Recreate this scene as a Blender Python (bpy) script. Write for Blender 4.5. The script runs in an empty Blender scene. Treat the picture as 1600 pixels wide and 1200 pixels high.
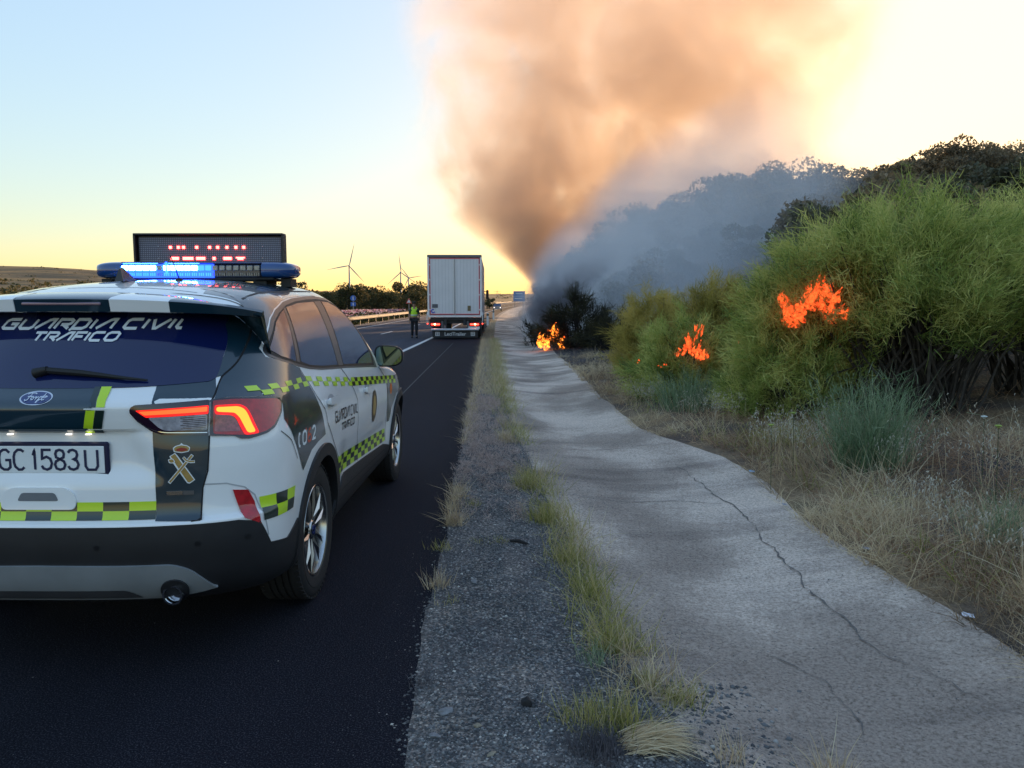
import bpy, bmesh, math, random
import numpy as np
from mathutils import Vector, Matrix, noise
from mathutils.bvhtree import BVHTree
from mathutils.geometry import delaunay_2d_cdt

rnd = random.Random(7)
rng = np.random.default_rng(11)
scene = bpy.context.scene
COL = scene.collection
R = math.radians

# ------------------------------------------------------------------ camera
cam_d = bpy.data.cameras.new('camera')
cam = bpy.data.objects.new('camera', cam_d)
COL.objects.link(cam)
scene.camera = cam
cam_d.sensor_width = 36.0
cam_d.lens = 27.0
cam_d.clip_start = 0.05
cam_d.clip_end = 9000
cam.location = (0, 0, 1.55)
cam.rotation_euler = (R(90 - 5.947), 0, R(-1.045))

# ------------------------------------------------------------------ sky, sun, exposure
SKY_GAMMA, SKY_SAT = 0.36, 1.0
SUN_EL, SUN_AZ = 6.5, 24.0            # degrees; azimuth clockwise from the road direction (+Y)
world = bpy.data.worlds.new('World')
scene.world = world
world.use_nodes = True
wn = world.node_tree
bg = wn.nodes['Background']
sky = wn.nodes.new('ShaderNodeTexSky')
sky.sky_type = 'NISHITA'
sky.sun_disc = False
sky.sun_elevation = R(SUN_EL)
sky.sun_rotation = R(SUN_AZ)
sky.altitude = 300
sky.air_density = 1.0
sky.dust_density = 1.0
sky.ozone_density = 1.5
# the phone picture holds a narrower range between the glow round the sun and the rest of the sky
sk_a = wn.nodes.new('ShaderNodeVectorMath'); sk_a.operation = 'SCALE'; sk_a.inputs['Scale'].default_value = 0.15
sk_bw = wn.nodes.new('ShaderNodeRGBToBW')
sk_p = wn.nodes.new('ShaderNodeMath'); sk_p.operation = 'POWER'; sk_p.inputs[1].default_value = SKY_GAMMA - 1
sk_m = wn.nodes.new('ShaderNodeVectorMath'); sk_m.operation = 'SCALE'
sk_h = wn.nodes.new('ShaderNodeHueSaturation'); sk_h.inputs['Saturation'].default_value = SKY_SAT
sk_t = wn.nodes.new('ShaderNodeVectorMath'); sk_t.operation = 'MULTIPLY'; sk_t.inputs[1].default_value = (1.07, .985, .955)
wn.links.new(sky.outputs[0], sk_a.inputs[0]); wn.links.new(sk_a.outputs[0], sk_bw.inputs[0]); wn.links.new(sk_bw.outputs[0], sk_p.inputs[0])
wn.links.new(sk_a.outputs[0], sk_m.inputs[0]); wn.links.new(sk_p.outputs[0], sk_m.inputs['Scale'])
wn.links.new(sk_m.outputs[0], sk_h.inputs['Color']); wn.links.new(sk_h.outputs[0], sk_t.inputs[0]); wn.links.new(sk_t.outputs[0], bg.inputs[0])
bg.inputs[1].default_value = 0.385
sun_d = bpy.data.lights.new('sun', 'SUN')
sun_d.energy = 2.6
sun_d.angle = R(0.6)
sun_d.color = (1.0, 0.62, 0.32)
sun = bpy.data.objects.new('sun', sun_d)
COL.objects.link(sun)
sdir = Vector((math.sin(R(SUN_AZ)) * math.cos(R(SUN_EL)), math.cos(R(SUN_AZ)) * math.cos(R(SUN_EL)), math.sin(R(SUN_EL))))
sun.rotation_euler = sdir.to_track_quat('Z', 'Y').to_euler()
scene.view_settings.view_transform = 'Standard'
scene.view_settings.look = 'None'
scene.view_settings.exposure = 1.60
scene.view_settings.gamma = 1.0
scene.view_settings.use_curve_mapping = False
scene.cycles.use_denoising = True
scene.cycles.max_bounces = 8
scene.cycles.diffuse_bounces = 3
scene.cycles.glossy_bounces = 4
scene.cycles.transmission_bounces = 6
scene.cycles.transparent_max_bounces = 16
scene.cycles.volume_bounces = 1
scene.cycles.sample_clamp_indirect = 6.0
scene.cycles.volume_step_rate = 1.0
scene.cycles.volume_max_steps = 96

# ------------------------------------------------------------------ helpers
def tag(o, label=None, cat=None, group=None, kind=None):
    if label: o['label'] = label
    if cat: o['category'] = cat
    if group: o['group'] = group
    if kind: o['kind'] = kind
    return o

def empty(name, loc=(0, 0, 0), rz=0.0, parent=None):
    o = bpy.data.objects.new(name, None)
    COL.objects.link(o)
    o.location = loc
    o.rotation_euler = (0, 0, rz)
    o.empty_display_size = 0.2
    o.parent = parent
    return o

def link(name, me, mat=None, parent=None, smooth=False, loc=None, rot=None):
    if mat is not None and len(me.materials) == 0:
        me.materials.append(mat)
    if smooth:
        me.shade_smooth()
    o = bpy.data.objects.new(name, me)
    COL.objects.link(o)
    if parent is not None: o.parent = parent
    if loc is not None: o.location = loc
    if rot is not None: o.rotation_euler = rot
    return o

def copy_tree(o, parent=None):
    c = o.copy()
    COL.objects.link(c)
    c.parent = parent
    for ch in list(o.children):
        copy_tree(ch, c)
    return c

def np_mesh(name, V, F, col=None):
    """V (n,3); F list of (m,k) int arrays; col (n,3) point colours."""
    me = bpy.data.meshes.new(name)
    V = np.asarray(V, dtype=np.float32)
    F = [np.asarray(f, dtype=np.int32) for f in F if len(f)]
    me.vertices.add(len(V))
    me.vertices.foreach_set('co', V.ravel())
    nl = sum(f.size for f in F)
    npoly = sum(len(f) for f in F)
    me.loops.add(nl)
    me.loops.foreach_set('vertex_index', np.concatenate([f.ravel() for f in F]))
    me.polygons.add(npoly)
    tot = np.concatenate([np.full(len(f), f.shape[1], dtype=np.int32) for f in F])
    start = np.concatenate([[0], np.cumsum(tot)[:-1]]).astype(np.int32)
    me.polygons.foreach_set('loop_start', start)
    if col is not None:
        a = me.color_attributes.new('tint', 'FLOAT_COLOR', 'POINT')
        c4 = np.ones((len(V), 4), dtype=np.float32)
        c4[:, :3] = col
        a.data.foreach_set('color', c4.ravel())
    me.update(calc_edges=True)
    return me

class MB:
    """collects simple solids into one mesh"""
    def __init__(s): s.v = []; s.f = []
    def add(s, V, F):
        n = len(s.v)
        s.v += [tuple(map(float, p)) for p in V]
        s.f += [tuple(i + n for i in f) for f in F]
        return s
    def box(s, c, d, rz=0.0, m=None, bev=0.0):
        x, y, z = d[0] / 2, d[1] / 2, d[2] / 2
        if bev > 0:
            b = min(bev, x * .9, y * .9, z * .9)
            P = []
            for sx in (-1, 1):
                for sy in (-1, 1):
                    for sz in (-1, 1):
                        P += [(sx * x, sy * (y - b), sz * (z - b)), (sx * (x - b), sy * y, sz * (z - b)), (sx * (x - b), sy * (y - b), sz * z)]
            bm = bmesh.new()
            for p in P: bm.verts.new(p)
            bmesh.ops.convex_hull(bm, input=bm.verts)
            bm.verts.index_update()
            V = [v.co.copy() for v in bm.verts]; F = [tuple(v.index for v in f.verts) for f in bm.faces]
            bm.free()
        else:
            V = [Vector((i * x, j * y, k * z)) for i in (-1, 1) for j in (-1, 1) for k in (-1, 1)]
            F = [(0, 1, 3, 2), (4, 6, 7, 5), (0, 4, 5, 1), (2, 3, 7, 6), (0, 2, 6, 4), (1, 5, 7, 3)]
        M = m if m is not None else Matrix.Rotation(rz, 3, 'Z')
        c = Vector(c)
        return s.add([M @ Vector(p) + c for p in V], F)
    def tube(s, pts, r, n=8, cap=True):
        pts = [Vector(p) for p in pts]
        rs = r if hasattr(r, '__len__') else [r] * len(pts)
        V = []; F = []
        prev = None
        for i, p in enumerate(pts):
            t = (pts[min(i + 1, len(pts) - 1)] - pts[max(i - 1, 0)])
            if t.length < 1e-9: t = Vector((0, 0, 1))
            t.normalize()
            if prev is None:
                a = Vector((0, 0, 1)) if abs(t.z) < .9 else Vector((1, 0, 0))
                u = t.cross(a).normalized()
            else:
                u = (prev - t * prev.dot(t)).normalized()
            prev = u
            w = t.cross(u)
            for k in range(n):
                a = 2 * math.pi * k / n
                V.append(p + (u * math.cos(a) + w * math.sin(a)) * rs[i])
        for i in range(len(pts) - 1):
            for k in range(n):
                a = i * n + k; b = i * n + (k + 1) % n
                F.append((a, b, b + n, a + n))
        if cap:
            F.append(tuple(range(n))[::-1]); F.append(tuple((len(pts) - 1) * n + k for k in range(n)))
        return s.add(V, F)
    def lathe(s, prof, c=(0, 0, 0), axis='Z', n=32, closed=False):
        """prof: (r, h) pairs turned about the axis"""
        V = []; F = []
        for r_, h in prof:
            for k in range(n):
                a = 2 * math.pi * k / n
                ca, sa = math.cos(a) * r_, math.sin(a) * r_
                p = {'Z': (ca, sa, h), 'X': (h, ca, sa), 'Y': (sa, h, ca)}[axis]
                V.append(Vector(p) + Vector(c))
        m = len(prof)
        for i in range(m if closed else m - 1):
            for k in range(n):
                a = i * n + k; b = i * n + (k + 1) % n
                j = ((i + 1) % m) * n
                F.append((a, b, j + (k + 1) % n, j + k))
        return s.add(V, F)
    def prism(s, poly, h0, h1, plane='XY', m=None):
        """extrude 2d polygon; plane XY (h along z), XZ (h along y), YZ (h along x)"""
        n = len(poly)
        def P(a, b, h): return {'XY': (a, b, h), 'XZ': (a, h, b), 'YZ': (h, a, b)}[plane]
        V = [P(a, b, h0) for a, b in poly] + [P(a, b, h1) for a, b in poly]
        if m is not None: V = [m @ Vector(v) for v in V]
        F = [tuple(range(n))[::-1], tuple(range(n, 2 * n))] + [(i, (i + 1) % n, n + (i + 1) % n, n + i) for i in range(n)]
        return s.add(V, F)
    def mesh(s, name):
        me = bpy.data.meshes.new(name)
        me.from_pydata(s.v, [], s.f)
        bm = bmesh.new(); bm.from_mesh(me)
        bmesh.ops.recalc_face_normals(bm, faces=bm.faces)
        bm.to_mesh(me); bm.free()
        return me
    def build(s, name, mat, parent=None, smooth=False, angle=None, loc=None, rot=None):
        me = s.mesh(name)
        if angle is not None:
            me.shade_smooth()
            try: me.set_sharp_from_angle(angle=R(angle))
            except Exception: pass
        return link(name, me, mat, parent, smooth, loc, rot)

# ------------------------------------------------------------------ materials
MATS = {}
def nodes_of(name):
    m = bpy.data.materials.new(name)
    m.use_nodes = True
    t = m.node_tree
    return m, t, t.nodes['Principled BSDF'], t.nodes['Material Output']

def N(t, typ, **kw):
    n = t.nodes.new(typ)
    for k, v in kw.items():
        if k.startswith('i_'):
            key = k[2:]
            key = int(key) if key.isdigit() else key.replace('_', ' ')
            n.inputs[key].default_value = v
        else:
            setattr(n, k, v)
    return n

def ramp(t, fac, stops, interp='LINEAR'):
    r = t.nodes.new('ShaderNodeValToRGB')
    r.color_ramp.interpolation = interp
    e = r.color_ramp.elements
    while len(e) < len(stops): e.new(0.5)
    for i, (p, c) in enumerate(stops):
        e[i].position = p
        e[i].color = (*c, 1) if len(c) == 3 else c
    t.links.new(fac, r.inputs[0])
    return r

def noise_tex(t, scale, detail=4, rough=.6, coord='Object', vec=None, stretch=None):
    if vec is None:
        tc = N(t, 'ShaderNodeTexCoord'); vec = tc.outputs[coord]
    if stretch:
        mp = N(t, 'ShaderNodeMapping'); mp.inputs['Scale'].default_value = stretch
        t.links.new(vec, mp.inputs[0]); vec = mp.outputs[0]
    n = N(t, 'ShaderNodeTexNoise'); n.inputs['Scale'].default_value = scale
    n.inputs['Detail'].default_value = detail; n.inputs['Roughness'].default_value = rough
    t.links.new(vec, n.inputs['Vector'])
    return n

def bump(t, height, strength, dist, bsdf):
    b = N(t, 'ShaderNodeBump'); b.inputs['Strength'].default_value = strength; b.inputs['Distance'].default_value = dist
    t.links.new(height, b.inputs['Height']); t.links.new(b.outputs[0], bsdf.inputs['Normal'])
    return b

def simple(name, col, rough=.5, metal=0., coat=0., var=.08, scale=6., bmp=0.0, bscale=200., spec=.5, coat_rough=.05):
    """principled material with slight procedural variation of colour and roughness"""
    if name in MATS: return MATS[name]
    m, t, b, o = nodes_of(name)
    n = noise_tex(t, scale)
    lo = tuple(c * (1 - var) for c in col); hi = tuple(min(1, c * (1 + var)) for c in col)
    r_ = ramp(t, n.outputs[0], [(.3, lo), (.7, hi)])
    t.links.new(r_.outputs[0], b.inputs['Base Color'])
    b.inputs['Roughness'].default_value = rough
    b.inputs['Metallic'].default_value = metal
    b.inputs['Coat Weight'].default_value = coat
    b.inputs['Coat Roughness'].default_value = coat_rough
    b.inputs['Specular IOR Level'].default_value = spec
    if bmp > 0:
        n2 = noise_tex(t, bscale, 2)
        bump(t, n2.outputs[0], bmp, .002, b)
    MATS[name] = m
    return m

def emit(name, col, strength, base=None):
    if name in MATS: return MATS[name]
    m, t, b, o = nodes_of(name)
    b.inputs['Base Color'].default_value = (*(base or col), 1)
    b.inputs['Emission Color'].default_value = (*col, 1)
    b.inputs['Emission Strength'].default_value = strength
    b.inputs['Roughness'].default_value = .3
    MATS[name] = m
    return m
# ------------------------------------------------------------------ lie of the land
YT = np.array([-60, 0, 8, 36, 60, 100, 160, 230, 350, 600, 1500.])
ZT = np.array([0, 0, 0, -.12, -.17, -.10, .25, .80, 2.2, 5.0, 12.])
def road_z(y): return np.interp(y, YT, ZT) if np.isscalar(y) else pchip_v(YT, ZT, y)
def pchip_v(x, y, xi):
    h = np.diff(x); d = np.diff(y) / h
    m = np.zeros_like(y); m[0] = d[0]; m[-1] = d[-1]
    for i in range(1, len(x) - 1):
        if d[i - 1] * d[i] > 0:
            w1 = 2 * h[i] + h[i - 1]; w2 = h[i] + 2 * h[i - 1]
            m[i] = (w1 + w2) / (w1 / d[i - 1] + w2 / d[i])
    xi = np.clip(np.asarray(xi, float), x[0], x[-1])
    k = np.clip(np.searchsorted(x, xi) - 1, 0, len(x) - 2)
    t = (xi - x[k]) / h[k]
    return ((1 + 2 * t) * (1 - t) ** 2) * y[k] + t * (1 - t) ** 2 * h[k] * m[k] + t * t * (3 - 2 * t) * y[k + 1] + t * t * (t - 1) * h[k] * m[k + 1]
def rz(y): return pchip_v(YT, ZT, y)
def shift(y):
    y = np.asarray(y, float)
    a = np.clip(y - 60, 0, 300)
    return .00024 * a ** 2 + np.clip(y - 360, 0, None) * .144
def sst(a, b, x):
    t = np.clip((np.asarray(x, float) - a) / (b - a), 0, 1)
    return t * t * (3 - 2 * t)
# smooth value noise on numpy arrays
_lat = rng.random((256, 256))
def vnoise(x, y, s=1.0, oct=4):
    x = np.asarray(x, float) / s; y = np.asarray(y, float) / s
    out = 0; amp = 1; tot = 0
    for o in range(oct):
        xi = np.floor(x).astype(int); yi = np.floor(y).astype(int)
        fx = x - xi; fy = y - yi
        fx = fx * fx * (3 - 2 * fx); fy = fy * fy * (3 - 2 * fy)
        g = lambda a, b: _lat[a & 255, b & 255]
        v = (g(xi, yi) * (1 - fx) + g(xi + 1, yi) * fx) * (1 - fy) + (g(xi, yi + 1) * (1 - fx) + g(xi + 1, yi + 1) * fx) * fy
        out = out + amp * v; tot += amp
        amp *= .5; x = x * 2.03 + 17.3; y = y * 2.03 + 5.1
    return out / tot
def x_edge(y):   # right edge of the asphalt
    y = np.asarray(y, float)
    return shift(y) - .30 - .0125 * np.clip(y, 0, 40) + .10 * (vnoise(y, y * 0 + 3, .45, 4) - .5)
def x_gl(y):     # left edge of the concrete gutter
    return shift(y) + np.interp(y, [-60, 2.4, 2.94, 3.55, 4.7, 6.4, 10, 14.9, 41, 80], [.8, .73, .59, .53, .49, .39, .18, .05, -.21, -.25]) + .05 * (vnoise(y, y * 0 + 9, .6, 3) - .5)
def x_gr(y):     # right edge of the gutter
    return shift(y) + np.interp(y, [-60, 3.2, 4.2, 4.8, 5.6, 6.6, 7.7, 8.5, 9.45, 12.8, 17.7, 25, 40, 60], [2.3, 2.30, 2.28, 2.21, 2.23, 2.37, 2.31, 2.04, 1.80, 1.74, 1.88, 1.91, 2.2, 2.3]) + .10 * (vnoise(y, y * 0 + 21, .7, 3) - .5)
def far_rise(x, y):
    """land rising to the ranges round the horizon"""
    r = np.hypot(x, y); az = np.degrees(np.arctan2(x, np.maximum(y, 1e-3)))
    e = np.interp(az, [-180, -60, -36, -30, -27, -22, -14, -6, 0, 8, 20, 90], [.03, .036, .040, .0395, .037, .028, .016, .012, .0125, .011, .01, .01])
    return r * e * sst(60, 1500, r) * (1 + .10 * (vnoise(x, y, 260, 4) - .5)) + (vnoise(x, y, 40, 4) - .5) * 2.0 * sst(40, 160, r)
HF = (np.array([-60, 10, 60, 85, 110, 140, 180, 240.]), np.array([1., 1, 1, .92, .72, .45, .18, .0]))
def bank_z(d, y):
    """height of the bank at distance d right of the gutter"""
    hf = np.interp(y, *HF)
    base = rz(y)
    lump = (vnoise(d + 50, y, 2.2, 4) - .5)
    start = np.interp(y, [0, 14, 22, 200], [4.2, 4.0, 1.2, .8])
    z = .05 + .05 * d * sst(0, 2, d)
    z = np.minimum(z, .28)
    k = np.interp(y, [0, 20, 45, 60, 200], [.62, .70, .95, 1.0, 1.0])
    rise = (3.6 * sst(start, start + 8.5, d) + 3.3 * sst(start + 5, start + 24, d)) * k
    z = z * sst(0, .5, d) + rise * hf + lump * .22 * sst(.1, 1.2, d) + (vnoise(d, y, 9, 3) - .5) * 1.4 * sst(4, 10, d) * hf
    fall = sst(45, 160, d)
    return base + z * (1 - fall * .5)
def ground_at(x, y):
    """surface height anywhere (scalar)"""
    x = float(x); y = float(y)
    e, l, r_ = float(x_edge(y)), float(x_gl(y)), float(x_gr(y))
    if x > r_: return float(bank_z(np.array(x - r_), np.array(y)))
    if x > l: return float(gutter_z((x - l) / (r_ - l), np.array(y)))
    if x > e: return float(verge_z((x - e) / (l - e), np.array(y)))
    xr = x - float(shift(y))
    if xr > -27.2: return float(rz(y))
    return float(left_z(np.array(x), np.array(y)))
def gutter_z(t, y):
    return rz(y) - .02 - .085 * np.sin(np.pi * np.clip(t, 0, 1)) ** 1.2 + .02 * t
def verge_z(t, y):
    return rz(y) + .015 * np.sin(np.pi * t) - .020 * t
def left_z(x, y):
    xr = x - shift(y)
    d = -27.2 - xr
    return rz(y) + sst(0, 40, d) * .6 - .5 * sst(0, 5, d) * (1 - sst(5, 14, d)) + far_rise(x, y) * sst(10, 120, d)

yA = np.concatenate([np.arange(-30, 1.5, 1.5), np.arange(1.5, 14, .12), np.arange(14, 40, .4), np.arange(40, 120, 1.5), np.arange(120, 260, 4), np.arange(260, 640.1, 12)])
def strip(name, xl, xr_, zf, ts, mat, ys=yA):
    ts = np.asarray(ts, float)
    L = xl(ys)[:, None]; Rr = xr_(ys)[:, None]
    X = L + (Rr - L) * ts[None, :]; Y = np.repeat(ys[:, None], len(ts), 1)
    Z = zf(X, Y, np.repeat(ts[None, :], len(ys), 0))
    V = np.stack([X, Y, Z], -1).reshape(-1, 3)
    n = len(ts)
    i = np.arange(len(ys) - 1)[:, None] * n; j = np.arange(n - 1)[None, :]
    F = np.stack([i + j, i + j + 1, i + n + j + 1, i + n + j], -1).reshape(-1, 4)
    o = link(name, np_mesh(name, V, [F]), mat, smooth=True)
    tag(o, kind='structure')
    return o

# ---- ground materials
def asphalt_mat():
    m, t, b, o = nodes_of('asphalt')
    tc = N(t, 'ShaderNodeTexCoord'); sp = N(t, 'ShaderNodeSeparateXYZ'); t.links.new(tc.outputs['Object'], sp.inputs[0])
    n1 = noise_tex(t, 150, 3, .8); n2 = noise_tex(t, .6, 4, stretch=(1.6, .12, 1)); n3 = noise_tex(t, 90, 1)
    r1 = ramp(t, n1.outputs[0], [(.38, (.004, .0045, .008)), (.55, (.012, .013, .021)), (.66, (.080, .080, .095))])
    # low-angle sheen put into the colour: lighter lanes left of the edge line
    mr = N(t, 'ShaderNodeMapRange'); mr.inputs[1].default_value = -3.05; mr.inputs[2].default_value = -3.45
    t.links.new(sp.outputs[0], mr.inputs[0])
    r2 = ramp(t, n1.outputs[0], [(.36, (.030, .034, .050)), (.6, (.058, .064, .088)), (.8, (.11, .115, .14))])
    mx = N(t, 'ShaderNodeMix', data_type='RGBA'); t.links.new(mr.outputs[0], mx.inputs[0]); t.links.new(r1.outputs[0], mx.inputs[6]); t.links.new(r2.outputs[0], mx.inputs[7])
    r3 = ramp(t, n2.outputs[0], [(.3, (.72, .72, .72)), (.7, (1.25, 1.25, 1.25))])
    ml = N(t, 'ShaderNodeMix', data_type='RGBA', blend_type='MULTIPLY'); ml.inputs[0].default_value = 1
    t.links.new(mx.outputs[2], ml.inputs[6]); t.links.new(r3.outputs[0], ml.inputs[7])
    t.links.new(ml.outputs[2], b.inputs['Base Color'])
    b.inputs['Roughness'].default_value = .95; b.inputs['Specular IOR Level'].default_value = .10
    bump(t, n1.outputs[0], .9, .006, b)
    return m
def concrete_mat():
    m, t, b, o = nodes_of('gutter_concrete')
    fine = noise_tex(t, 55, 6, .85)
    mid = noise_tex(t, 14, 5, .65)
    big = noise_tex(t, .70, 3, .5, stretch=(1, .75, 1))
    tr = noise_tex(t, 1.1, 4, .6, stretch=(.35, 1.5, 1))
    base = ramp(t, fine.outputs[0], [(.34, (.22, .18, .15)), (.5, (.60, .50, .425)), (.68, (.86, .74, .64))])
    st = N(t, 'ShaderNodeMath', operation='MULTIPLY_ADD'); st.inputs[1].default_value = .20
    t.links.new(mid.outputs[0], st.inputs[0]); t.links.new(big.outputs[0], st.inputs[2])
    s1 = ramp(t, st.outputs[0], [(.50, (.50, .485, .475)), (.58, (.64, .625, .61)), (.67, (.94, .93, .91)), (.80, (1.08, 1.06, 1.03))])
    s2 = ramp(t, tr.outputs[0], [(.34, (.62, .62, .64)), (.50, (1, 1, 1))])
    a = N(t, 'ShaderNodeMix', data_type='RGBA', blend_type='MULTIPLY'); a.inputs[0].default_value = 1
    t.links.new(base.outputs[0], a.inputs[6]); t.links.new(s1.outputs[0], a.inputs[7])
    c = N(t, 'ShaderNodeMix', data_type='RGBA', blend_type='MULTIPLY'); c.inputs[0].default_value = 1
    t.links.new(a.outputs[2], c.inputs[6]); t.links.new(s2.outputs[0], c.inputs[7])
    pit = N(t, 'ShaderNodeTexVoronoi'); pit.inputs['Scale'].default_value = 42; tcp = N(t, 'ShaderNodeTexCoord'); t.links.new(tcp.outputs['Object'], pit.inputs['Vector'])
    pr = ramp(t, pit.outputs['Distance'], [(.10, (.35, .35, .36)), (.19, (1, 1, 1))])
    d_ = N(t, 'ShaderNodeMix', data_type='RGBA', blend_type='MULTIPLY'); t.links.new(mid.outputs[0], d_.inputs[0])
    t.links.new(c.outputs[2], d_.inputs[6]); t.links.new(pr.outputs[0], d_.inputs[7])
    t.links.new(d_.outputs[2], b.inputs['Base Color'])
    b.inputs['Roughness'].default_value = 1.0; b.inputs['Specular IOR Level'].default_value = .08
    h = N(t, 'ShaderNodeMath', operation='MULTIPLY_ADD'); h.inputs[1].default_value = .5
    t.links.new(fine.outputs[0], h.inputs[0]); t.links.new(mid.outputs[0], h.inputs[2])
    bump(t, h.outputs[0], .55, .008, b)
    return m
def gravel_mat():
    m, t, b, o = nodes_of('gravel_ground')
    v = N(t, 'ShaderNodeTexVoronoi'); v.inputs['Scale'].default_value = 95
    tc = N(t, 'ShaderNodeTexCoord'); t.links.new(tc.outputs['Object'], v.inputs['Vector'])
    n = noise_tex(t, 2.5, 5)
    r_ = ramp(t, v.outputs['Color'], [(.1, (.045, .042, .042)), (.5, (.12, .112, .108)), (.8, (.27, .25, .235)), (.97, (.55, .51, .46))])
    r2 = ramp(t, n.outputs[0], [(.35, (.55, .56, .6)), (.62, (1.05, 1.0, .95)), (.75, (1.25, 1.08, .9))])
    a = N(t, 'ShaderNodeMix', data_type='RGBA', blend_type='MULTIPLY'); a.inputs[0].default_value = 1
    t.links.new(r_.outputs[0], a.inputs[6]); t.links.new(r2.outputs[0], a.inputs[7])
    t.links.new(a.outputs[2], b.inputs['Base Color']); b.inputs['Roughness'].default_value = .9
    bump(t, v.outputs['Distance'], .8, .008, b)
    return m
def bank_mat():
    m, t, b, o = nodes_of('dry_bank_soil')
    n = noise_tex(t, .55, 6, .65); f = noise_tex(t, 35, 4, .8); g = noise_tex(t, 5, 5, .7)
    tc = N(t, 'ShaderNodeTexCoord'); sp = N(t, 'ShaderNodeSeparateXYZ'); t.links.new(tc.outputs['Object'], sp.inputs[0])
    r_ = ramp(t, n.outputs[0], [(.34, (.08, .07, .07)), (.47, (.16, .12, .09)), (.58, (.32, .23, .14)), (.7, (.17, .14, .09))])
    burnt = ramp(t, g.outputs[0], [(.35, (.018, .018, .022)), (.52, (.06, .057, .062)), (.68, (.16, .15, .15)), (.8, (.10, .065, .045))])
    # burnt stretch of the bank: between 17 m and 75 m ahead
    mr = N(t, 'ShaderNodeMapRange'); mr.inputs[1].default_value = 13.5; mr.inputs[2].default_value = 16.5
    t.links.new(sp.outputs[1], mr.inputs[0])
    mr2 = N(t, 'ShaderNodeMapRange'); mr2.inputs[1].default_value = 70; mr2.inputs[2].default_value = 50
    t.links.new(sp.outputs[1], mr2.inputs[0])
    mm = N(t, 'ShaderNodeMath', operation='MULTIPLY'); t.links.new(mr.outputs[0], mm.inputs[0]); t.links.new(mr2.outputs[0], mm.inputs[1])
    gr = ramp(t, sp.outputs[1], [(0, (0, 0, 0)), (1, (1, 1, 1))])
    mx = N(t, 'ShaderNodeMix', data_type='RGBA'); t.links.new(mm.outputs[0], mx.inputs[0]); t.links.new(r_.outputs[0], mx.inputs[6]); t.links.new(burnt.outputs[0], mx.inputs[7])
    fr = ramp(t, f.outputs[0], [(.3, (.6, .6, .6)), (.7, (1.35, 1.35, 1.35))])
    a = N(t, 'ShaderNodeMix', data_type='RGBA', blend_type='MULTIPLY'); a.inputs[0].default_value = 1
    t.links.new(mx.outputs[2], a.inputs[6]); t.links.new(fr.outputs[0], a.inputs[7])
    t.links.new(a.outputs[2], b.inputs['Base Color']); b.inputs['Roughness'].default_value = .95; b.inputs['Specular IOR Level'].default_value = .1
    bump(t, f.outputs[0], .8, .03, b)
    return m
def field_mat():
    m, t, b, o = nodes_of('dry_field')
    n = noise_tex(t, .012, 6, .62, stretch=(1, .5, 1)); f = noise_tex(t, .35, 5, .8)
    r_ = ramp(t, n.outputs[0], [(.38, (.07, .065, .045)), (.48, (.17, .12, .065)), (.56, (.30, .19, .085)), (.66, (.09, .08, .05))])
    fr = ramp(t, f.outputs[0], [(.3, (.5, .5, .5)), (.6, (1.15, 1.15, 1.15))])
    a = N(t, 'ShaderNodeMix', data_type='RGBA', blend_type='MULTIPLY'); a.inputs[0].default_value = 1
    t.links.new(r_.outputs[0], a.inputs[6]); t.links.new(fr.outputs[0], a.inputs[7])
    t.links.new(a.outputs[2], b.inputs['Base Color']); b.inputs['Roughness'].default_value = .95; b.inputs['Specular IOR Level'].default_value = .1
    return m
M_ASPH, M_CONC, M_GRAV, M_BANK, M_FIELD = asphalt_mat(), concrete_mat(), gravel_mat(), bank_mat(), field_mat()
M_PAINT = simple('road_paint', (.50, .50, .50), .7, var=.25, scale=18)

LFT = -10.95
strip('road', lambda y: shift(y) + LFT, x_edge, lambda X, Y, T: rz(Y) + 0 * X, np.concatenate([np.linspace(0, .95, 12), [1]]), M_ASPH)
strip('verge', x_edge, x_gl, lambda X, Y, T: verge_z(T, Y) + .012 * (vnoise(X, Y, .12, 3) - .5) * np.sin(np.pi * T) - .0 * X, np.linspace(0, 1, 22), M_GRAV)
def gz(X, Y, T):
    z = gutter_z(T, Y)
    return z + .007 * (vnoise(X, Y, .9, 3) - .5) * np.sin(np.pi * T)
strip('gutter', x_gl, x_gr, gz, np.linspace(0, 1, 34), M_CONC)
dd = np.concatenate([np.linspace(0, 6, 31), np.linspace(6.4, 30, 48), np.linspace(33, 160, 30), [220, 320, 500, 900, 1600, 3000, 6000]])
TD = dd / 6000.
strip('hillside', x_gr, lambda y: x_gr(y) + 6000, lambda X, Y, T: bank_z(T * 6000, Y) + far_rise(X, Y) * sst(60, 400, T * 6000) * .5, TD, M_BANK)
strip('central_reserve', lambda y: shift(y) - 16.2, lambda y: shift(y) + LFT, lambda X, Y, T: rz(Y) - .002 - .12 * np.sin(np.pi * T), np.linspace(0, 1, 9), M_GRAV)
strip('opposite_road', lambda y: shift(y) - 27.2, lambda y: shift(y) - 16.2, lambda X, Y, T: rz(Y) + 0 * X, np.linspace(0, 1, 5), M_ASPH)
dl = np.concatenate([[0, 2, 4, 6, 9, 12, 16, 20, 26, 34, 44, 56, 70, 90, 120, 160, 210, 280, 370, 480, 620, 800, 1000, 1300, 1700, 2300, 3200, 4500, 6000]])
strip('fields', lambda y: shift(y) - 27.2 - 6000, lambda y: shift(y) - 27.2, lambda X, Y, T: left_z(X, Y), (1 - dl / 6000.)[::-1], M_FIELD)
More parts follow.
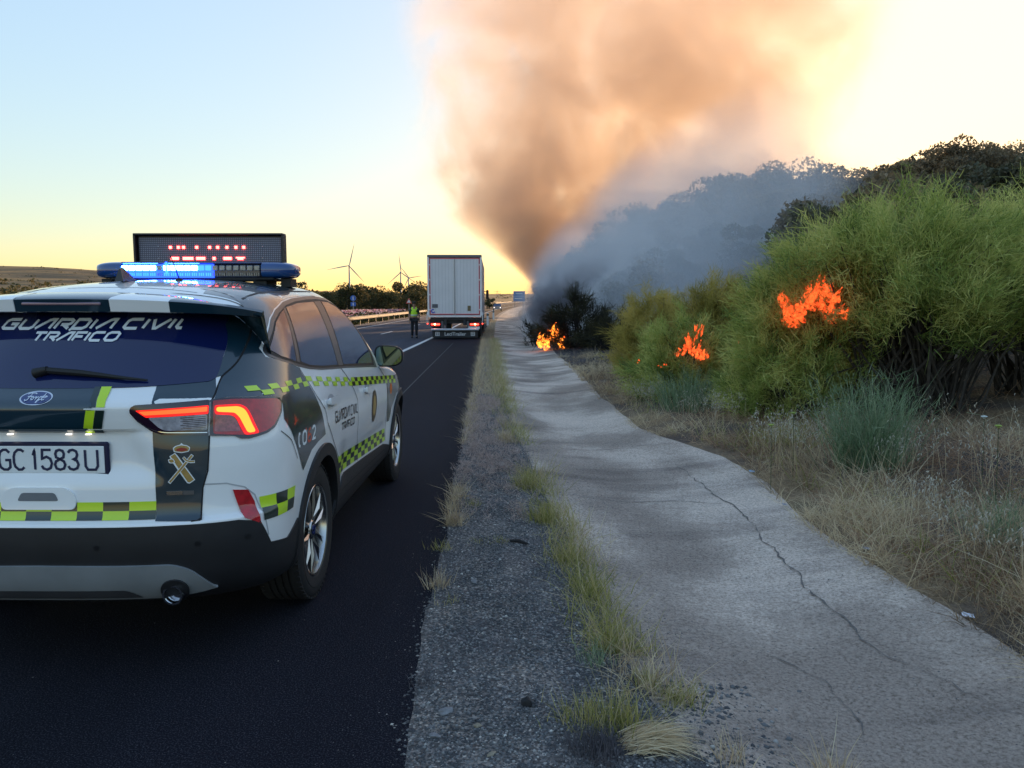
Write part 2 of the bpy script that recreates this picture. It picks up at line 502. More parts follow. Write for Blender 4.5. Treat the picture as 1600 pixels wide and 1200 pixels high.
# land beyond the bend of the road, out to the horizon
yF = np.concatenate([np.arange(628, 2000, 40), np.arange(2000, 7001, 250)])
xF = np.concatenate([-np.geomspace(7000, 60, 60), np.linspace(-50, 250, 24), np.geomspace(270, 7000, 40)])
XX, YY = np.meshgrid(xF, yF)
ZZ = far_rise(XX, YY) + np.interp(YY, YT, ZT) * 0 + 2.0 - 2.0 * sst(628, 700, YY) * 0
ZZ = ZZ * sst(600, 760, YY) + (np.minimum(far_rise(XX, YY), 4.0)) * (1 - sst(600, 760, YY))
n = len(xF)
i = np.arange(len(yF) - 1)[:, None] * n; j = np.arange(n - 1)[None, :]
o = link('far_hills', np_mesh('far_hills', np.stack([XX, YY, ZZ], -1).reshape(-1, 3), [np.stack([i + j, i + j + 1, i + n + j + 1, i + n + j], -1).reshape(-1, 4)]), M_FIELD, smooth=True)
tag(o, kind='structure')

# ---- painted lines
def line(name, xc, y0, y1, w, mat=M_PAINT, dz=.004, ref=shift, parent=None):
    ys = np.arange(y0, y1 + .01, max(.5, (y1 - y0) / 200.)); ys[-1] = y1
    xc_ = xc + ref(ys)
    V = np.concatenate([np.stack([xc_ - w / 2, ys, rz(ys) + dz], 1), np.stack([xc_ + w / 2, ys, rz(ys) + dz], 1)])
    k = len(ys); i = np.arange(k - 1)
    o = link(name, np_mesh(name, V, [np.stack([i, i + k, i + k + 1, i + 1], 1)]), mat, parent)
    tag(o, kind='structure')
    return o
line('edge_line', -3.30, -5, 500, .17)
line('median_line', -9.85, -5, 500, .15)
line('edge_line', -17.3, 20, 500, .15)
for k in range(-2, 14):
    line('lane_dash', -6.60, 43.6 + 17 * k - 0, 48.3 + 17 * k, .13)
    line('lane_dash', -21.0, 45 + 17 * k, 50 + 17 * k, .13)
line('asphalt_seam', -1.50, 13, 33, .016, simple('seam_dust', (.075, .078, .085), .85), ref=lambda y: shift(y) - .0125 * y)

# ---- cracks in the gutter (a dark, soil-filled groove with crumbling lips)
def crack(pts, w, seed):
    r_ = random.Random(seed)
    P = []
    for (a, b) in zip(pts[:-1], pts[1:]):
        L = math.hypot(b[0] - a[0], b[1] - a[1]); k = max(2, int(L / .05))
        for q in range(k): P.append((a[0] + (b[0] - a[0]) * q / k, a[1] + (b[1] - a[1]) * q / k))
    V = []; F = []
    ox = 0; oy = 0
    for i, (x, y) in enumerate(P):
        ox = ox * .8 + r_.uniform(-.018, .018); oy = oy * .8 + r_.uniform(-.012, .012)
        a = P[max(0, i - 1)]; b = P[min(len(P) - 1, i + 1)]
        d = Vector((b[0] - a[0], b[1] - a[1])).normalized(); nn = Vector((-d.y, d.x))
        ww = w * r_.uniform(.12, 1.5) * math.sin(math.pi * (i + 1) / (len(P) + 1)) ** .3
        for s in (-.5, .5):
            px, py = x + ox + nn.x * ww * s, y + oy + nn.y * ww * s
            V.append((px, py, ground_at(px, py) + .006))
        if i: F.append((2 * i - 2, 2 * i - 1, 2 * i + 1, 2 * i))
    me = bpy.data.meshes.new('crack'); me.from_pydata(V, [], F); me.update()
    o = link('crack', me, simple('crack_soil', (.14, .125, .115), .95, var=.4, scale=40), bpy.data.objects['gutter'])
crack([(1.80, 7.6), (1.84, 6.52), (1.87, 5.42), (1.76, 4.23), (1.78, 3.39), (2.01, 2.76)], .011, 1)
crack([(.48, 6.3), (1.0, 6.22), (1.5, 6.25), (1.86, 6.0)], .009, 2)
crack([(.30, 8.7), (.9, 8.5), (1.6, 8.6), (2.0, 8.5)], .009, 3)
crack([(.12, 12.4), (.8, 12.2), (1.7, 12.3)], .012, 4)
crack([(.05, 17.5), (.9, 17.2), (1.85, 17.4)], .022, 5)
crack([(.0, 24), (.9, 23.6), (1.9, 23.9)], .025, 6)
crack([(-.1, 33), (.9, 32.6), (2.0, 32.9)], .03, 8)
crack([(.1, 14.8), (1.0, 14.7), (1.75, 14.9)], .014, 9)
crack([(.05, 20.5), (1.0, 20.3), (1.85, 20.6)], .018, 10)
crack([(1.2, 3.6), (1.45, 3.2), (1.4, 2.7)], .006, 7)
# ------------------------------------------------------------------ police car
CAR_POS = (-1.815, 5.375, 0.0)
CAR_YAW = R(-1.4)
TAB = np.array([
    # z     w     yr      yf     cr   pr   cf   pf   arch
    [0.265,.820, -2.080, 2.00, .50, 3.0, .85, 2.3, 0],
    [0.30, .880, -2.190, 2.10, .50, 3.0, .85, 2.3, 0],
    [0.37, .912, -2.270, 2.18, .50, 3.0, .85, 2.3, 0],
    [0.46, .925, -2.305, 2.25, .50, 3.0, .88, 2.3, 0],
    [0.60, .930, -2.325, 2.27, .50, 3.0, .90, 2.3, 0],
    [0.655,.932, -2.322, 2.26, .50, 3.0, .92, 2.3, 0],
    [0.675,.932, -2.290, 2.26, .50, 3.0, .92, 2.3, 0],
    [0.75, .934, -2.275, 2.23, .50, 3.0, .95, 2.3, 0],
    [0.86, .936, -2.268, 2.16, .50, 3.0, 1.0, 2.2, 0],
    [0.95, .934, -2.264, 2.04, .52, 3.0, 1.0, 2.2, 0],
    [1.03, .922, -2.262, 1.66, .55, 2.9, .90, 2.2, 0],
    [1.08, .912, -2.272, 1.22, .58, 2.8, .80, 2.3, 0],
    [1.13, .900, -2.280, 1.00, .60, 2.7, .60, 2.5, 0],
    [1.15, .894, -2.270, .96, .60, 2.7, .55, 2.5, 0],
    [1.20, .878, -2.210, .86, .62, 2.6, .50, 2.6, 0],
    [1.30, .845, -2.115, .68, .64, 2.6, .45, 2.6, 0],
    [1.40, .806, -2.030, .50, .64, 2.6, .42, 2.6, .006],
    [1.48, .768, -1.960, .35, .62, 2.6, .40, 2.6, .015],
    [1.55, .728, -1.890, .20, .60, 2.5, .40, 2.6, .03],
    [1.605,.675, -1.810, .05, .58, 2.4, .40, 2.6, .045],
    [1.645,.590, -1.700, -.05, .54, 2.3, .40, 2.5, .06],
    [1.670,.460, -1.560, -.15, .50, 2.2, .38, 2.4, .065],
    [1.685,.300, -1.400, -.25, .45, 2.1, .35, 2.3, .068],
    [1.694,.150, -1.250, -.35, .40, 2.0, .30, 2.2, .07],
    [1.697,.010, -1.150, -.40, .40, 2.0, .30, 2.2, .07]])

TAB[:, 1] *= .973

def pchip(x, y, xi):
    h = np.diff(x); d = np.diff(y) / h
    m = np.zeros_like(y); m[0] = d[0]; m[-1] = d[-1]
    for i in range(1, len(x) - 1):
        if d[i - 1] * d[i] > 0:
            w1 = 2 * h[i] + h[i - 1]; w2 = h[i] + 2 * h[i - 1]
            m[i] = (w1 + w2) / (w1 / d[i - 1] + w2 / d[i])
    k = np.clip(np.searchsorted(x, xi) - 1, 0, len(x) - 2)
    t = (xi - x[k]) / h[k]
    return ((1 + 2 * t) * (1 - t) ** 2) * y[k] + t * (1 - t) ** 2 * h[k] * m[k] + t * t * (3 - 2 * t) * y[k + 1] + t * t * (t - 1) * h[k] * m[k + 1]

def smooth01(a, b, x):
    t = np.clip((x - a) / (b - a), 0, 1)
    return t * t * (3 - 2 * t)

def body_points():
    # arc-length like parameter so roof rings are dense too
    s = np.concatenate([[0], np.cumsum(np.hypot(np.hypot(np.diff(TAB[:, 0]), np.diff(TAB[:, 1])), .35 * np.diff(TAB[:, 2])))])
    extra = np.linspace(0, s[-1], 120)
    ring_s = np.unique(np.round(np.concatenate([extra, s, np.interp(np.linspace(.64, .70, 8), TAB[:, 0], s), np.interp(np.linspace(1.02, 1.15, 12), TAB[:, 0], s)]), 5))
    cols = [pchip(s, TAB[:, j], ring_s) for j in range(9)]
    nr, ns, nf = 44, 64, 26
    V = []
    for k in range(len(ring_s)):
        z, w, yr, yf, cr, pr, cf, pf, ar = [c[k] for c in cols]
        t = np.linspace(0, np.pi / 2, nr)
        # even spacing in x for the rear face
        xr = np.sin(t) ** (2 / pr) * 0 + np.concatenate([np.linspace(0, .86, nr - 12), .86 + .14 * np.sin(np.linspace(0, np.pi / 2, 13)[1:])])
        dr = (1 - xr ** pr) ** (1 / pr)
        X = list(w * xr); Y = list(yr + cr - cr * dr)
        X += [w] * (ns - 2); Y += list(np.linspace(yr + cr, yf - cf, ns)[1:-1])
        xf = xr[::-1][:: 1]
        df = (1 - xf ** pf) ** (1 / pf)
        X += list(w * xf); Y += list(yf - cf + cf * df)
        X = np.array(X); Y = np.array(Y)
        Z = np.full_like(X, z) - ar * ((Y + .45) / 1.45) ** 2
        # side modelling: haunches over the wheels, slim doors, sill tuck
        fr = w * 0 + (X / max(w, 1e-3)) ** 6
        hz = smooth01(.40, .75, z) * (1 - smooth01(1.0, 1.2, z))
        X = X + fr * hz * (.018 * np.exp(-((Y + 1.40) / .42) ** 2) + .016 * np.exp(-((Y - 1.36) / .45) ** 2))
        dz = np.exp(-((z - .56) / .15) ** 2)
        X = X - fr * dz * .022 * smooth01(-.95, -.7, Y) * (1 - smooth01(.75, 1.0, Y))
        # plate recess in the tailgate
        if z < 1.2:
            rec = smooth01(.80, .90, z) * (1 - smooth01(1.025, 1.045, z)) * (1 - smooth01(.33 + .5 * max(0, 1.0 - z), .43 + .6 * max(0, 1.0 - z), X))
            Y = Y + np.where(Y < 0, rec * .030, 0)
        V.append(np.stack([X, Y, Z], 1))
    return np.array(V)

def build_body_mesh():
    P = body_points()
    nk, nm, _ = P.shape
    L = P.copy()[:, ::-1, :][:, 1:-1]; L[:, :, 0] *= -1
    A = np.concatenate([P, L], 1)
    n = A.shape[1]
    V = A.reshape(-1, 3)
    i = np.arange(nk - 1)[:, None] * n; j = np.arange(n)[None, :]; jn = (j + 1) % n
    F = np.stack([i + j, i + jn, i + n + jn, i + n + j], -1).reshape(-1, 4)
    me = np_mesh('body', V, [F])
    bm = bmesh.new(); bm.from_mesh(me)
    bm.verts.ensure_lookup_table()
    bm.faces.new([bm.verts[k] for k in range(n)][::-1])
    bm.faces.new([bm.verts[(nk - 1) * n + k] for k in range(n)])
    bmesh.ops.remove_doubles(bm, verts=bm.verts, dist=1e-5)
    bmesh.ops.triangulate(bm, faces=[f for f in bm.faces if len(f.verts) > 4])
    bmesh.ops.recalc_face_normals(bm, faces=bm.faces)
    bm.to_mesh(me)
    tree = BVHTree.FromBMesh(bm)
    bm.free()
    return me, tree

car = empty('police_car', CAR_POS, CAR_YAW)
tag(car, 'white and dark green police car with checkered bands, lit blue roof bar and message sign', 'police car')
body_me, BODY = build_body_mesh()
white_paint = simple('white_car_paint', (.90, .90, .90), .35, coat=1.0, var=.01)
green_paint = simple('dark_green_car_paint', (.004, .026, .044), .28, coat=1.0, var=.03)
body = link('body', body_me, white_paint, car, smooth=True)

WCX, WCY = .45, -1.80
def wrap_uv(P):
    x, y = abs(P[0]), P[1]
    sg = 1 if P[0] >= 0 else -1
    if y > WCY: u = WCX + WCX * math.pi / 2 + (y - WCY)
    elif x < WCX: u = x
    else: u = WCX + WCX * math.atan2(x - WCX, -(y - WCY))
    return sg * u, P[2]
def wrap_ray(u, z):
    sg = 1 if u >= 0 else -1
    u = abs(u)
    if u < WCX: c, d = (u, WCY), (0, -1)
    elif u < WCX * (1 + math.pi / 2):
        a = (u - WCX) / WCX
        c, d = (WCX, WCY), (math.sin(a), -math.cos(a))
    else: c, d = (WCX, WCY + u - WCX * (1 + math.pi / 2)), (1, 0)
    o = Vector((sg * (c[0] + 3 * d[0]), c[1] + 3 * d[1], z))
    return o, Vector((-sg * d[0], -d[1], 0))
U0 = WCX * (1 + math.pi / 2) - WCY            # side: u = local y + U0

def wrap_hit(u, z, off):
    o, d = wrap_ray(u, z)
    h = BODY.ray_cast(o, d)
    if h[0] is None:
        return None, -d
    return h[0] + h[1] * off, h[1]

def resample(poly, res, closed=True):
    out = []
    n = len(poly)
    for i in range(n if closed else n - 1):
        a, b = poly[i], poly[(i + 1) % n]
        L = math.hypot(b[0] - a[0], b[1] - a[1])
        k = max(1, int(math.ceil(L / res)))
        for j in range(k):
            t = j / k
            out.append((a[0] + (b[0] - a[0]) * t, a[1] + (b[1] - a[1]) * t))
    if not closed: out.append(poly[-1])
    return out

def soft(poly, r, closed=True, n=4):
    """round the corners of a polygon with radius-like distance r"""
    out = []
    m = len(poly)
    for i in range(m):
        if not closed and i in (0, m - 1):
            out.append(poly[i]); continue
        p, q, s = Vector(poly[i - 1]), Vector(poly[i]), Vector(poly[(i + 1) % m])
        a = q + (p - q).normalized() * min(r, (p - q).length * .45)
        b = q + (s - q).normalized() * min(r, (s - q).length * .45)
        for k in range(n + 1):
            t = k / n
            out.append(tuple((1 - t) ** 2 * a + 2 * t * (1 - t) * q + t * t * b))
    return out

def mirror(poly): return [(-a, b) for a, b in poly[::-1]]

def cdt(poly, res):
    P = [Vector(p) for p in resample(poly, res)]
    n = len(P)
    xs = [p[0] for p in P]; ys = [p[1] for p in P]
    E = [(i, (i + 1) % n) for i in range(n)]
    # inner points
    inner = []
    y = min(ys) + res * .5
    def inside(x, y):
        c = False
        for i in range(n):
            x1, y1 = P[i]; x2, y2 = P[(i + 1) % n]
            if (y1 > y) != (y2 > y) and x < (x2 - x1) * (y - y1) / (y2 - y1) + x1: c = not c
        return c
    while y < max(ys):
        x = min(xs) + res * .5
        while x < max(xs):
            if inside(x, y) and min((p[0] - x) ** 2 + (p[1] - y) ** 2 for p in P) > (res * .5) ** 2:
                inner.append(Vector((x, y)))
            x += res
        y += res
    r = delaunay_2d_cdt(P + inner, E, [], 1, 1e-6)
    return r[0], r[2], n

def patch(name, poly, mat, off=.0015, thick=0.0, res=.03, parent=None, both=False, hitf=None, smooth=True):
    """a thin panel shaped by a 2d outline, laid onto the body surface; thick > 0 gives it rim walls"""
    hitf = hitf or wrap_hit
    V2, F2, nb = cdt(poly, res)
    V = []; Nn = []
    bad = set()
    for i, (a, b) in enumerate(V2):
        h, nn = hitf(a, b, off)
        if h is None: bad.add(i); h = Vector((0, 0, 0))
        V.append(h); Nn.append(nn)
    F = [tuple(f) for f in F2 if not any(i in bad for i in f)]
    if thick > 0:
        from collections import Counter
        ec = Counter()
        for f in F:
            for i in range(len(f)): ec[tuple(sorted((f[i], f[(i + 1) % len(f)])))] += 1
        edge = [(f[i], f[(i + 1) % len(f)]) for f in F for i in range(len(f)) if ec[tuple(sorted((f[i], f[(i + 1) % len(f)])))] == 1]
        mp = {}
        for a, b in edge:
            for c in (a, b):
                if c not in mp:
                    mp[c] = len(V); V.append(V[c] - Nn[c] * thick); Nn.append(Nn[c])
        F += [(b, a, mp[a], mp[b]) for a, b in edge]
    me = bpy.data.meshes.new(name)
    me.from_pydata([tuple(v) for v in V], [], F)
    bm = bmesh.new(); bm.from_mesh(me)
    loose = [v for v in bm.verts if not v.link_faces]
    bmesh.ops.delete(bm, geom=loose, context='VERTS')
    bmesh.ops.recalc_face_normals(bm, faces=bm.faces)
    s = sum((f.normal.dot(Vector((f.calc_center_median().x * .8, f.calc_center_median().y, .2)).normalized()) * f.calc_area()) for f in bm.faces)
    if thick == 0 and s < 0: bmesh.ops.reverse_faces(bm, faces=bm.faces)
    bm.to_mesh(me); bm.free()
    if smooth: me.shade_smooth()
    if thick > 0: me.set_sharp_from_angle(angle=R(40))
    o = link(name, me, mat, parent or car)
    if both:
        o2 = patch(name, mirror(poly), mat, off, thick, res, parent, False, hitf, smooth)
        return o, o2
    return o

def ribbon_data(lines, w, off, hitf, res=.03):
    V = []; F = []
    for k, ln in enumerate(lines):
        closed = len(ln) > 2 and math.hypot(ln[0][0] - ln[-1][0], ln[0][1] - ln[-1][1]) < 1e-6
        P = [Vector(p) for p in (resample(ln, res, False))]
        m = len(P)
        st = len(V)
        for i, p in enumerate(P):
            a = P[i - 1] if i > 0 else (P[-2] if closed else None)
            b = P[i + 1] if i < m - 1 else (P[1] if closed else None)
            d1 = (p - a).normalized() if a is not None else (b - p).normalized()
            d2 = (b - p).normalized() if b is not None else d1
            n1 = Vector((-d1.y, d1.x)); n2 = Vector((-d2.y, d2.x))
            mm = n1 + n2
            mm = mm.normalized() if mm.length > 1e-6 else n1
            s = min(1.6, 1 / max(.3, mm.dot(n1)))
            q1 = p + mm * w * .5 * s; q2 = p - mm * w * .5 * s
            for q in (q1, q2):
                h, _ = hitf(q.x, q.y, off + .00012 * k)
                if h is None: h = hitf(p.x, p.y, off)[0] or Vector((0, 0, 0))
                V.append(h)
            if i: F.append((st + 2 * i - 2, st + 2 * i - 1, st + 2 * i + 1, st + 2 * i))
    return V, F

def ribbon(name, lines, w, mat, off=.0025, parent=None, hitf=None, both=False, res=.03):
    hitf = hitf or wrap_hit
    V, F = ribbon_data(lines, w, off, hitf, res)
    me = bpy.data.meshes.new(name); me.from_pydata([tuple(v) for v in V], [], F); me.update()
    o = link(name, me, mat, parent or car, smooth=True)
    if both: ribbon(name, [mirror(l) for l in lines], w, mat, off, parent, hitf, False, res)
    return o

def arcp(cx, cy, r, a0, a1, n=8, ry=None):
    ry = r if ry is None else ry
    return [(cx + r * math.cos(R(a0 + (a1 - a0) * i / n)), cy + ry * math.sin(R(a0 + (a1 - a0) * i / n))) for i in range(n + 1)]

GLYPH = {
 'G': [[(1, 1), (.18, 1), (0, .82), (0, .18), (.18, 0), (1, 0), (1, .5), (.5, .5)]],
 'U': [[(0, 1), (0, .18), (.18, 0), (.82, 0), (1, .18), (1, 1)]],
 'A': [[(-.1, 0), (.55, .92), (.7, 1), (1, 1), (1, 0)]],
 'R': [[(0, 0), (0, 1), (.82, 1), (1, .85), (1, .6), (.85, .45), (.3, .45)], [(.5, .42), (1.05, 0)]],
 'D': [[(0, 0), (0, 1), (.78, 1), (1, .8), (1, .2), (.78, 0), (0, 0)]],
 'I': [[(0, 0), (0, 1)]],
 'C': [[(1, 1), (.18, 1), (0, .82), (0, .18), (.18, 0), (1, 0)]],
 'V': [[(0, 1), (.35, 0), (.5, 0), (1.05, 1)]],
 'L': [[(0, 1), (0, .18), (.18, 0), (.9, 0)]],
 'T': [[(-.05, 1), (1.05, 1)], [(.5, .95), (.5, 0)]],
 'F': [[(0, 0), (0, 1), (1, 1)], [(.05, .5), (.8, .5)]],
 'O': [[(.2, 0), (0, .2), (0, .8), (.2, 1), (.8, 1), (1, .8), (1, .2), (.8, 0), (.2, 0)]],
 '1': [[(.05, .72), (.5, 1), (.5, 0)]],
 '5': [[(.95, 1), (.1, 1), (.05, .55), (.5, .65), (.85, .55), (1, .32), (.85, .08), (.5, 0), (.15, .06), (0, .2)]],
 '8': [[(.5, .53), (.15, .62), (.08, .8), (.2, .95), (.5, 1), (.8, .95), (.92, .8), (.85, .62), (.5, .53), (.12, .42), (0, .25), (.14, .06), (.5, 0), (.86, .06), (1, .25), (.88, .42), (.5, .53)]],
 '3': [[(.03, .85), (.2, .97), (.5, 1), (.82, .93), (.92, .76), (.8, .58), (.5, .53), (.86, .45), (1, .26), (.86, .07), (.5, 0), (.15, .05), (0, .18)]],
 '0': [[(.5, 0), (.12, .08), (0, .3), (0, .7), (.12, .92), (.5, 1), (.88, .92), (1, .7), (1, .3), (.88, .08), (.5, 0)]],
 '6': [[(.85, 1), (.4, .9), (.05, .5), (0, .25), (.15, .05), (.5, 0), (.85, .05), (1, .25), (.9, .45), (.5, .55), (.1, .4)]],
 '2': [[(.05, .8), (.2, .96), (.5, 1), (.82, .93), (.95, .74), (.8, .5), (0, 0), (1, 0)]],
 'c': [[(.95, .9), (.7, 1), (.4, 1), (.1, .85), (0, .65), (0, .35), (.1, .15), (.4, 0), (.7, 0), (.95, .12)]],
 'g': [[(.97, .85), (.7, 1), (.4, 1), (.1, .88), (0, .65), (0, .35), (.1, .12), (.4, 0), (.75, 0), (1, .12), (1, .48), (.55, .48)]],
 'p': [[(.7, 1), (.2, .95), (0, .75), (0, .3), (.2, .08), (.75, 0)]],
}
def text_lines(items, u0, z0, h, shear=0.0):
    """items: (glyph, width, gap after)"""
    out = []
    x = u0
    for g, w, gap in items:
        if g != ' ':
            for s in GLYPH[g]:
                out.append([(x + a * w + shear * b * h, z0 + b * h) for a, b in s])
        x += w + gap
    return out

yellow_fl = simple('fluorescent_yellow_film', (.56, .80, .02), .35, coat=.6, var=.03)
dark_film = simple('dark_green_film', (.006, .022, .018), .3, coat=.8, var=.03)
black_plastic = simple('black_bumper_plastic', (.018, .018, .021), .55, bmp=.25, bscale=900, var=.15)
silver_plastic = simple('silver_painted_plastic', (.36, .38, .40), .40, metal=.35, coat=.3)
rubber_seal = simple('rubber_seal', (.008, .008, .009), .6)
gap_mat = simple('panel_gap', (.006, .006, .008), .8)
car_glass = simple('blue_glow_tinted_glass', (.006, .012, .070), .03, coat=.35, coat_rough=.02, spec=.5, var=.02)  # dark tint; its blue stands for the roof bar's glow on the glass
chrome = simple('chrome', (.75, .75, .77), .12, metal=1.0, var=.03)
white_film = simple('white_lettering_film', (.78, .82, .84), .4)
black_film = simple('black_lettering_film', (.02, .02, .022), .4)
gold_film = simple('gold_emblem_film', (.42, .26, .07), .4, var=.2, scale=60)
lens_red = simple('red_lamp_lens', (.48, .008, .018), .12, coat=1.0, var=.25, scale=30)
lens_dark = simple('smoked_lamp_housing', (.02, .006, .02), .15, coat=1.0)
lens_clear = simple('clear_lamp_lens', (.42, .40, .44), .12, coat=1.0, var=.35, scale=45)
led_tail = emit('lit_tail_led', (1.0, .06, .012), 1.0)
led_edge = emit('lit_tail_edge', (1.0, .012, .010), .42, (.4, .01, .01))
led_tail2 = emit('lit_tail_led_amber', (1.0, .17, .015), 1.25)
blue_lens = simple('blue_lamp_lens', (.004, .05, .20), .10, coat=1.0)
grey_trim = simple('grey_satin_trim', (.10, .10, .11), .35, metal=.4)
orange_film = simple('orange_emblem_film', (.7, .16, .02), .4)

# ---- livery
patch('tailgate_stripe', [(-.205, 1.028), (.20, 1.028), (.235, 1.13), (.213, 1.212), (-.213, 1.212), (-.235, 1.13)], green_paint, off=.003, res=.012)
for sg in (1, -1):
    f = (lambda l: l) if sg > 0 else mirror
    patch('tailgate_corner_stripe', f([(.461, 1.13), (.443, 1.216), (.554, 1.22), (.72, 1.228), (.766, 1.236), (.745, 1.19), (.705, 1.144), (.62, 1.141)]), green_paint, res=.025)
    patch('tailgate_column_stripe', f([(.457, 1.03), (.461, .90), (.469, .667), (.632, .660), (.647, .79), (.669, .87), (.682, 1.02)]), green_paint, off=.0021, res=.012)
    patch('rear_quarter_stripe', f([(.715, 1.150), (.80, 1.238), (.949, 1.288), (1.164, 1.375), (1.276, 1.461), (1.357, 1.56), (1.45, 1.625), (1.9, 1.645), (2.5, 1.645), (2.8, 1.60),
                              (2.735, 1.575), (2.469, 1.60), (2.218, 1.597), (1.949, 1.585), (1.74, 1.565), (1.541, 1.526), (1.42, 1.482), (1.19, 1.345), (1.19, 1.305), (1.465, 1.235), (1.486, 1.228),
                              (1.568, 1.09), (1.66, .862), (1.50, .850), (1.385, .830), (1.245, .755), (1.07, 1.032), (1.10, 1.10), (1.03, 1.142), (.778, 1.156)]), green_paint, off=.0022, res=.024)
    patch('front_wing_stripe', f([(3.70, .86), (3.78, .60), (3.84, .60), (3.90, .70), (4.10, .80), (4.30, .82), (4.46, .80), (4.48, .90), (4.2, .955), (3.70, .965)]), green_paint, res=.04)
    ck = MB()
    ribbon('checker_line', [f([(.204, 1.129), (.290, 1.128)])], .004, white_film, off=.0046, parent=car)
    patch('checker_square', f([(.210, 1.209), (.233, 1.209), (.250, 1.135), (.224, 1.135)]), dark_film, off=.0042)
    patch('checker_square', f([(.236, 1.209), (.276, 1.209), (.284, 1.135), (.252, 1.135)]), yellow_fl, off=.0042)
    patch('checker_square', f([(.212, 1.124), (.248, 1.124), (.222, 1.026), (.185, 1.026)]), yellow_fl, off=.0042)
    patch('checker_square', f([(.250, 1.124), (.284, 1.123), (.258, 1.026), (.222, 1.026)]), dark_film, off=.0042)

def checker(name, corners, nu, nv, first, skip=(), off=.0034, only=None):
    """grid of film squares between four corners (a b top row, c d bottom row)"""
    a, b, c, d = [Vector(p) for p in corners]
    for mat, par in ((yellow_fl, first), (dark_film, 1 - first)):
        if only is not None and par != first and only == 'y': continue
        V = []; F = []
        for i in range(nu):
            for j in range(nv):
                if (i + j) % 2 != par or (i, j) in skip: continue
                k = 3
                base = len(V)
                ok = True
                for q in range(k + 1):
                    for p in range(k + 1):
                        s = (i + p / k) / nu; t = (j + q / k) / nv
                        P = (a * (1 - s) + b * s) * (1 - t) + (c * (1 - s) + d * s) * t
                        h, _ = wrap_hit(P.x, P.y, off)
                        if h is None: ok = False; h = Vector((0, 0, 0))
                        V.append(h)
                if ok:
                    for q in range(k):
                        for p in range(k):
                            e = base + q * (k + 1) + p
                            F.append((e, e + 1, e + k + 2, e + k + 1))
        me = bpy.data.meshes.new(name); me.from_pydata([tuple(v) for v in V], [], F)
        bm = bmesh.new(); bm.from_mesh(me)
        bmesh.ops.delete(bm, geom=[v for v in bm.verts if not v.link_faces], context='VERTS')
        bm.to_mesh(me); bm.free()
        link(name, me, mat, car, smooth=True)

checker('checker_band', [(-.467, .7455), (.467, .7455), (-.467, .672), (.467, .672)], 9, 2, 0)
for sg in (1, -1):
    checker('checker_band', [(sg * .868, .722), (sg * 1.13, .712), (sg * .872, .622), (sg * 1.10, .615)], 3, 2, 0)
    checker('checker_band', [(sg * .90, 1.190), (sg * 1.53, 1.183), (sg * .90, 1.150), (sg * 1.53, 1.133)], 8, 2, 0, skip=[(0, 1)], only='y')
    checker('checker_band', [(sg * 1.53, 1.183), (sg * 2.49, 1.085), (sg * 1.53, 1.133), (sg * 2.49, 1.032)], 10, 2, 0, only='y')
    checker('checker_band', [(sg * 2.49, 1.085), (sg * 4.05, .955), (sg * 2.49, 1.032), (sg * 4.05, .893)], 18, 2, 0)
    checker('checker_band', [(sg * 1.990, .670), (sg * 3.70, .560), (sg * 1.985, .560), (sg * 3.70, .463)], 15, 3, 0)

# ---- bumper, skid plate, cladding
bump_poly = [(-.90, .300), (.90, .300), (1.30, .30), (1.30, .42), (1.17, .545), (1.132, .528), (1.033, .494), (.906, .515), (.853, .625), (.769, .648), (.559, .652), (0, .652),
             (-.559, .652), (-.769, .648), (-.853, .625), (-.906, .515), (-1.033, .494), (-1.132, .528), (-1.17, .545), (-1.30, .42), (-1.30, .30)]
patch('rear_bumper', bump_poly, black_plastic, off=.006, thick=.012, res=.04)
skid = [(-.70, .366), (-.675, .372), (-.592, .461), (-.529, .490), (0, .496), (.529, .490), (.592, .461), (.675, .372), (.70, .366), (.52, .335), (.385, .335), (-.385, .335), (-.52, .335)]
patch('skid_plate', soft(skid, .03), silver_plastic, off=.016, thick=.02, res=.035)
patch('skid_groove', soft([(-.40, .345), (.40, .345), (.34, .385), (-.34, .385)], .02), grey_trim, off=.0175, res=.03)
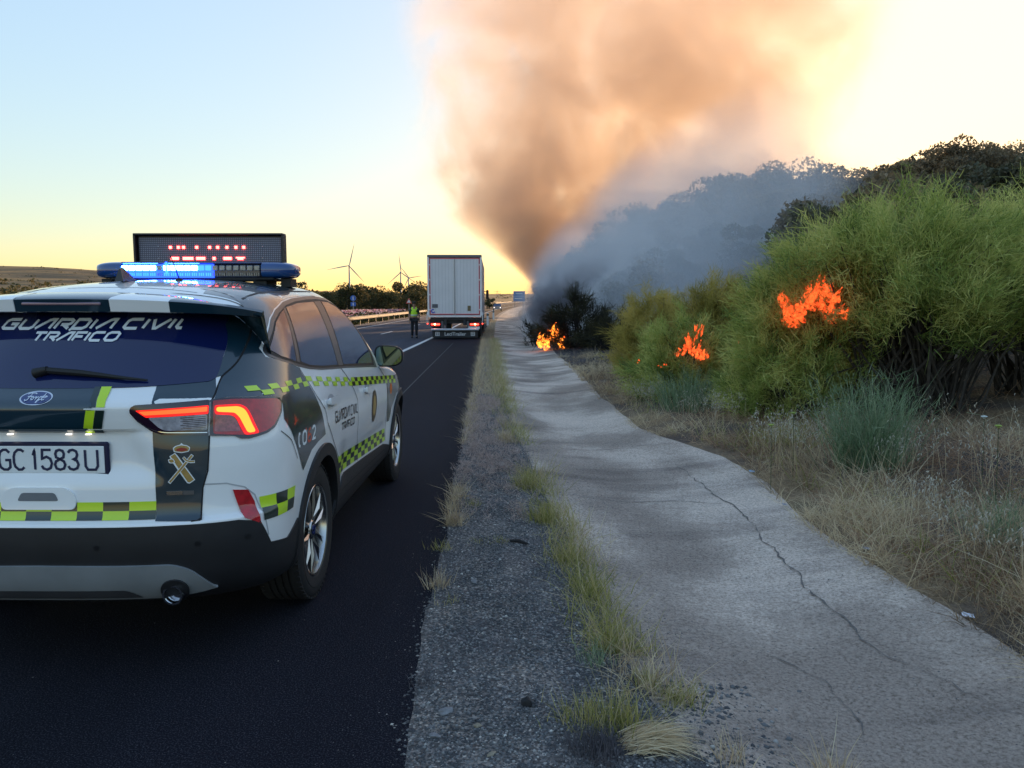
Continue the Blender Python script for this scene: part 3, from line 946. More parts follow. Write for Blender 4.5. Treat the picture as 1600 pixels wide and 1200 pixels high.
for sg in (1, -1):
    f = (lambda l: l) if sg > 0 else mirror
    patch('exhaust_surround', f(arcp(.525, .372, .055, 0, 345, 24)), black_plastic, off=.024, thick=.02, res=.02)
    # exhaust tip
    h, _ = wrap_hit(sg * .525, .37, 0)
    mb = MB().lathe([(.034, -.05), (.042, -.05), (.042, .07), (.036, .07), (.036, -.02), (0, -.02)], (h.x, h.y + .012, .352), 'Y', 28)
    mb.build('exhaust_tip', chrome, car, angle=40)
    mb = MB().lathe([(.0, -.0), (.0355, 0)], (h.x, h.y + .010, .352), 'Y', 20)
    mb.build('exhaust_bore', gap_mat, car)
    patch('rear_reflector', f([(.762, .771), (.823, .762), (.845, .708), (.855, .614), (.791, .652)]), lens_red, off=.006, thick=.01, res=.02)
    ribbon('bumper_crease_shade', [f([(.655, .804), (.74, .800), (.81, .775), (.85, .735), (.872, .66), (.895, .55)])], .006, simple('crease_shade', (.45, .46, .48), .4), off=.0012)  # grey line painted as the shade along the bumper crease
    # side cladding with three ribs
    patch('sill_cladding', f([(1.90, .30), (3.86, .30), (3.86, .40), (3.72, .43), (3.60, .452), (2.9, .492), (2.25, .525), (2.15, .515), (1.99, .435), (1.96, .42)]), black_plastic, off=.008, thick=.014, res=.05)
    ribbon('sill_rib', [f([(2.05, .40), (3.75, .355)]), f([(2.10, .445), (3.70, .40)])], .008, rubber_seal, off=.010)
    for uc, r0 in ((-1.355 + U0, .372), (1.355 + U0, .372)):
        ring = [(uc + (r0 + .062) * math.cos(a), .385 + (r0 + .062) * math.sin(a)) for a in np.linspace(R(-14), R(194), 40)]
        ring += [(uc + (r0 - .004) * math.cos(a), .385 + (r0 - .004) * math.sin(a)) for a in np.linspace(R(194), R(-14), 36)]
        patch('wheel_arch_trim', f(ring), black_plastic, off=.014, thick=.04, res=.03)

# ---- glass
gh = [(0, 1.515), (.416, 1.515), (1.19, 1.512), (1.205, 1.49), (1.189, 1.475), (1.076, 1.415), (.874, 1.314), (.765, 1.231), (.72, 1.219), (.553, 1.213), (.363, 1.206), (.13, 1.203), (0, 1.202)]
full = gh[1:-1]
rg = patch('rear_window', soft(full + mirror(full), .012), car_glass, off=.004, thick=.006, res=.035)
wo = [(1.207, 1.342), (1.197, 1.320), (1.211, 1.303), (1.30, 1.275), (1.465, 1.240), (1.659, 1.209), (1.893, 1.184), (2.461, 1.148), (3.167, 1.097), (3.40, 1.075),
      (3.36, 1.17), (3.27, 1.29), (3.16, 1.40), (3.02, 1.495), (2.88, 1.555), (2.72, 1.587), (2.469, 1.596), (2.218, 1.592), (1.949, 1.579), (1.74, 1.559), (1.541, 1.520), (1.429, 1.479)]
for sg in (1, -1):
    f = (lambda l: l) if sg > 0 else mirror
    patch('window_surround', f(soft(wo, .02)), grey_trim, off=.003, thick=.004, res=.04)
    patch('window_seal', f(soft([(1.222, 1.336), (1.222, 1.318), (1.30, 1.288), (1.48, 1.25), (1.67, 1.219), (1.90, 1.194), (2.461, 1.159), (3.30, 1.100),
                          (3.33, 1.165), (3.235, 1.285), (3.13, 1.385), (3.0, 1.477), (2.86, 1.538), (2.70, 1.570), (2.46, 1.578), (2.218, 1.574), (1.96, 1.562), (1.75, 1.542), (1.56, 1.504), (1.45, 1.465)], .015)),
          rubber_seal, off=.0045, res=.04)
    patch('quarter_window', f(soft([(1.240, 1.334), (1.446, 1.458), (1.563, 1.499), (1.652, 1.518), (1.462, 1.262), (1.30, 1.300)], .01)), car_glass, off=.006, res=.04)
    patch('rear_door_window', f(soft([(1.718, 1.530), (1.986, 1.552), (2.338, 1.560), (2.245, 1.185), (1.932, 1.203), (1.675, 1.228), (1.540, 1.256)], .01)), car_glass, off=.006, res=.04)
    patch('front_door_window', f(soft([(2.525, 1.563), (2.69, 1.556), (2.84, 1.522), (2.98, 1.462), (3.10, 1.372), (3.20, 1.275), (3.27, 1.18), (3.24, 1.120), (2.39, 1.176)], .01)), car_glass, off=.006, res=.04)
    patch('door_pillar_trim', f([(2.355, 1.562), (2.505, 1.566), (2.375, 1.172), (2.262, 1.180)]), grey_trim, off=.0055, res=.04)
    patch('door_pillar_trim', f([(1.664, 1.524), (1.702, 1.530), (1.520, 1.254), (1.478, 1.262)]), grey_trim, off=.0055, res=.04)
    patch('pillar_panel', f([(.770, 1.234), (.80, 1.238), (.949, 1.290), (1.164, 1.377), (1.276, 1.464), (1.312, 1.505), (1.33, 1.54), (1.19, 1.52), (1.185, 1.487), (1.165, 1.466), (1.055, 1.404), (.855, 1.303), (.75, 1.228)]), green_paint, off=.0024, res=.024)
    # panel gaps
    ribbon('tailgate_gap', [f(soft([(1.30, 1.60), (1.345, 1.555), (1.312, 1.50), (1.276, 1.46), (1.164, 1.373), (.949, 1.286), (.799, 1.235), (.742, 1.184), (.704, 1.146)], .03, False))], .007, gap_mat)
    ribbon('tailgate_gap', [f([(.684, 1.005), (.67, .86), (.648, .79), (.636, .665), (.60, .662)])], .006, gap_mat)
    ribbon('rear_door_gap', [f([(1.470, 1.250), (1.545, 1.158), (1.60, 1.07), (1.69, .99), (1.72, .915), (1.91, .745), (2.01, .66), (2.03, .54), (2.0, .43)])], .006, gap_mat)
    ribbon('rear_door_gap', [f([(2.31, 1.158), (2.46, 1.06), (2.575, .93), (2.60, .70), (2.64, .60), (2.66, .50)])], .006, gap_mat)
    ribbon('front_door_gap', [f([(3.45, 1.08), (3.63, .98), (3.72, .85), (3.74, .60), (3.72, .45)])], .006, gap_mat)
    ribbon('bumper_gap', [f([(1.02, .985), (1.10, .93), (1.165, .83)])], .004, gap_mat)
    # tail lamps
    tl = patch('tail_lamp', f(soft([(.378, 1.124), (.39, 1.138), (.462, 1.141), (.58, 1.145), (.694, 1.149), (.678, 1.006), (.495, 1.016), (.455, 1.032), (.404, 1.076), (.380, 1.110)], .01)), lens_dark, off=.008, thick=.02, res=.025)
    patch('lit_edge', f(soft([(.400, 1.121), (.688, 1.130), (.684, 1.094), (.438, 1.091)], .006)), led_edge, off=.0092, res=.025, parent=tl)
    patch('lit_strip', f(soft([(.412, 1.116), (.682, 1.124), (.680, 1.104), (.432, 1.101)], .005)), led_tail, off=.0100, res=.025, parent=tl)
    patch('clear_lens', f(soft([(.445, 1.090), (.680, 1.092), (.676, 1.027), (.509, 1.034), (.486, 1.045)], .01)), lens_clear, off=.0095, res=.025, parent=tl)
    ribbon('lens_rib', [f([(.57 + .01 * (i % 2), 1.084 - i * .0075), (.672, 1.085 - i * .0075)]) for i in range(8)], .0022, lens_dark, off=.0105, parent=tl)
    ribbon('lamp_edge', [f(soft([(.40, 1.085), (.455, 1.040), (.497, 1.026), (.676, 1.017)], .02, False))], .003, chrome, off=.0105, parent=tl)
    tl = patch('tail_lamp', f(soft([(.699, 1.149), (.778, 1.152), (1.03, 1.138), (1.078, 1.126), (1.088, 1.106), (1.055, 1.062), (.985, 1.008), (.931, .989), (.847, .977), (.809, .980), (.790, .994), (.684, 1.003)], .01)), lens_dark, off=.008, thick=.02, res=.025)
    patch('red_lens', f(soft([(.706, 1.143), (.80, 1.144), (1.03, 1.128), (1.068, 1.118), (1.072, 1.106), (1.045, 1.066), (.978, 1.016), (.925, .998), (.86, .990), (.80, .997), (.70, 1.010)], .01)), lens_red, off=.0095, res=.025, parent=tl)
    patch('lit_edge', f(soft([(.712, 1.128), (.822, 1.124), (.854, 1.108), (.868, 1.080), (.892, .994), (.826, .993), (.802, 1.062), (.786, 1.080), (.711, 1.090)], .012)), led_edge, off=.0108, res=.02, parent=tl)
    patch('lit_strip', f(soft([(.719, 1.119), (.815, 1.115), (.843, 1.101), (.855, 1.076), (.876, 1.001), (.840, 1.000), (.816, 1.068), (.796, 1.090), (.718, 1.100)], .012)), led_tail2, off=.0116, res=.02, parent=tl)
    patch('clear_lens', f(soft([(.713, 1.089), (.784, 1.080), (.800, 1.058), (.812, 1.011), (.704, 1.018)], .01)), simple('pink_lamp_lens', (.38, .10, .11), .15, coat=1., var=.4, scale=60), off=.0112, res=.02, parent=tl)

# ---- lettering on the glass, plate, doors
ribbon('window_lettering', text_lines([('G', .060, .022), ('U', .060, .022), ('A', .058, .022), ('R', .058, .020), ('D', .056, .024), ('I', .0, .030), ('A', .056, .052), ('C', .056, .024), ('I', .0, .022), ('V', .060, .020), ('I', .0, .026), ('L', .045, .0)], -.315, 1.440, .038, .35), .0125, white_film, off=.0055, res=.012)
ribbon('window_lettering', text_lines([('T', .044, .014), ('R', .044, .016), ('A', .046, .016), ('F', .042, .012), ('I', .0, .018), ('C', .046, .016), ('O', .048, 0)], -.148, 1.390, .033, .35) + [[(-.001, 1.432), (.012, 1.441)]], .0105, white_film, off=.0055, res=.012)
# number plate
hp, _ = wrap_hit(0, .917, 0)
plate = empty('number_plate', (0.0, hp.y - .004, .917), 0, car)
MB().box((0, 0, 0), (.556, .014, .145), bev=.006).build('plate_frame', simple('navy_plate_frame', (.01, .012, .05), .35), plate, angle=30)
MB().box((0, -.0085, 0), (.520, .004, .112), bev=.003).build('plate_face', simple('plate_white', (.82, .85, .86), .35, var=.02), plate)
def plate_hit(u, z, off): return Vector((u, -.0106 - off, z)), Vector((0, -1, 0))
ribbon('plate_lettering', text_lines([('g', .044, .016), ('c', .044, .034), ('1', .016, .0195), ('5', .042, .0125), ('8', .042, .0125), ('3', .042, .029), ('U', .050, 0)], -.170, -.041, .082, 0), .0105, simple('plate_navy', (.015, .02, .07), .4), off=.001, parent=plate, hitf=plate_hit, res=.01)
lamp_w = emit('number_plate_lamp_glow', (1., .92, .8), .6)
for sx in (-.2, -.12, .12, .2):
    MB().box((sx, hp.y - .012, 1.022), (.02, .012, .005)).build('plate_lamp', lamp_w, car)
# maker's oval badge
def badge_hit(u, z, off):
    h, n = wrap_hit(u, z, 0); return (h + n * (.004 + off) if h else None), n
patch('oval_badge', arcp(0, 1.168, .066, 0, 348, 30, .0255), chrome, off=.005, thick=.006, res=.02)
patch('badge_face', arcp(0, 1.168, .060, 0, 348, 30, .0215), simple('badge_blue', (.01, .03, .16), .2, coat=1.), off=.006, res=.02)
ribbon('badge_script', [
    [(-.040, 1.180), (-.030, 1.184), (-.012, 1.184), (-.004, 1.181)], [(-.022, 1.183), (-.030, 1.160), (-.038, 1.157), (-.042, 1.162)], [(-.034, 1.171), (-.016, 1.172)],
    [(-.014, 1.160), (-.018, 1.165), (-.013, 1.171), (-.007, 1.168), (-.009, 1.161), (-.014, 1.160)], [(-.004, 1.169), (.002, 1.170), (.001, 1.160), (.004, 1.167), (.011, 1.171)],
    [(.026, 1.169), (.018, 1.171), (.013, 1.164), (.018, 1.159), (.026, 1.164), (.033, 1.183)], [(.027, 1.165), (.029, 1.159), (.038, 1.161)]], .0036, chrome, off=.0072, res=.01)
patch('hybrid_badge', [(.507, .784), (.570, .783), (.570, .767), (.507, .768)], chrome, off=.005, thick=.005)
patch('hybrid_badge', [(.572, .783), (.613, .781), (.613, .765), (.572, .766)], grey_trim, off=.005, thick=.005)
# emblem: crown over crossed sword and fasces
patch('emblem_crown', soft([(.540, .945), (.536, .962), (.548, .970), (.566, .974), (.571, .982), (.577, .974), (.594, .970), (.606, .961), (.600, .944), (.571, .939)], .004), white_film, off=.0024, res=.01)
patch('emblem_crown', soft([(.544, .948), (.541, .960), (.551, .967), (.571, .971), (.592, .967), (.602, .959), (.597, .947), (.571, .943)], .003), gold_film, off=.0030, res=.01)
patch('emblem_crown', [(.551, .949), (.551, .957), (.571, .962), (.592, .957), (.592, .949), (.571, .946)], simple('red_emblem_film', (.35, .03, .02), .4), off=.0036, res=.01)
patch('emblem_fasces', [(.522, .928), (.545, .941), (.556, .928), (.620, .826), (.598, .811), (.588, .814), (.532, .905)], white_film, off=.0024, res=.015)
patch('emblem_fasces', [(.527, .928), (.544, .937), (.615, .827), (.598, .816), (.591, .818)], gold_film, off=.0030, res=.015)
patch('emblem_axe', soft([(.516, .915), (.520, .900), (.534, .898), (.545, .905), (.536, .919)], .004), white_film, off=.0038, res=.01)
patch('emblem_axe', soft([(.519, .914), (.523, .903), (.533, .901), (.541, .906), (.534, .916)], .004), gold_film, off=.0043, res=.01)
ribbon('emblem_sword', [[(.518, .818), (.614, .930)]], .013, white_film, off=.0045, res=.01)
ribbon('emblem_sword', [[(.521, .821), (.612, .928)]], .008, gold_film, off=.0051, res=.01)
ribbon('emblem_guard', [[(.577, .922), (.588, .908), (.604, .902), (.622, .902)]], .011, white_film, off=.0054, res=.01)
ribbon('emblem_guard', [[(.578, .921), (.589, .908), (.604, .903), (.620, .903)]], .006, gold_film, off=.0060, res=.01)
# side lettering
for sg in (1, -1):
    def side_hit(u, z, off, sg=sg):
        return wrap_hit(sg * u if sg > 0 else -(4.49 - u), z, off)
    tl1 = text_lines([('G', .045, .018), ('U', .045, .018), ('A', .045, .018), ('R', .045, .016), ('D', .045, .020), ('I', .0, .020), ('A', .045, .045), ('C', .042, .020), ('I', .0, .020), ('V', .046, .014), ('I', .0, .020), ('L', .036, .0)], 0, 0, .058, .2)
    tl1 = [[(1.925 + x * 1.02, .882 + y - x * .045) for x, y in l] for l in tl1]
    ribbon('door_lettering', tl1, .0105, black_film, off=.0026, hitf=side_hit, res=.02)
    tl2 = text_lines([('T', .04, .012), ('R', .04, .012), ('A', .04, .012), ('F', .038, .012), ('I', .0, .016), ('C', .04, .012), ('O', .04, .0)], 0, 0, .040, .2)
    tl2 = [[(2.10 + x * 1.15, .808 + y - x * .045) for x, y in l] for l in tl2]
    ribbon('door_lettering', tl2, .0095, black_film, off=.0026, hitf=side_hit, res=.02)
    if sg > 0:
        q = text_lines([('p', .030, .030), ('0', .055, .022), ('6', .055, .022), ('2', .055, 0)], 1.185, .880, .062, .15)
        ribbon('phone_number', q[:2], .013, white_film, off=.0026, res=.02)
        ribbon('phone_number', q[2:3], .013, simple('red_number_film', (.60, .10, .06), .4), off=.0026, res=.02)
        ribbon('phone_number', q[3:], .013, white_film, off=.0026, res=.02)
        patch('phone_star', [(1.292, .944), (1.308, .956), (1.318, .944), (1.305, .935)], simple('red_number_film', (.60, .10, .06), .4), off=.0026)
    patch('door_emblem', arcp(3.165 if sg > 0 else -3.165, .815, .095, 0, 345, 24, .118), simple('brown_emblem_film', (.10, .06, .03), .4, var=.4, scale=40), off=.0024)
    patch('door_emblem_ring', arcp(3.165 if sg > 0 else -3.165, .815, .055, 0, 345, 20, .075), gold_film, off=.0032)
    patch('wing_emblem', arcp(sg * 3.86, .865, .050, 0, 345, 20, .045), orange_film, off=.0024)
    # door handles
    for u, z in ((1.88, 1.020), (2.92, .970)):
        patch('door_handle', soft([(sg * (u - .12), z - .022), (sg * (u - .12), z + .016), (sg * (u + .12), z + .008), (sg * (u + .12), z - .030)], .015), white_paint, off=.028, thick=.012, res=.03)
        patch('handle_recess_shade', arcp(sg * u, z - .006, .085, 0, 345, 18, .036), simple('handle_shade', (.35, .36, .38), .5), off=.0014, res=.03)  # flat grey patch stands for the shade behind the handle
        MB().box((0, 0, 0), (.024, .03, .03), bev=.006).build('handle_post', white_paint, car, loc=wrap_hit(sg * (u - .10), z - .003, .010)[0])
        MB().box((0, 0, 0), (.024, .03, .03), bev=.006).build('handle_post', white_paint, car, loc=wrap_hit(sg * (u + .10), z - .012, .010)[0])

# ---- tailgate grip, wiper, parking sensors
patch('grip_plate', soft([(-.155, .742), (-.145, .785), (-.11, .806), (.11, .806), (.145, .785), (.155, .742), (.145, .716), (-.145, .716)], .02), white_paint, off=.010, thick=.012, res=.02)
patch('grip_recess_shade', soft([(-.085, .752), (-.068, .786), (.068, .786), (.085, .752)], .012), simple('grip_shade', (.16, .17, .19), .5), off=.0112, res=.02)  # flat dark patch painted as the shade inside the grip
def glass_hit(u, z, off):
    h, n = wrap_hit(u, z, off); return h, n
pts = [wrap_hit(-.02, 1.262, .022)[0], wrap_hit(.14, 1.252, .020)[0], wrap_hit(.32, 1.232, .018)[0], wrap_hit(.405, 1.226, .012)[0]]
MB().tube(pts, [.014, .013, .007, .004], 8).tube([wrap_hit(-.055, 1.255, .012)[0], wrap_hit(0, 1.262, .024)[0]], [.022, .016], 10).build('rear_wiper', rubber_seal, car, angle=40)
for u in (-.62, -.25, .25, .62, .80):
    h, n = wrap_hit(u, .57, .008)
    patch('parking_sensor', arcp(u, .57, .011, 0, 330, 11), simple('sensor_black', (.012, .012, .014), .35), off=.0085, res=.02)

# ---- spoiler
def spoiler(x0, x1, mat, name, inset=0.0, n=14):
    V = []; F = []
    for i in range(n + 1):
        x = x0 + (x1 - x0) * i / n
        a = abs(x) / .80
        yl = -2.055 + .13 * a ** 2 + .10 * a ** 6
        zt = 1.580 - .034 * a ** 2 - .030 * a ** 6 - inset * .3
        hb = .060 - .030 * a ** 3
        yf_ = -1.72
        h = BODY.ray_cast(Vector((x, yf_, 3)), Vector((0, 0, -1)))[0]
        zf = h.z + .004
        V += [(x, yf_, zf), (x, (yf_ + yl) / 2, (zf + zt) / 2 + .014), (x, yl + .02, zt + .001), (x, yl + inset, zt - .008), (x, yl + .012 + inset, zt - hb), (x, yl + .03, zt - hb - .004), (x, -1.86, zt - hb + .01)]
        if i:
            b = (i - 1) * 7
            for k in range(6): F.append((b + k, b + k + 1, b + k + 8, b + k + 7))
    F.append(tuple(range(7))); F.append(tuple(n * 7 + k for k in range(7))[::-1])
    m = MB(); m.add(V, F)
    return m.build(name, mat, car, angle=35)
spoiler(-.205, .205, green_paint, 'spoiler_centre', .004)
for sg in (1, -1):
    spoiler(sg * .2055, sg * .445, white_paint, 'spoiler_panel')
    spoiler(sg * .4455, sg * .79, green_paint, 'spoiler_tip')
MB().box((0, -2.044, 1.551), (.34, .012, .012), bev=.004).build('high_brake_lamp', simple('brake_lamp_grey', (.22, .14, .20), .2, coat=1.), car)

# roof bands
def roof_hit(x, y, off):
    h = BODY.ray_cast(Vector((x, y, 3)), Vector((0, 0, -1)))
    return (h[0] + h[1] * off, h[1]) if h[0] else (None, Vector((0, 0, 1)))
for sg in (1, -1):
    patch('roof_stripe', [(sg * a, b) for a, b in [(.43, -1.60), (.60, -1.60), (.62, -1.2), (.60, -.5), (.56, -.1), (.40, -.1), (.37, -1.0), (.36, -1.26)]], green_paint, off=.0015, hitf=roof_hit, res=.05)
    ribbon('roof_seam', [[(sg * .60, -1.55), (sg * .625, -1.1), (sg * .62, -.4), (sg * .56, .0)]], .012, rubber_seal, off=.002, hitf=roof_hit, res=.06)
ribbon('roof_seam', [[(-.60, -1.715), (.60, -1.715)]], .006, gap_mat, off=.003, hitf=roof_hit, res=.05)
ribbon('roof_crease_shade', [[(-.25, -1.56), (.10, -1.57), (.40, -1.60)]], .010, simple('crease_shade', (.45, .46, .48), .4), off=.001, hitf=roof_hit, res=.05)  # grey line stands for the shading of a fold in the roof

# cut the wheel arches out of the body
cut = MB()
for y in (-1.355, 1.355):
    for sg in (-1, 1):
        cut.lathe([(.372, sg * .52), (.372, sg * 1.2)], (0, y, .385), 'X', 40)
        k = len(cut.v)
        cut.f.append(tuple(range(k - 80, k - 40))); cut.f.append(tuple(range(k - 40, k)))
cut_o = cut.build('arch_cutter', gap_mat, car)
md = body.modifiers.new('cut', 'BOOLEAN'); md.operation = 'DIFFERENCE'; md.object = cut_o; md.solver = 'EXACT'
bpy.context.view_layer.update()
dg = bpy.context.evaluated_depsgraph_get()
nm = bpy.data.meshes.new_from_object(body.evaluated_get(dg))
body.modifiers.clear()
# inside of the arches dark: faces whose centre lies on the cutter wall
nm.materials.clear(); nm.materials.append(white_paint); nm.materials.append(black_plastic)
for p in nm.polygons:
    c = p.center
    ins = any(math.hypot(c.y - y, c.z - .385) < .3735 and abs(c.x) > .5 for y in (-1.355, 1.355))
    p.material_index = 1 if (ins or c.z < .275) else 0
nm.shade_smooth(); nm.set_sharp_from_angle(angle=R(35))
body.data = nm
bpy.data.objects.remove(cut_o)

# ---- wheels
tyre_mat = simple('tyre_rubber', (.018, .017, .018), .75, bmp=.2, bscale=400, var=.2)
alloy = simple('polished_alloy', (.55, .54, .53), .22, metal=1.0, var=.1)
alloy_dark = simple('dark_alloy', (.05, .05, .055), .45, metal=.6)
def wheel_parts(parent):
    RT, RW = .358, .236
    prof = [(RW, -.095), (RW + .012, -.108), (.285, -.115), (.325, -.112), (.346, -.100), (.354, -.088)]
    for c in (-.052, -.018, .018, .052):
        prof += [(RT, c - .012), (RT, c - .005), (RT - .009, c - .004), (RT - .009, c + .004), (RT, c + .005)]
    prof += [(RT, .075), (.354, .088), (.346, .100), (.325, .112), (.300, .1135), (.298, .1155), (.285, .1155), (RW + .012, .108), (RW, .095)]
    MB().lathe(prof, axis='X', n=72).build('tyre', tyre_mat, parent, angle=30)
    # shoulder blocks
    sb = MB()
    for k in range(60):
        a = 2 * math.pi * k / 60
        M = Matrix.Rotation(a, 3, 'X')
        for s in (-1, 1):
            sb.box(M @ Vector((s * .094, 0, .3505)), (.024, .024, .010), m=M)
    tag(sb.build('tread_blocks', tyre_mat, parent), kind='stuff')
    MB().lathe([(.236, .095), (.243, .104), (.240, .108), (.228, .104), (.222, .085), (.214, .0), (.218, -.09), (.236, -.095)], axis='X', n=60).build('rim', alloy, parent, angle=35)
    MB().lathe([(.0, .005), (.165, .005), (.165, -.02), (.0, -.02)], axis='X', n=40).build('brake_disc', alloy_dark, parent)
    MB().lathe([(.214, -.085), (.0, -.085)], axis='X', n=30).build('wheel_back', gap_mat, parent)
    MB().lathe([(.052, .02), (.055, .078), (.046, .088), (.030, .091), (.0, .091)], axis='X', n=32).build('hub', alloy, parent, angle=35)
    MB().lathe([(.026, .090), (.026, .095), (.0, .096)], axis='X', n=24).build('hub_cap', simple('badge_blue', (.01, .03, .16), .2, coat=1.), parent)
    for k in range(5):
        a = 2 * math.pi * k / 5
        M = Matrix.Rotation(a, 3, 'X')
        m = MB()
        for s in (-1, 1):
            ys = [(s * .008, .040), (s * .040, .045), (s * .052, .12), (s * .078, .222), (s * .040, .228), (s * .022, .12)]
            if s < 0: ys = ys[::-1]
            V = []
            for (y, z) in ys: V.append(M @ Vector((.082 + .10 * (z - .04) * .5, y, z)))
            for (y, z) in ys: V.append(M @ Vector((.045 + .03 * z, y * 1.04, z)))
            mid = M @ Vector((.094 + .10 * .05, s * .036, .13))
            n = 6
            F = [(i, (i + 1) % n, 2 * n) for i in range(n)] + [tuple(range(n, 2 * n))] + [(i, (i + 1) % n, n + (i + 1) % n, n + i) for i in range(n)]
            V.append(mid)
            m.add(V, F)
        m.build('spoke', alloy, parent, angle=20)
        b = MB(); p = M @ Vector((.082, 0, .036)); b.lathe([(.0075, -.01), (.0075, .012), (.0, .013)], tuple(p), 'X', 8)
        b.build('wheel_nut', alloy_dark, parent)
w0 = empty('wheel', (.775, -1.355, .358), 0, car)
wheel_parts(w0)
for i, (x, y) in enumerate(((.775, 1.355), (-.775, -1.355), (-.775, 1.355))):
    w = copy_tree(w0, car)
    w.location = (x, y, .358)
    w.rotation_euler = (R(23 + 31 * i), 0, 0 if x > 0 else math.pi)
w0.rotation_euler = (R(8), 0, 0)
und = MB().box((0, 0, .30), (1.05, 3.9, .12)).box((0, -1.355, .36), (1.3, .09, .09)).box((0, 1.355, .36), (1.3, .09, .09))
und.build('underbody', gap_mat, car)

# ---- door mirrors
for sg in (1, -1):
    mr = empty('door_mirror', (sg * .955, .64, 1.150), 0, car)
    mb = MB()
    prof = []
    V = []; F = []
    n = 20; ks = 7
    for k in range(ks):
        t = k / (ks - 1)
        s = math.sqrt(max(0.02, 1 - t ** 2.4))
        for i in range(n):
            a = 2 * math.pi * i / n
            ca, sa = math.cos(a), math.sin(a)
            x = .112 * math.copysign(abs(ca) ** .62, ca) * s
            z = .083 * math.copysign(abs(sa) ** .62, sa) * s * (1 - .16 * (sg * ca))
            V.append((x, -.045 + .13 * t, z))
        if k:
            for i in range(n): F.append(((k - 1) * n + i, (k - 1) * n + (i + 1) % n, k * n + (i + 1) % n, k * n + i))
    F.append(tuple((ks - 1) * n + i for i in range(n))); 
    mb.add(V, F).build('mirror_shell', simple('mirror_black', (.012, .012, .015), .35, coat=.2), mr, angle=50)
    V = []
    for s, y in ((.999, -.0445), (.90, -.050), (.88, -.040)):
        for i in range(n):
            a = 2 * math.pi * i / n; ca, sa = math.cos(a), math.sin(a)
            V.append((.112 * math.copysign(abs(ca) ** .62, ca) * s, y, .083 * math.copysign(abs(sa) ** .62, sa) * s * (1 - .16 * (sg * ca))))
    F = [((k) * n + i, k * n + (i + 1) % n, (k + 1) * n + (i + 1) % n, (k + 1) * n + i) for k in range(2) for i in range(n)]
    MB().add(V, F).build('mirror_rim', rubber_seal, mr, angle=40)
    V = [(v[0], -.041, v[2]) for v in V[2 * n:]]
    MB().add(V, [tuple(range(n))]).build('mirror_glass', simple('mirror_silver', (.10, .15, .15), .03, metal=1.), mr)
    MB().box((-sg * .12, .03, -.062), (.12, .07, .035), bev=.012).build('mirror_arm', rubber_seal, mr, angle=30)

# ---- roof bar and message sign
bar = empty('light_bar', (.0, -.58, 1.748), 0, car)
MB().box((0, 0, -.048), (.98, .24, .022), bev=.008).box((-.40, 0, -.075), (.08, .20, .05)).box((.40, 0, -.075), (.08, .20, .05)).box((.545, 0, -.07), (.06, .12, .05)).box((-.545, 0, -.07), (.06, .12, .05)).build('bar_base', rubber_seal, bar, angle=30)
MB().box((0, .0, -.002), (.84, .250, .082), bev=.012).build('bar_core', simple('bar_core_dark', (.03, .035, .06), .3, coat=.5), bar, angle=30)
for sg in (1, -1):
    V = []; F = []
    n = 20; ks = 9
    for k in range(ks):
        t = k / (ks - 1)
        s = math.sqrt(max(.004, 1 - t ** 3))
        x = .4205 + .185 * t
        for i in range(n):
            a = 2 * math.pi * i / n; ca, sa = math.cos(a), math.sin(a)
            V.append((sg * x, .135 * math.copysign(abs(ca) ** .5, ca) * (.35 + .65 * s), .0525 * math.copysign(abs(sa) ** .6, sa) * (.45 + .55 * s) + .004))
        if k:
            for i in range(n): F.append(((k - 1) * n + i, (k - 1) * n + (i + 1) % n, k * n + (i + 1) % n, k * n + i))
    F.append(tuple((ks - 1) * n + i for i in range(n))); F.append(tuple(range(n)))
    MB().add(V, F).build('end_lens', blue_lens, bar, angle=60)
MB().box((0, 0, .046), (.84, .262, .012), bev=.005).build('bar_lid', simple('bar_lid_blue', (.01, .03, .12), .2, coat=1.), bar, angle=30)
lit_blue = emit('lit_blue_led', (.10, .42, 1.0), 14.0, (.1, .3, .9))
lit_blue2 = emit('lit_deep_blue_led', (.01, .06, 1.0), 3.2, (.02, .1, .6))
lit_glow = emit('lit_blue_lens_glow', (.01, .05, 1.0), 1.6, (.01, .04, .5))
MB().box((-.135, -.1255, -.002), (.545, .004, .080)).build('lit_lens', lit_glow, bar)
unlit = simple('unlit_led_reflector', (.22, .24, .27), .25, metal=.6, var=.3, scale=50)
modx = np.linspace(-.395, .395, 20)
for i, x in enumerate(modx):
    lit = (-.41 < x < -.20) or (-.18 < x < .06)
    semi = .06 <= x < .13
    MB().box((x, -.129, .016), (.034, .012, .030), bev=.003).build('led_module', lit_blue if lit else (lit_blue2 if semi else unlit), bar)
    for k in range(3):
        MB().box((x - .012 + .012 * k, -.129, -.022), (.005, .010, .018)).build('led_bar', lit_blue2 if (lit or semi) else unlit, bar)
MB().box((-.145, -.131, .016), (.010, .012, .07)).build('bar_divider', lit_blue2, bar)
# sign
sg_ = empty('message_sign', (.002, -.40, 1.875), 0, car)
MB().box((0, .02, 0), (.93, .05, .215), bev=.006).build('sign_case', simple('sign_case_black', (.012, .012, .018), .4), sg_, angle=30)
MB().box((0, -.008, .112), (.945, .075, .012), bev=.003).box((.469, -.008, 0), (.012, .06, .215)).box((-.469, -.008, 0), (.012, .06, .215)).build('sign_hood', simple('sign_case_black', (.012, .012, .018), .4), sg_, angle=30)
pm, pt, pb, po = nodes_of('sign_led_grid')
tc = N(pt, 'ShaderNodeTexCoord'); mp = N(pt, 'ShaderNodeMapping'); mp.inputs['Scale'].default_value = (1, 1, 1)
pt.links.new(tc.outputs['Object'], mp.inputs[0])
vo = N(pt, 'ShaderNodeTexVoronoi'); vo.feature = 'DISTANCE_TO_EDGE'; vo.inputs['Scale'].default_value = 80; vo.inputs['Randomness'].default_value = 0
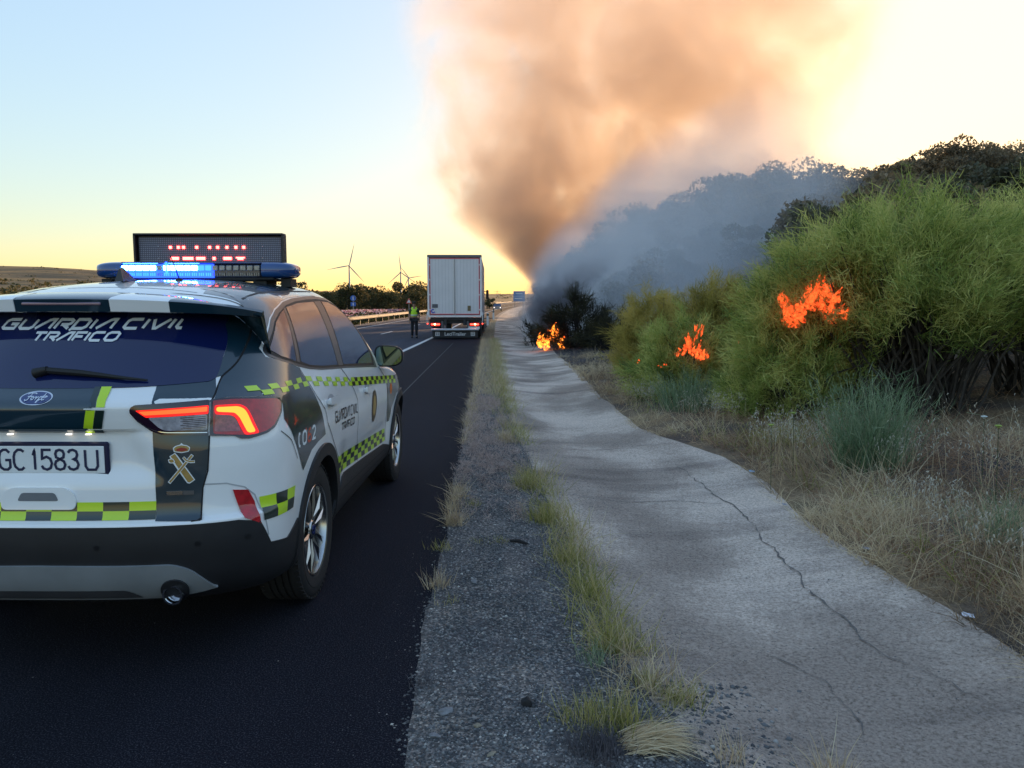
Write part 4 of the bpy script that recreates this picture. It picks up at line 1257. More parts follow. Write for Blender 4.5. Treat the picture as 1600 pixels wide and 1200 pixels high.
pt.links.new(mp.outputs[0], vo.inputs['Vector'])
rr = ramp(pt, vo.outputs[0], [(.10, (.05, .055, .09)), (.3, (.26, .27, .36))])
pt.links.new(rr.outputs[0], pb.inputs['Base Color']); pb.inputs['Roughness'].default_value = .4
MB().box((0, -.0075, -.002), (.90, .004, .196)).build('led_panel', pm, sg_)
redled = emit('lit_red_led', (1.0, .06, .05), 6.0, (.8, .1, .1))
for X in (400, 465, 508, 616, 722, 788, 864, 938, 1002):
    x = ((180 + X / 5.333) - 316) * 4.95 / 1200
    for dx in (-.0045, .0045):
        for dz in (-.0045, .0045):
            MB().box((x + dx, -.012, .032 + dz), (.0075, .006, .0075)).build('red_led', redled, sg_)
for a, b in ((400, 465), (498, 585), (608, 683), (743, 768), (832, 900), (935, 1008)):
    xa, xb = [((180 + X / 5.333) - 316) * 4.95 / 1200 for X in (a, b)]
    for row in range(2):
        k = max(2, int(round((xb - xa) / .009)))
        for i in range(k):
            if row == 0 and b == 1008 and i in (0, k - 1): continue
            MB().box((xa + (xb - xa) * (i + .5) / k, -.012, -.042 + row * .009), (.0078, .006, .0075)).build('red_led', redled, sg_)
for sx in (-1, 1):
    for z in (.04, -.035):
        MB().lathe([(.006, -.012), (.006, -.008), (0, -.0125)], (sx * .33, 0, z), 'Y', 10).build('sign_screw', chrome, sg_)
    MB().box((sx * .33, .0, -.14), (.05, .04, .10)).build('sign_foot', rubber_seal, sg_)

# aerials on the roof
h = BODY.ray_cast(Vector((-.095, -1.28, 3)), Vector((0, 0, -1)))[0]
fin = MB()
V = [(-.022, -.09, 0), (.022, -.09, 0), (.026, .06, 0), (-.026, .06, 0), (-.004, -.075, .066), (.004, -.075, .066), (.005, -.045, .072), (-.005, -.045, .072)]
fin.add(V, [(0, 1, 5, 4), (1, 2, 6, 5), (2, 3, 7, 6), (3, 0, 4, 7), (4, 5, 6, 7), (3, 2, 1, 0)])
fin.build('fin_aerial', simple('mirror_black', (.012, .012, .015), .35, coat=.2), car, loc=(h.x, h.y, h.z - .002))
h = BODY.ray_cast(Vector((.12, -1.15, 3)), Vector((0, 0, -1)))[0]
MB().tube([(0, 0, 0), (.0, 0, .012)], [.02, .016], 12).tube([(0, 0, .01), (-.045, .0, .14)], [.004, .002], 6).build('whip_aerial', rubber_seal, car, loc=tuple(h))
# ------------------------------------------------------------------ guardrails
galv = simple('galvanised_steel', (.065, .065, .072), .65, metal=.2, var=.15, scale=3)
def guardrail(xc, y0, y1, face, label):
    ys = np.arange(y0, y1, 4.0)
    g = empty('guardrail', (xc + float(shift(y0)), y0, float(rz(y0))))
    tag(g, label, 'guardrail')
    ox, oy, oz = g.location
    yy = np.arange(y0, y1, 2.0)
    prof = [(0, -.155), (.045, -.14), (.085, -.10), (.085, -.07), (.03, -.03), (.03, .03), (.085, .07), (.085, .10), (.045, .14), (0, .155)]
    V = []; F = []
    m = len(prof)
    for i, y in enumerate(yy):
        x = xc + float(shift(y)); z = float(rz(y)) + .60
        for (a, h) in prof: V.append((x + face * a - ox, y - oy, z + h - oz))
        if i:
            for k in range(m - 1): F.append(((i - 1) * m + k, (i - 1) * m + k + 1, i * m + k + 1, i * m + k))
    MB().add(V, F).build('rail_beam', galv, g, angle=40)
    pm_ = MB().box((0, 0, .36), (.06, .11, .74)).box((face * .05, 0, .60), (.06, .08, .18)).mesh('post')
    for y in ys:
        link('post', pm_, galv, g, loc=(xc - face * .07 + float(shift(y)) - ox, y - oy, float(rz(y)) - oz))
guardrail(-11.35, 8, 330, 1, 'near steel guardrail along the edge of the carriageway in front of the oleanders')
guardrail(-15.7, 8, 330, -1, 'far steel guardrail behind the flowering oleanders of the central reserve')

# ------------------------------------------------------------------ foliage builders
def leaf_mat(name, stops, rough=.7, trans=.25):
    """colour from the per-leaf tint attribute"""
    m, t, b, o = nodes_of(name)
    a = N(t, 'ShaderNodeAttribute'); a.attribute_name = 'tint'
    n = noise_tex(t, 3.0, 3)
    mx = N(t, 'ShaderNodeMath', operation='MULTIPLY_ADD'); mx.inputs[1].default_value = .35
    sp = N(t, 'ShaderNodeSeparateColor'); t.links.new(a.outputs['Color'], sp.inputs[0])
    t.links.new(n.outputs[0], mx.inputs[0]); t.links.new(sp.outputs[0], mx.inputs[2])
    r_ = ramp(t, mx.outputs[0], stops)
    t.links.new(r_.outputs[0], b.inputs['Base Color'])
    b.inputs['Roughness'].default_value = rough
    b.inputs['Specular IOR Level'].default_value = .25
    tr = N(t, 'ShaderNodeBsdfTranslucent'); t.links.new(r_.outputs[0], tr.inputs[0])
    ms = N(t, 'ShaderNodeMixShader'); ms.inputs[0].default_value = trans
    t.links.new(b.outputs[0], ms.inputs[1]); t.links.new(tr.outputs[0], ms.inputs[2]); t.links.new(ms.outputs[0], o.inputs[0])
    return m
M_OAK = leaf_mat('oak_leaves', [(.15, (.07, .062, .042)), (.5, (.16, .13, .08)), (.85, (.30, .225, .13)), (1.2, (.42, .30, .18))], .65, .3)
M_BARK = simple('bark', (.06, .05, .042), .9, var=.3, scale=20)
M_DIST = leaf_mat('distant_leaves', [(.2, (.03, .038, .018)), (.6, (.07, .075, .03)), (1.0, (.17, .12, .045))])

def leaf_quads(C, size, r_=rng, flat=.0):
    n = len(C)
    a = r_.normal(size=(n, 3)); a /= np.linalg.norm(a, axis=1)[:, None]
    b = np.cross(a, r_.normal(size=(n, 3))); b /= np.linalg.norm(b, axis=1)[:, None] + 1e-9
    s = (size * r_.uniform(.6, 1.4, n))[:, None]
    V = np.stack([C - a * s, C + b * s * .55, C + a * s, C - b * s * .55], 1).reshape(-1, 3)
    F = np.arange(n * 4).reshape(-1, 4)
    return V, F

def tree_mesh(h, w, n_blob, n_leaf, leaf, seed, trunk=.35, low=.30):
    r_ = np.random.default_rng(seed)
    bl = []
    for k in range(n_blob):
        a = r_.uniform(0, 2 * np.pi); q = r_.uniform(0, 1) ** .6
        z = r_.uniform(low, .86)
        rad = (1 - ((z - .52) / .55) ** 2) ** .5 if abs(z - .52) < .54 else .25
        bl.append((q * rad * w * .42 * np.cos(a), q * rad * w * .42 * np.sin(a), z * h, w * r_.uniform(.13, .24), r_.uniform(.0, 1)))
    bl = np.array(bl)
    k = r_.integers(0, n_blob, n_leaf)
    d = r_.normal(size=(n_leaf, 3)); d /= np.linalg.norm(d, axis=1)[:, None]
    rr = r_.uniform(.35, 1.0, n_leaf) ** .5
    C = bl[k, :3] + d * (bl[k, 3] * rr)[:, None] * np.array([1, 1, .72])
    V, F = leaf_quads(C, leaf, r_)
    tint = np.clip(bl[k, 4] * .5 + r_.uniform(0, .45, n_leaf) - .1, 0, 1)
    crown = np_mesh('crown', V, [F], np.repeat(tint, 4)[:, None] * np.ones(3))
    mb = MB()
    for s in range(3 if trunk > .2 else 2):
        a = s * 2.1 + r_.uniform(0, 1)
        mb.tube([(0, 0, -.3), (.06 * w * math.cos(a) * .4, .06 * w * math.sin(a) * .4, h * .22), (.2 * w * math.cos(a), .2 * w * math.sin(a), h * .5), (.3 * w * math.cos(a), .3 * w * math.sin(a), h * .72)],
                [h * .045, h * .033, h * .02, h * .008], 7)
    return crown, mb.mesh('trunk')

def plant_tree(name, cm, tm, mat, loc, s, rz_, label, cat, group=None, szf=1.0):
    e = empty(name, loc, rz_)
    e.scale = (s, s, s * szf)
    tag(e, label, cat, group)
    tag(link('crown', cm, mat, e), kind='stuff'); link('trunk', tm, M_BARK, e)
    return e

# mid-distance trees beyond the far carriageway
far_t = [tree_mesh(5.0, 6.4, 24, 3600, .17, 40 + i, low=.06) for i in range(4)]
def pxx(px, Y): return (px - 778) / 1200. * Y
TREEWHERE = ['behind the light bar end', 'just above the rear of the car roof rail', 'second right of the light bar', 'directly under the lone wind turbine', 'just right of the lone wind turbine tower',
             'midway from lone turbine to officer', 'low one midway between the turbines', 'low one left of the officer', 'tall one behind the officer', 'tall one touching the left side of the lorry',
             'nearer one behind the officer shoulder', 'rightmost, meeting the lorry side', 'small one at the left end of the row', 'small one left of the lone turbine tower', 'farthest one seen between officer and turbines', 'low distant one before the officer', 'small dark one just right of the lorry']
for i, (px, top, Y) in enumerate([(455, 443, 92), (505, 458, 120), (522, 455, 115), (548, 446, 105), (565, 450, 118), (583, 448, 112), (600, 455, 130), (612, 458, 124), (636, 443, 108), (652, 450, 120), (645, 455, 100), (662, 447, 115), (486, 456, 128), (535, 456, 125), (624, 460, 140), (595, 462, 140), (765, 466, 190)]):
    X = pxx(px, Y); z0 = float(left_z(np.array(X), np.array(Y))) if X < -27 else 0.5
    hgt = max(2.2, 1.55 + (475 - top) / 1200 * Y - z0)
    c, t_ = far_t[i % 4]
    plant_tree('tree', c, t_, M_DIST, (X, Y, z0), hgt / 4.6, i * 1.3, 'dark bushy tree past the far carriageway, %s' % TREEWHERE[i], 'tree', 'trees beyond the far carriageway')
# low green scrub between them and the road
c, t_ = tree_mesh(1.6, 3.4, 12, 1500, .11, 71, trunk=.1, low=.15)
M_SCRUB = leaf_mat('green_scrub_leaves', [(.2, (.035, .05, .012)), (.7, (.085, .11, .025)), (1.1, (.15, .16, .04))])
for i in range(34):
    Y = rnd.uniform(62, 118); X = float(shift(Y)) - rnd.uniform(28.5, 36)
    plant_tree('scrub_bush', c, t_, M_SCRUB, (X, Y, float(left_z(np.array(X), np.array(Y))) - .1), rnd.uniform(.8, 1.5), rnd.uniform(0, 6), 'low green bush in the belt of scrub beyond the far carriageway', 'bush', 'green scrub beyond the far carriageway')
# dark scrub dotted over the far left fields: nobody could count it
P = []
for k in range(1500):
    az = R(rng.uniform(-37, 8)); r0 = rng.uniform(170, 1500)
    x, y = r0 * math.sin(az), r0 * math.cos(az)
    if x > float(shift(y)) - 45: continue
    if vnoise(x, y, 90, 3) < .47: continue
    P.append((x, y, r0))
P = np.array(P)
if len(P):
    Cs = []
    for x, y, r0 in P:
        if y < 625: z = float(left_z(np.array(x), np.array(y)))
        else: z = float(far_rise(np.array(x), np.array(y)))
        m_ = 26
        s = rng.uniform(1.2, 3.2)
        Cs.append(np.stack([x + rng.normal(0, s * .7, m_), y + rng.normal(0, s * .7, m_), z + s * .5 + rng.normal(0, s * .3, m_)], 1))
    V, F = leaf_quads(np.concatenate(Cs), 1.0)
    me = np_mesh('distant_scrub', V, [F], np.repeat(rng.uniform(.1, .9, len(V) // 4), 4)[:, None] * np.ones(3))
    o = link('distant_scrub', me, M_DIST)
    tag(o, 'dark scrub and small trees dotted over the far fields on the left', 'scrub', kind='stuff')

# oleanders in the central reserve
M_OLE = leaf_mat('oleander_leaves', [(.2, (.025, .035, .015)), (.7, (.06, .075, .03))])
M_FLW = leaf_mat('oleander_flowers', [(.1, (.35, .10, .16)), (.6, (.55, .25, .33)), (1.0, (.75, .65, .66))], trans=.3)
var = []
for s in range(3):
    r_ = np.random.default_rng(90 + s)
    n = 2600
    C = np.stack([r_.normal(0, .55, n), r_.normal(0, .9, n), np.abs(r_.normal(.42, .22, n))], 1)
    V, F = leaf_quads(C, .13, r_)
    a = np_mesh('foliage', V, [F], np.repeat(r_.uniform(0, 1, n), 4)[:, None] * np.ones(3))
    n = 560
    C = np.stack([r_.normal(0, .5, n), r_.normal(0, .9, n), r_.uniform(.55, 1.10, n)], 1)
    V, F = leaf_quads(C, .085, r_)
    b = np_mesh('flowers', V, [F], np.repeat(r_.uniform(0, 1, n), 4)[:, None] * np.ones(3))
    var.append((a, b))
y = 20.0; k = 0
while y < 230:
    a, b = var[k % 3]
    e = empty('oleander', (-13.6 + float(shift(y)) + rnd.uniform(-.3, .3), y, float(rz(y)) - .1), rnd.uniform(-.3, .3))
    e.scale = (1, 1, rnd.uniform(.8, 1.15))
    tag(e, 'pink and white flowering oleander between the two guardrails', 'oleander', 'oleanders in the central reserve')
    tag(link('foliage', a, M_OLE, e), kind='stuff'); tag(link('flowers', b, M_FLW, e), kind='stuff')
    y += rnd.uniform(1.7, 2.4) * (1 + y / 160); k += 1

# ------------------------------------------------------------------ wind turbines
M_TUR = simple('turbine_white', (.42, .40, .40), .5, var=.02)
def turbine(px, hub_py, D, blade, angs, yaw, label):
    X = pxx(px, D); zb = float(far_rise(np.array(X), np.array(D)))
    zh = 1.55 + (475 - hub_py) / 1200. * D * math.cos(math.atan2(X, D)) ** 0
    H = zh - zb
    e = empty('wind_turbine', (X, D, zb), yaw)
    tag(e, label, 'wind turbine', 'wind turbines on the skyline')
    MB().lathe([(2.6, -4), (2.2, 0), (1.3, H)], n=14).build('tower', M_TUR, e, smooth=True)
    MB().box((0, 2, H + .6), (3.4, 10, 3.6), bev=.8).build('nacelle', M_TUR, e)
    MB().lathe([(0, -6.2), (1.2, -5.6), (1.7, -4.2), (1.7, -3.0)], (0, 0, H + .6), 'Y', 14).build('hub', M_TUR, e, smooth=True)
    for a in angs:
        a = R(a)
        m = MB()
        V = []; F = []
        for i in range(9):
            t = i / 8; c = (1.0 + 1.6 * math.sin(min(1, t * 3.2) * math.pi / 2)) * (1 - t) ** .8 + .25
            th = .55 * (1 - t) + .08
            r0 = 1 + blade * t
            for (p, q) in ((-c * .35, 0), (0, th), (c * .65, 0), (0, -th)):
                V.append((r0 * math.sin(a) + p * math.cos(a), -4.6 + q, H + .6 + r0 * math.cos(a) - p * math.sin(a)))
            if i:
                for k in range(4): F.append(((i - 1) * 4 + k, (i - 1) * 4 + (k + 1) % 4, i * 4 + (k + 1) % 4, i * 4 + k))
        F.append((32, 33, 34, 35)); F.append((0, 1, 2, 3))
        m.add(V, F).build('blade', M_TUR, e)
    return e
turbine(549, 417, 1500, 42, (14, 138, 259), .15, 'largest wind turbine, standing alone over the trees left of the officer')
turbine(628, 427, 1650, 38, (-6, 125, 228), .25, 'wind turbine directly above the officer, one blade straight up')
turbine(640, 435, 1900, 34, (-38, 82, 205), .25, 'smallest wind turbine, partly behind its neighbour beside the truck')
turbine(422, 414, 1450, 42, (52, 172, 292), .2, 'wind turbine hidden behind the message sign, one blade tip showing')

# ------------------------------------------------------------------ signs, markers, pylon
M_POLE = simple('grey_pole', (.25, .25, .26), .5, metal=.4)
def post_sign(px, py, Y, w, h, shape, mat, label, cat='road sign', extra=None):
    X = pxx(px, Y); z0 = ground_at(X, Y); zc = 1.55 + (475 - py) / 1200. * Y
    e = empty('road_sign', (X, Y, z0)); tag(e, label, cat)
    MB().tube([(0, .04, 0), (0, .04, zc - z0 + h * .4)], .04, 8).build('pole', M_POLE, e)
    zc -= z0
    if shape == 'round': MB().lathe([(0, -.01), (w / 2, -.01), (w / 2, .01), (0, .01)], (0, 0, zc), 'Y', 24).build('sign_plate', mat, e)
    elif shape == 'tri': MB().prism([(-w / 2, zc - h / 2), (w / 2, zc - h / 2), (0, zc + h / 2)], -.01, .01, 'XZ').build('sign_plate', mat, e)
    else: MB().box((0, 0, zc), (w, .02, h), bev=.02).build('sign_plate', mat, e)
    return e, zc
M_BLUE = simple('sign_blue', (.03, .12, .45), .4); M_WHT = simple('sign_white', (.65, .65, .65), .4); M_RED = simple('sign_red', (.55, .05, .04), .4)
e, zc = post_sign(554, 466, 75, .55, .55, 'round', M_BLUE, 'round blue sign on a pole among the scrub beyond the carriageway')
MB().box((0, -.013, zc), (.08, .006, .32)).build('sign_arrow', M_WHT, e)
MB().box((0, -.012, zc - .58), (.5, .02, .38), bev=.02).build('lower_plate', M_BLUE, e)
MB().box((0, -.026, zc - .58), (.08, .006, .26)).build('sign_arrow', M_WHT, e)
e, zc = post_sign(640, 470, 78, .62, .55, 'tri', M_RED, 'red and white triangular sign left of the officer, beyond the guardrails')
MB().prism([(-.19, zc - .19), (.19, zc - .19), (0, zc + .15)], -.022, -.012, 'XZ').build('sign_symbol', M_WHT, e)
# large panel beyond the bend
X = pxx(811, 205); z0 = ground_at(X, 205)
e = empty('direction_sign', (X, 205, z0)); tag(e, 'large pale blue direction panel beyond the truck where the road bends', 'road sign')
zc = 1.55 + (475 - 463) / 1200 * 205 - z0
MB().box((0, 0, zc), (3.1, .06, 2.7), bev=.05).build('panel', simple('panel_blue', (.14, .22, .42), .5), e)
MB().box((0, -.035, zc), (2.9, .01, .06)).box((0, -.035, zc + .7), (1.8, .01, .22)).box((-.2, -.035, zc - .6), (2.0, .01, .22)).build('panel_lettering', M_WHT, e)
for s in (-1.1, 1.1): MB().tube([(s, .06, 0), (s, .06, zc + 1)], .07, 8).build('post', M_POLE, e)
# white marker posts on the verge
for px, top, bot, lab in ((762, 489, 503, 'white marker post beside the truck, the nearer of the two on the verge'), (771, 485, 497, 'white marker post on the verge, the farther of the two right of the truck')):
    Y = 62 if px == 762 else 82
    X = pxx(px, Y); z0 = ground_at(X, Y)
    e = empty('marker_post', (X, Y, z0)); tag(e, lab, 'marker post')
    MB().prism([(-.09, -.05), (.09, -.05), (0, .09)], 0, 1.0).build('post_body', M_WHT, e)
    MB().prism([(-.095, -.055), (.095, -.055), (0, .095)], .78, .93).build('black_band', simple('band_black', (.02, .02, .02), .5), e)
# pylon and wires on the horizon
Y = 900; X = pxx(777, Y); z0 = float(far_rise(np.array(X), np.array(Y)))
e = empty('power_pylon', (X, Y, z0)); tag(e, 'small lattice power pylon on the horizon right of the truck', 'pylon')
zt = 1.55 + (475 - 454) / 1200 * Y - z0
for a, b in ((-1, -1), (1, -1), (1, 1), (-1, 1)): MB().tube([(a * 1.6, b * 1.6, -1), (a * .3, b * .3, zt)], .16, 4).build('leg', M_POLE, e)
MB().box((0, 0, zt - 1), (9, .5, .4)).box((0, 0, zt - 3), (7, .5, .4)).build('cross_arm', M_POLE, e)
w = MB()
for dz in (-1, -3):
    w.tube([(-160, 0, zt + dz), (-80, 0, zt + dz - 1.6), (0, 0, zt + dz)], .07, 4).tube([(0, 0, zt + dz), (60, 0, zt + dz - 1.2), (120, 0, zt + dz)], .07, 4)
w.build('wire', M_POLE, e)
# thin mast on the left skyline
Y = 300; X = pxx(480, Y); z0 = float(left_z(np.array(X), np.array(Y)))
e = MB().tube([(0, 0, -.5), (0, 0, 1.55 + 36 / 1200 * Y - z0)], [.16, .10], 8).build('mast', M_POLE, loc=(X, Y, z0)); tag(e, 'thin bare mast on the skyline just right of the car roof', 'mast')

# ------------------------------------------------------------------ oncoming car far away on the bend
fc = empty('parked_car', (pxx(777, 150) , 150, float(rz(150.)))); tag(fc, 'tiny light-coloured car far away on the bend right of the truck', 'car')
V = [(-.85, 0, .35), (.85, 0, .35), (.85, 0, .95), (-.85, 0, .95), (-.85, 4.2, .35), (.85, 4.2, .35), (.85, 4.2, 1.0), (-.85, 4.2, 1.0)]
MB().add(V, [(0, 1, 2, 3), (1, 5, 6, 2), (5, 4, 7, 6), (4, 0, 3, 7), (3, 2, 6, 7), (0, 4, 5, 1)]).build('body', simple('pale_car', (.3, .27, .27), .4, coat=1.), fc)
V = [(-.8, .9, .95), (.8, .9, .95), (.8, 4.1, .98), (-.8, 4.1, .98), (-.6, 1.7, 1.45), (.6, 1.7, 1.45), (.6, 3.6, 1.45), (-.6, 3.6, 1.45)]
MB().add(V, [(0, 1, 5, 4), (1, 2, 6, 5), (2, 3, 7, 6), (3, 0, 4, 7), (4, 5, 6, 7)]).build('cabin', car_glass, fc)
for a in (-.75, .75):
    for b in (.8, 3.4): MB().lathe([(0, -.1), (.32, -.1), (.32, .1), (0, .1)], (a, b, .32), 'X', 14).build('wheel', tyre_mat, fc)
    MB().lathe([(0, 0), (.10, 0), (0, -.04)], (a * .8, 0, .68), 'Y', 10).build('headlight', emit('dim_headlight', (1., .8, .7), .8), fc)
# ------------------------------------------------------------------ lorry with box semi-trailer
TX = pxx(711, 36.4)
tk = empty('lorry', (TX, 36.4, float(rz(36.4))), R(.35)); tag(tk, 'white box lorry on the hard shoulder with red and white rear frame, lamps lit', 'lorry')
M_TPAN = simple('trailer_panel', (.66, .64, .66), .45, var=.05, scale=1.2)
M_TFR = simple('trailer_frame_white', (.78, .72, .72), .45)
M_TRED = simple('red_reflective_tape', (.60, .04, .08), .4)
M_TDK = simple('trailer_chassis', (.02, .02, .024), .6)
HB, HT = 1.12, 3.92
# box
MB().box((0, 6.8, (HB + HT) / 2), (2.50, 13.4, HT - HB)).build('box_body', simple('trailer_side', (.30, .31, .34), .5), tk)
MB().box((0, .07, HT - .02), (2.56, .16, .13), bev=.03).build('roof_rail', simple('roof_rail_grey', (.13, .13, .14), .5), tk)
for s in (-1, 1): MB().box((s * 1.235, .06, (HB + HT) / 2 - .03), (.09, .12, HT - HB - .06), bev=.015).build('corner_post', M_TFR, tk)
MB().box((0, .06, HB - .03), (2.50, .12, .09), bev=.01).build('rear_sill', M_TFR, tk)
for s in (-1, 1):
    d = MB().box((s * .585, .055, (HB + HT) / 2 - .02), (1.160, .05, HT - HB - .16), bev=.012).build('rear_door', M_TPAN, tk)
    for k in range(7): MB().box((s * (.12 + .155 * k), .028, (HB + HT) / 2 - .02), (.010, .006, HT - HB - .30)).build('door_rib', simple('door_rib_grey', (.42, .42, .45), .45), d)
    for x in (.03 if s > 0 else .045,):
        MB().tube([(s * .035, .012, HB + .05), (s * .035, .012, HT - .15)], .013, 8).build('lock_rod', simple('lock_rod_steel', (.6, .62, .66), .3, metal=.6), d)
    for z in (1.4, 2.1, 2.8, 3.5): MB().box((s * 1.20, .015, z), (.12, .04, .06), bev=.01).build('hinge', M_TFR, d)
    MB().box((s * 1.155, .020, (HB + HT) / 2 - .02), (.035, .012, HT - HB - .20)).build('reflective_tape', M_TRED, tk)
MB().box((0, .020, HT - .125), (2.345, .012, .035)).build('reflective_tape', M_TRED, tk)
MB().box((0, .020, HB + .075), (2.345, .012, .035)).build('reflective_tape', M_TRED, tk)
MB().box((-.93, .012, 1.58), (.27, .012, .17)).build('dark_label', simple('label_dark', (.09, .09, .11), .5), tk)
MB().box((.68, .012, 1.47), (.15, .012, .24)).build('brown_label', simple('label_brown', (.16, .12, .06), .5, var=.4, scale=20), tk)
V = []; F = []
for i in range(25):
    a = R(60 + 280 * i / 24)
    for r_ in (.055, .10): V.append((-1.02 + r_ * math.cos(a), .0065, 1.34 + r_ * math.sin(a)))
    if i: F.append((2 * i - 2, 2 * i - 1, 2 * i + 1, 2 * i))
MB().add(V, F).build('round_logo', simple('logo_blue', (.03, .04, .45), .4), tk)
# chassis, lamps, bumper, flap
MB().box((0, 6.5, .98), (2.3, 12.8, .14)).box((-.45, 6, .80), (.12, 12, .28)).box((.45, 6, .80), (.12, 12, .28)).box((0, .3, .86), (2.44, .12, .22)).build('chassis', M_TDK, tk)
red_on = emit('lit_red_lamp', (1., .05, .03), 2.2); hot = emit('hot_lamp_bulb', (1., .42, .16), 14.)
for s in (-1, 1):
    MB().box((s * .93, .16, .70), (.50, .12, .17), bev=.02).build('lamp_cluster', lens_red, tk)
    MB().box((s * .92, .095, .715), (.40, .02, .07), bev=.01).build('lit_lens', red_on, tk)
    MB().lathe([(.0, -.02), (.035, -.01), (.035, .01)], (s * .95, .08, .72), 'Y', 12).build('lamp_bulb', hot, tk)
    MB().lathe([(.0, -.03), (.03, -.02), (.03, .02), (0, .03)], (s * 1.30, .15, .74), 'X', 10).build('side_marker_lamp', red_on, tk)
    MB().box((s * .60, .16, .66), (.10, .10, .42)).build('bumper_stay', simple('stay_grey', (.10, .11, .13), .5, metal=.4), tk)
MB().box((.90, .085, .555), (.54, .02, .11)).build('number_plate', M_WHT, tk)
MB().tube([(-1.10, .08, .47), (1.10, .08, .47)], .05, 10).box((0, .09, .47), (2.26, .07, .10), bev=.015).build('rear_bumper', simple('bumper_alu', (.55, .57, .62), .35, metal=.3), tk)
fl = MB().box((0, .20, .245), (2.16, .02, .32)).build('mud_flap', simple('flap_black', (.016, .018, .024), .6), tk)
def flat_text(s, size, loc, mat, parent, name='lettering', align='CENTER', sx=1.0):
    c = bpy.data.curves.new(name, 'FONT'); c.body = s; c.size = size; c.align_x = align; c.align_y = 'CENTER'; c.extrude = .002; c.offset = size * .02
    me_o = bpy.data.objects.new(name, c); COL.objects.link(me_o)
    bpy.context.view_layer.update()
    me = bpy.data.meshes.new_from_object(me_o.evaluated_get(bpy.context.evaluated_depsgraph_get()))
    bpy.data.objects.remove(me_o)
    me.materials.clear()
    return link(name, me, mat, parent, loc=loc, rot=(R(90), 0, 0))
flat_text('LeciTrailer', .235, (0, .186, .25), simple('flap_white', (.6, .6, .62), .5), fl)
for s in (-.84, .84):
    MB().box((s, .187, .26), (.20, .004, .19)).build('flap_logo', simple('flap_white', (.6, .6, .62), .5), fl)
    for dx, dz in ((-.04, .04), (.04, .04), (-.04, -.04), (.04, -.04)): MB().box((s + dx, .184, .26 + dz), (.05, .004, .05)).build('flap_logo_square', simple('flap_black', (.016, .018, .024), .6), fl)
# wheels
for s in (-1, 1):
    for y in (2.2, 3.5, 4.8, 13.2):
        w = empty('wheel', (s * 1.03, y, .51), 0, tk)
        MB().lathe([(.29, -.17), (.45, -.18), (.51, -.14), (.51, .14), (.45, .18), (.29, .17)], axis='X', n=32, closed=True).build('tyre', tyre_mat, w, angle=30)
        MB().lathe([(0, -.05), (.12, -.08), (.14, .0), (.29, .02), (.29, -.12), (.0, -.13)], axis='X', n=24).build('rim', galv, w, angle=30)
    MB().box((s * 1.20, 8.5, .72), (.03, 4.2, .42)).build('side_guard', galv, tk)
    MB().tube([(s * 1.29, .10, 1.30), (s * 1.31, .02, 1.15), (s * 1.31, .0, .95), (s * 1.29, .06, .80)], .022, 8).build('handrail', M_WHT, tk)
# cab just ahead of the box
MB().box((0, 15.0, 2.0), (2.42, 2.3, 2.7), bev=.12).build('cab', simple('cab_white', (.6, .6, .6), .4, coat=.6), tk)
for s in (-1, 1):
    MB().box((s * 1.42, 15.6, 2.3), (.18, .12, .62), bev=.04).build('cab_mirror', M_TDK, tk)
    MB().box((s * 1.30, 15.6, 2.5), (.2, .05, .05)).build('mirror_bracket', M_TDK, tk)


# ------------------------------------------------------------------ the officer
def skin_mesh(name, verts, edges, radii, mat, parent, sub=2, root=0):
    me = bpy.data.meshes.new(name); me.from_pydata(verts, edges, []); me.update()
    o = bpy.data.objects.new(name, me); COL.objects.link(o)
    sk = o.modifiers.new('skin', 'SKIN')
    d = me.skin_vertices[0].data
    for i, r_ in enumerate(radii):
        d[i].radius = r_ if hasattr(r_, '__len__') else (r_, r_); d[i].use_root = (i == root)
    sb = o.modifiers.new('sub', 'SUBSURF'); sb.levels = sub; sb.render_levels = sub
    bpy.context.view_layer.update()
    nm_ = bpy.data.meshes.new_from_object(o.evaluated_get(bpy.context.evaluated_depsgraph_get()))
    bpy.data.objects.remove(o)
    nm_.materials.clear(); nm_.name = name
    return link(name, nm_, mat, parent, smooth=True)
OX = pxx(648, 38.2)
of = empty('person', (OX, 38.2, float(rz(38.2))), R(8)); tag(of, 'officer in a yellow vest and dark trousers on the road left of the lorry', 'person')
skin_m = simple('skin', (.36, .20, .14), .6); navy = simple('dark_uniform', (.012, .014, .02), .8, bmp=.2); green_sh = simple('green_shirt', (.02, .05, .03), .8)
# facing the camera (-Y); continuous body
bv = [(0, 0, .95), (0, .01, 1.12), (0, .0, 1.30), (0, 0, 1.44), (0, -.01, 1.52), (0, -.015, 1.60), (0, -.02, 1.70),      # pelvis..head 0-6
      (.18, .0, 1.41), (.235, .02, 1.17), (.25, -.04, .95), (.25, -.06, .87),                                      # right arm 7-10
      (-.18, .0, 1.41), (-.24, .03, 1.17), (-.245, -.02, .95), (-.24, -.03, .87),                                   # left arm 11-14
      (.09, .0, .88), (.10, -.08, .50), (.105, .0, .09), (.11, -.12, .035),                                         # legs 15-18
      (-.09, .0, .88), (-.10, .04, .50), (-.11, .12, .09), (-.12, .02, .035)]                                       # 19-22
be = [(0, 1), (1, 2), (2, 3), (3, 4), (4, 5), (5, 6), (3, 7), (7, 8), (8, 9), (9, 10), (3, 11), (11, 12), (12, 13), (13, 14), (0, 15), (15, 16), (16, 17), (17, 18), (0, 19), (19, 20), (20, 21), (21, 22)]
br = [(.15, .11), (.14, .10), (.165, .11), (.12, .09), (.055, .055), (.075, .085), (.078, .095), .058, .045, .035, .03, .058, .045, .035, .03, .085, .058, .042, .035, .085, .058, .042, .035]
skin_mesh('body', bv, be, br, skin_m, of)
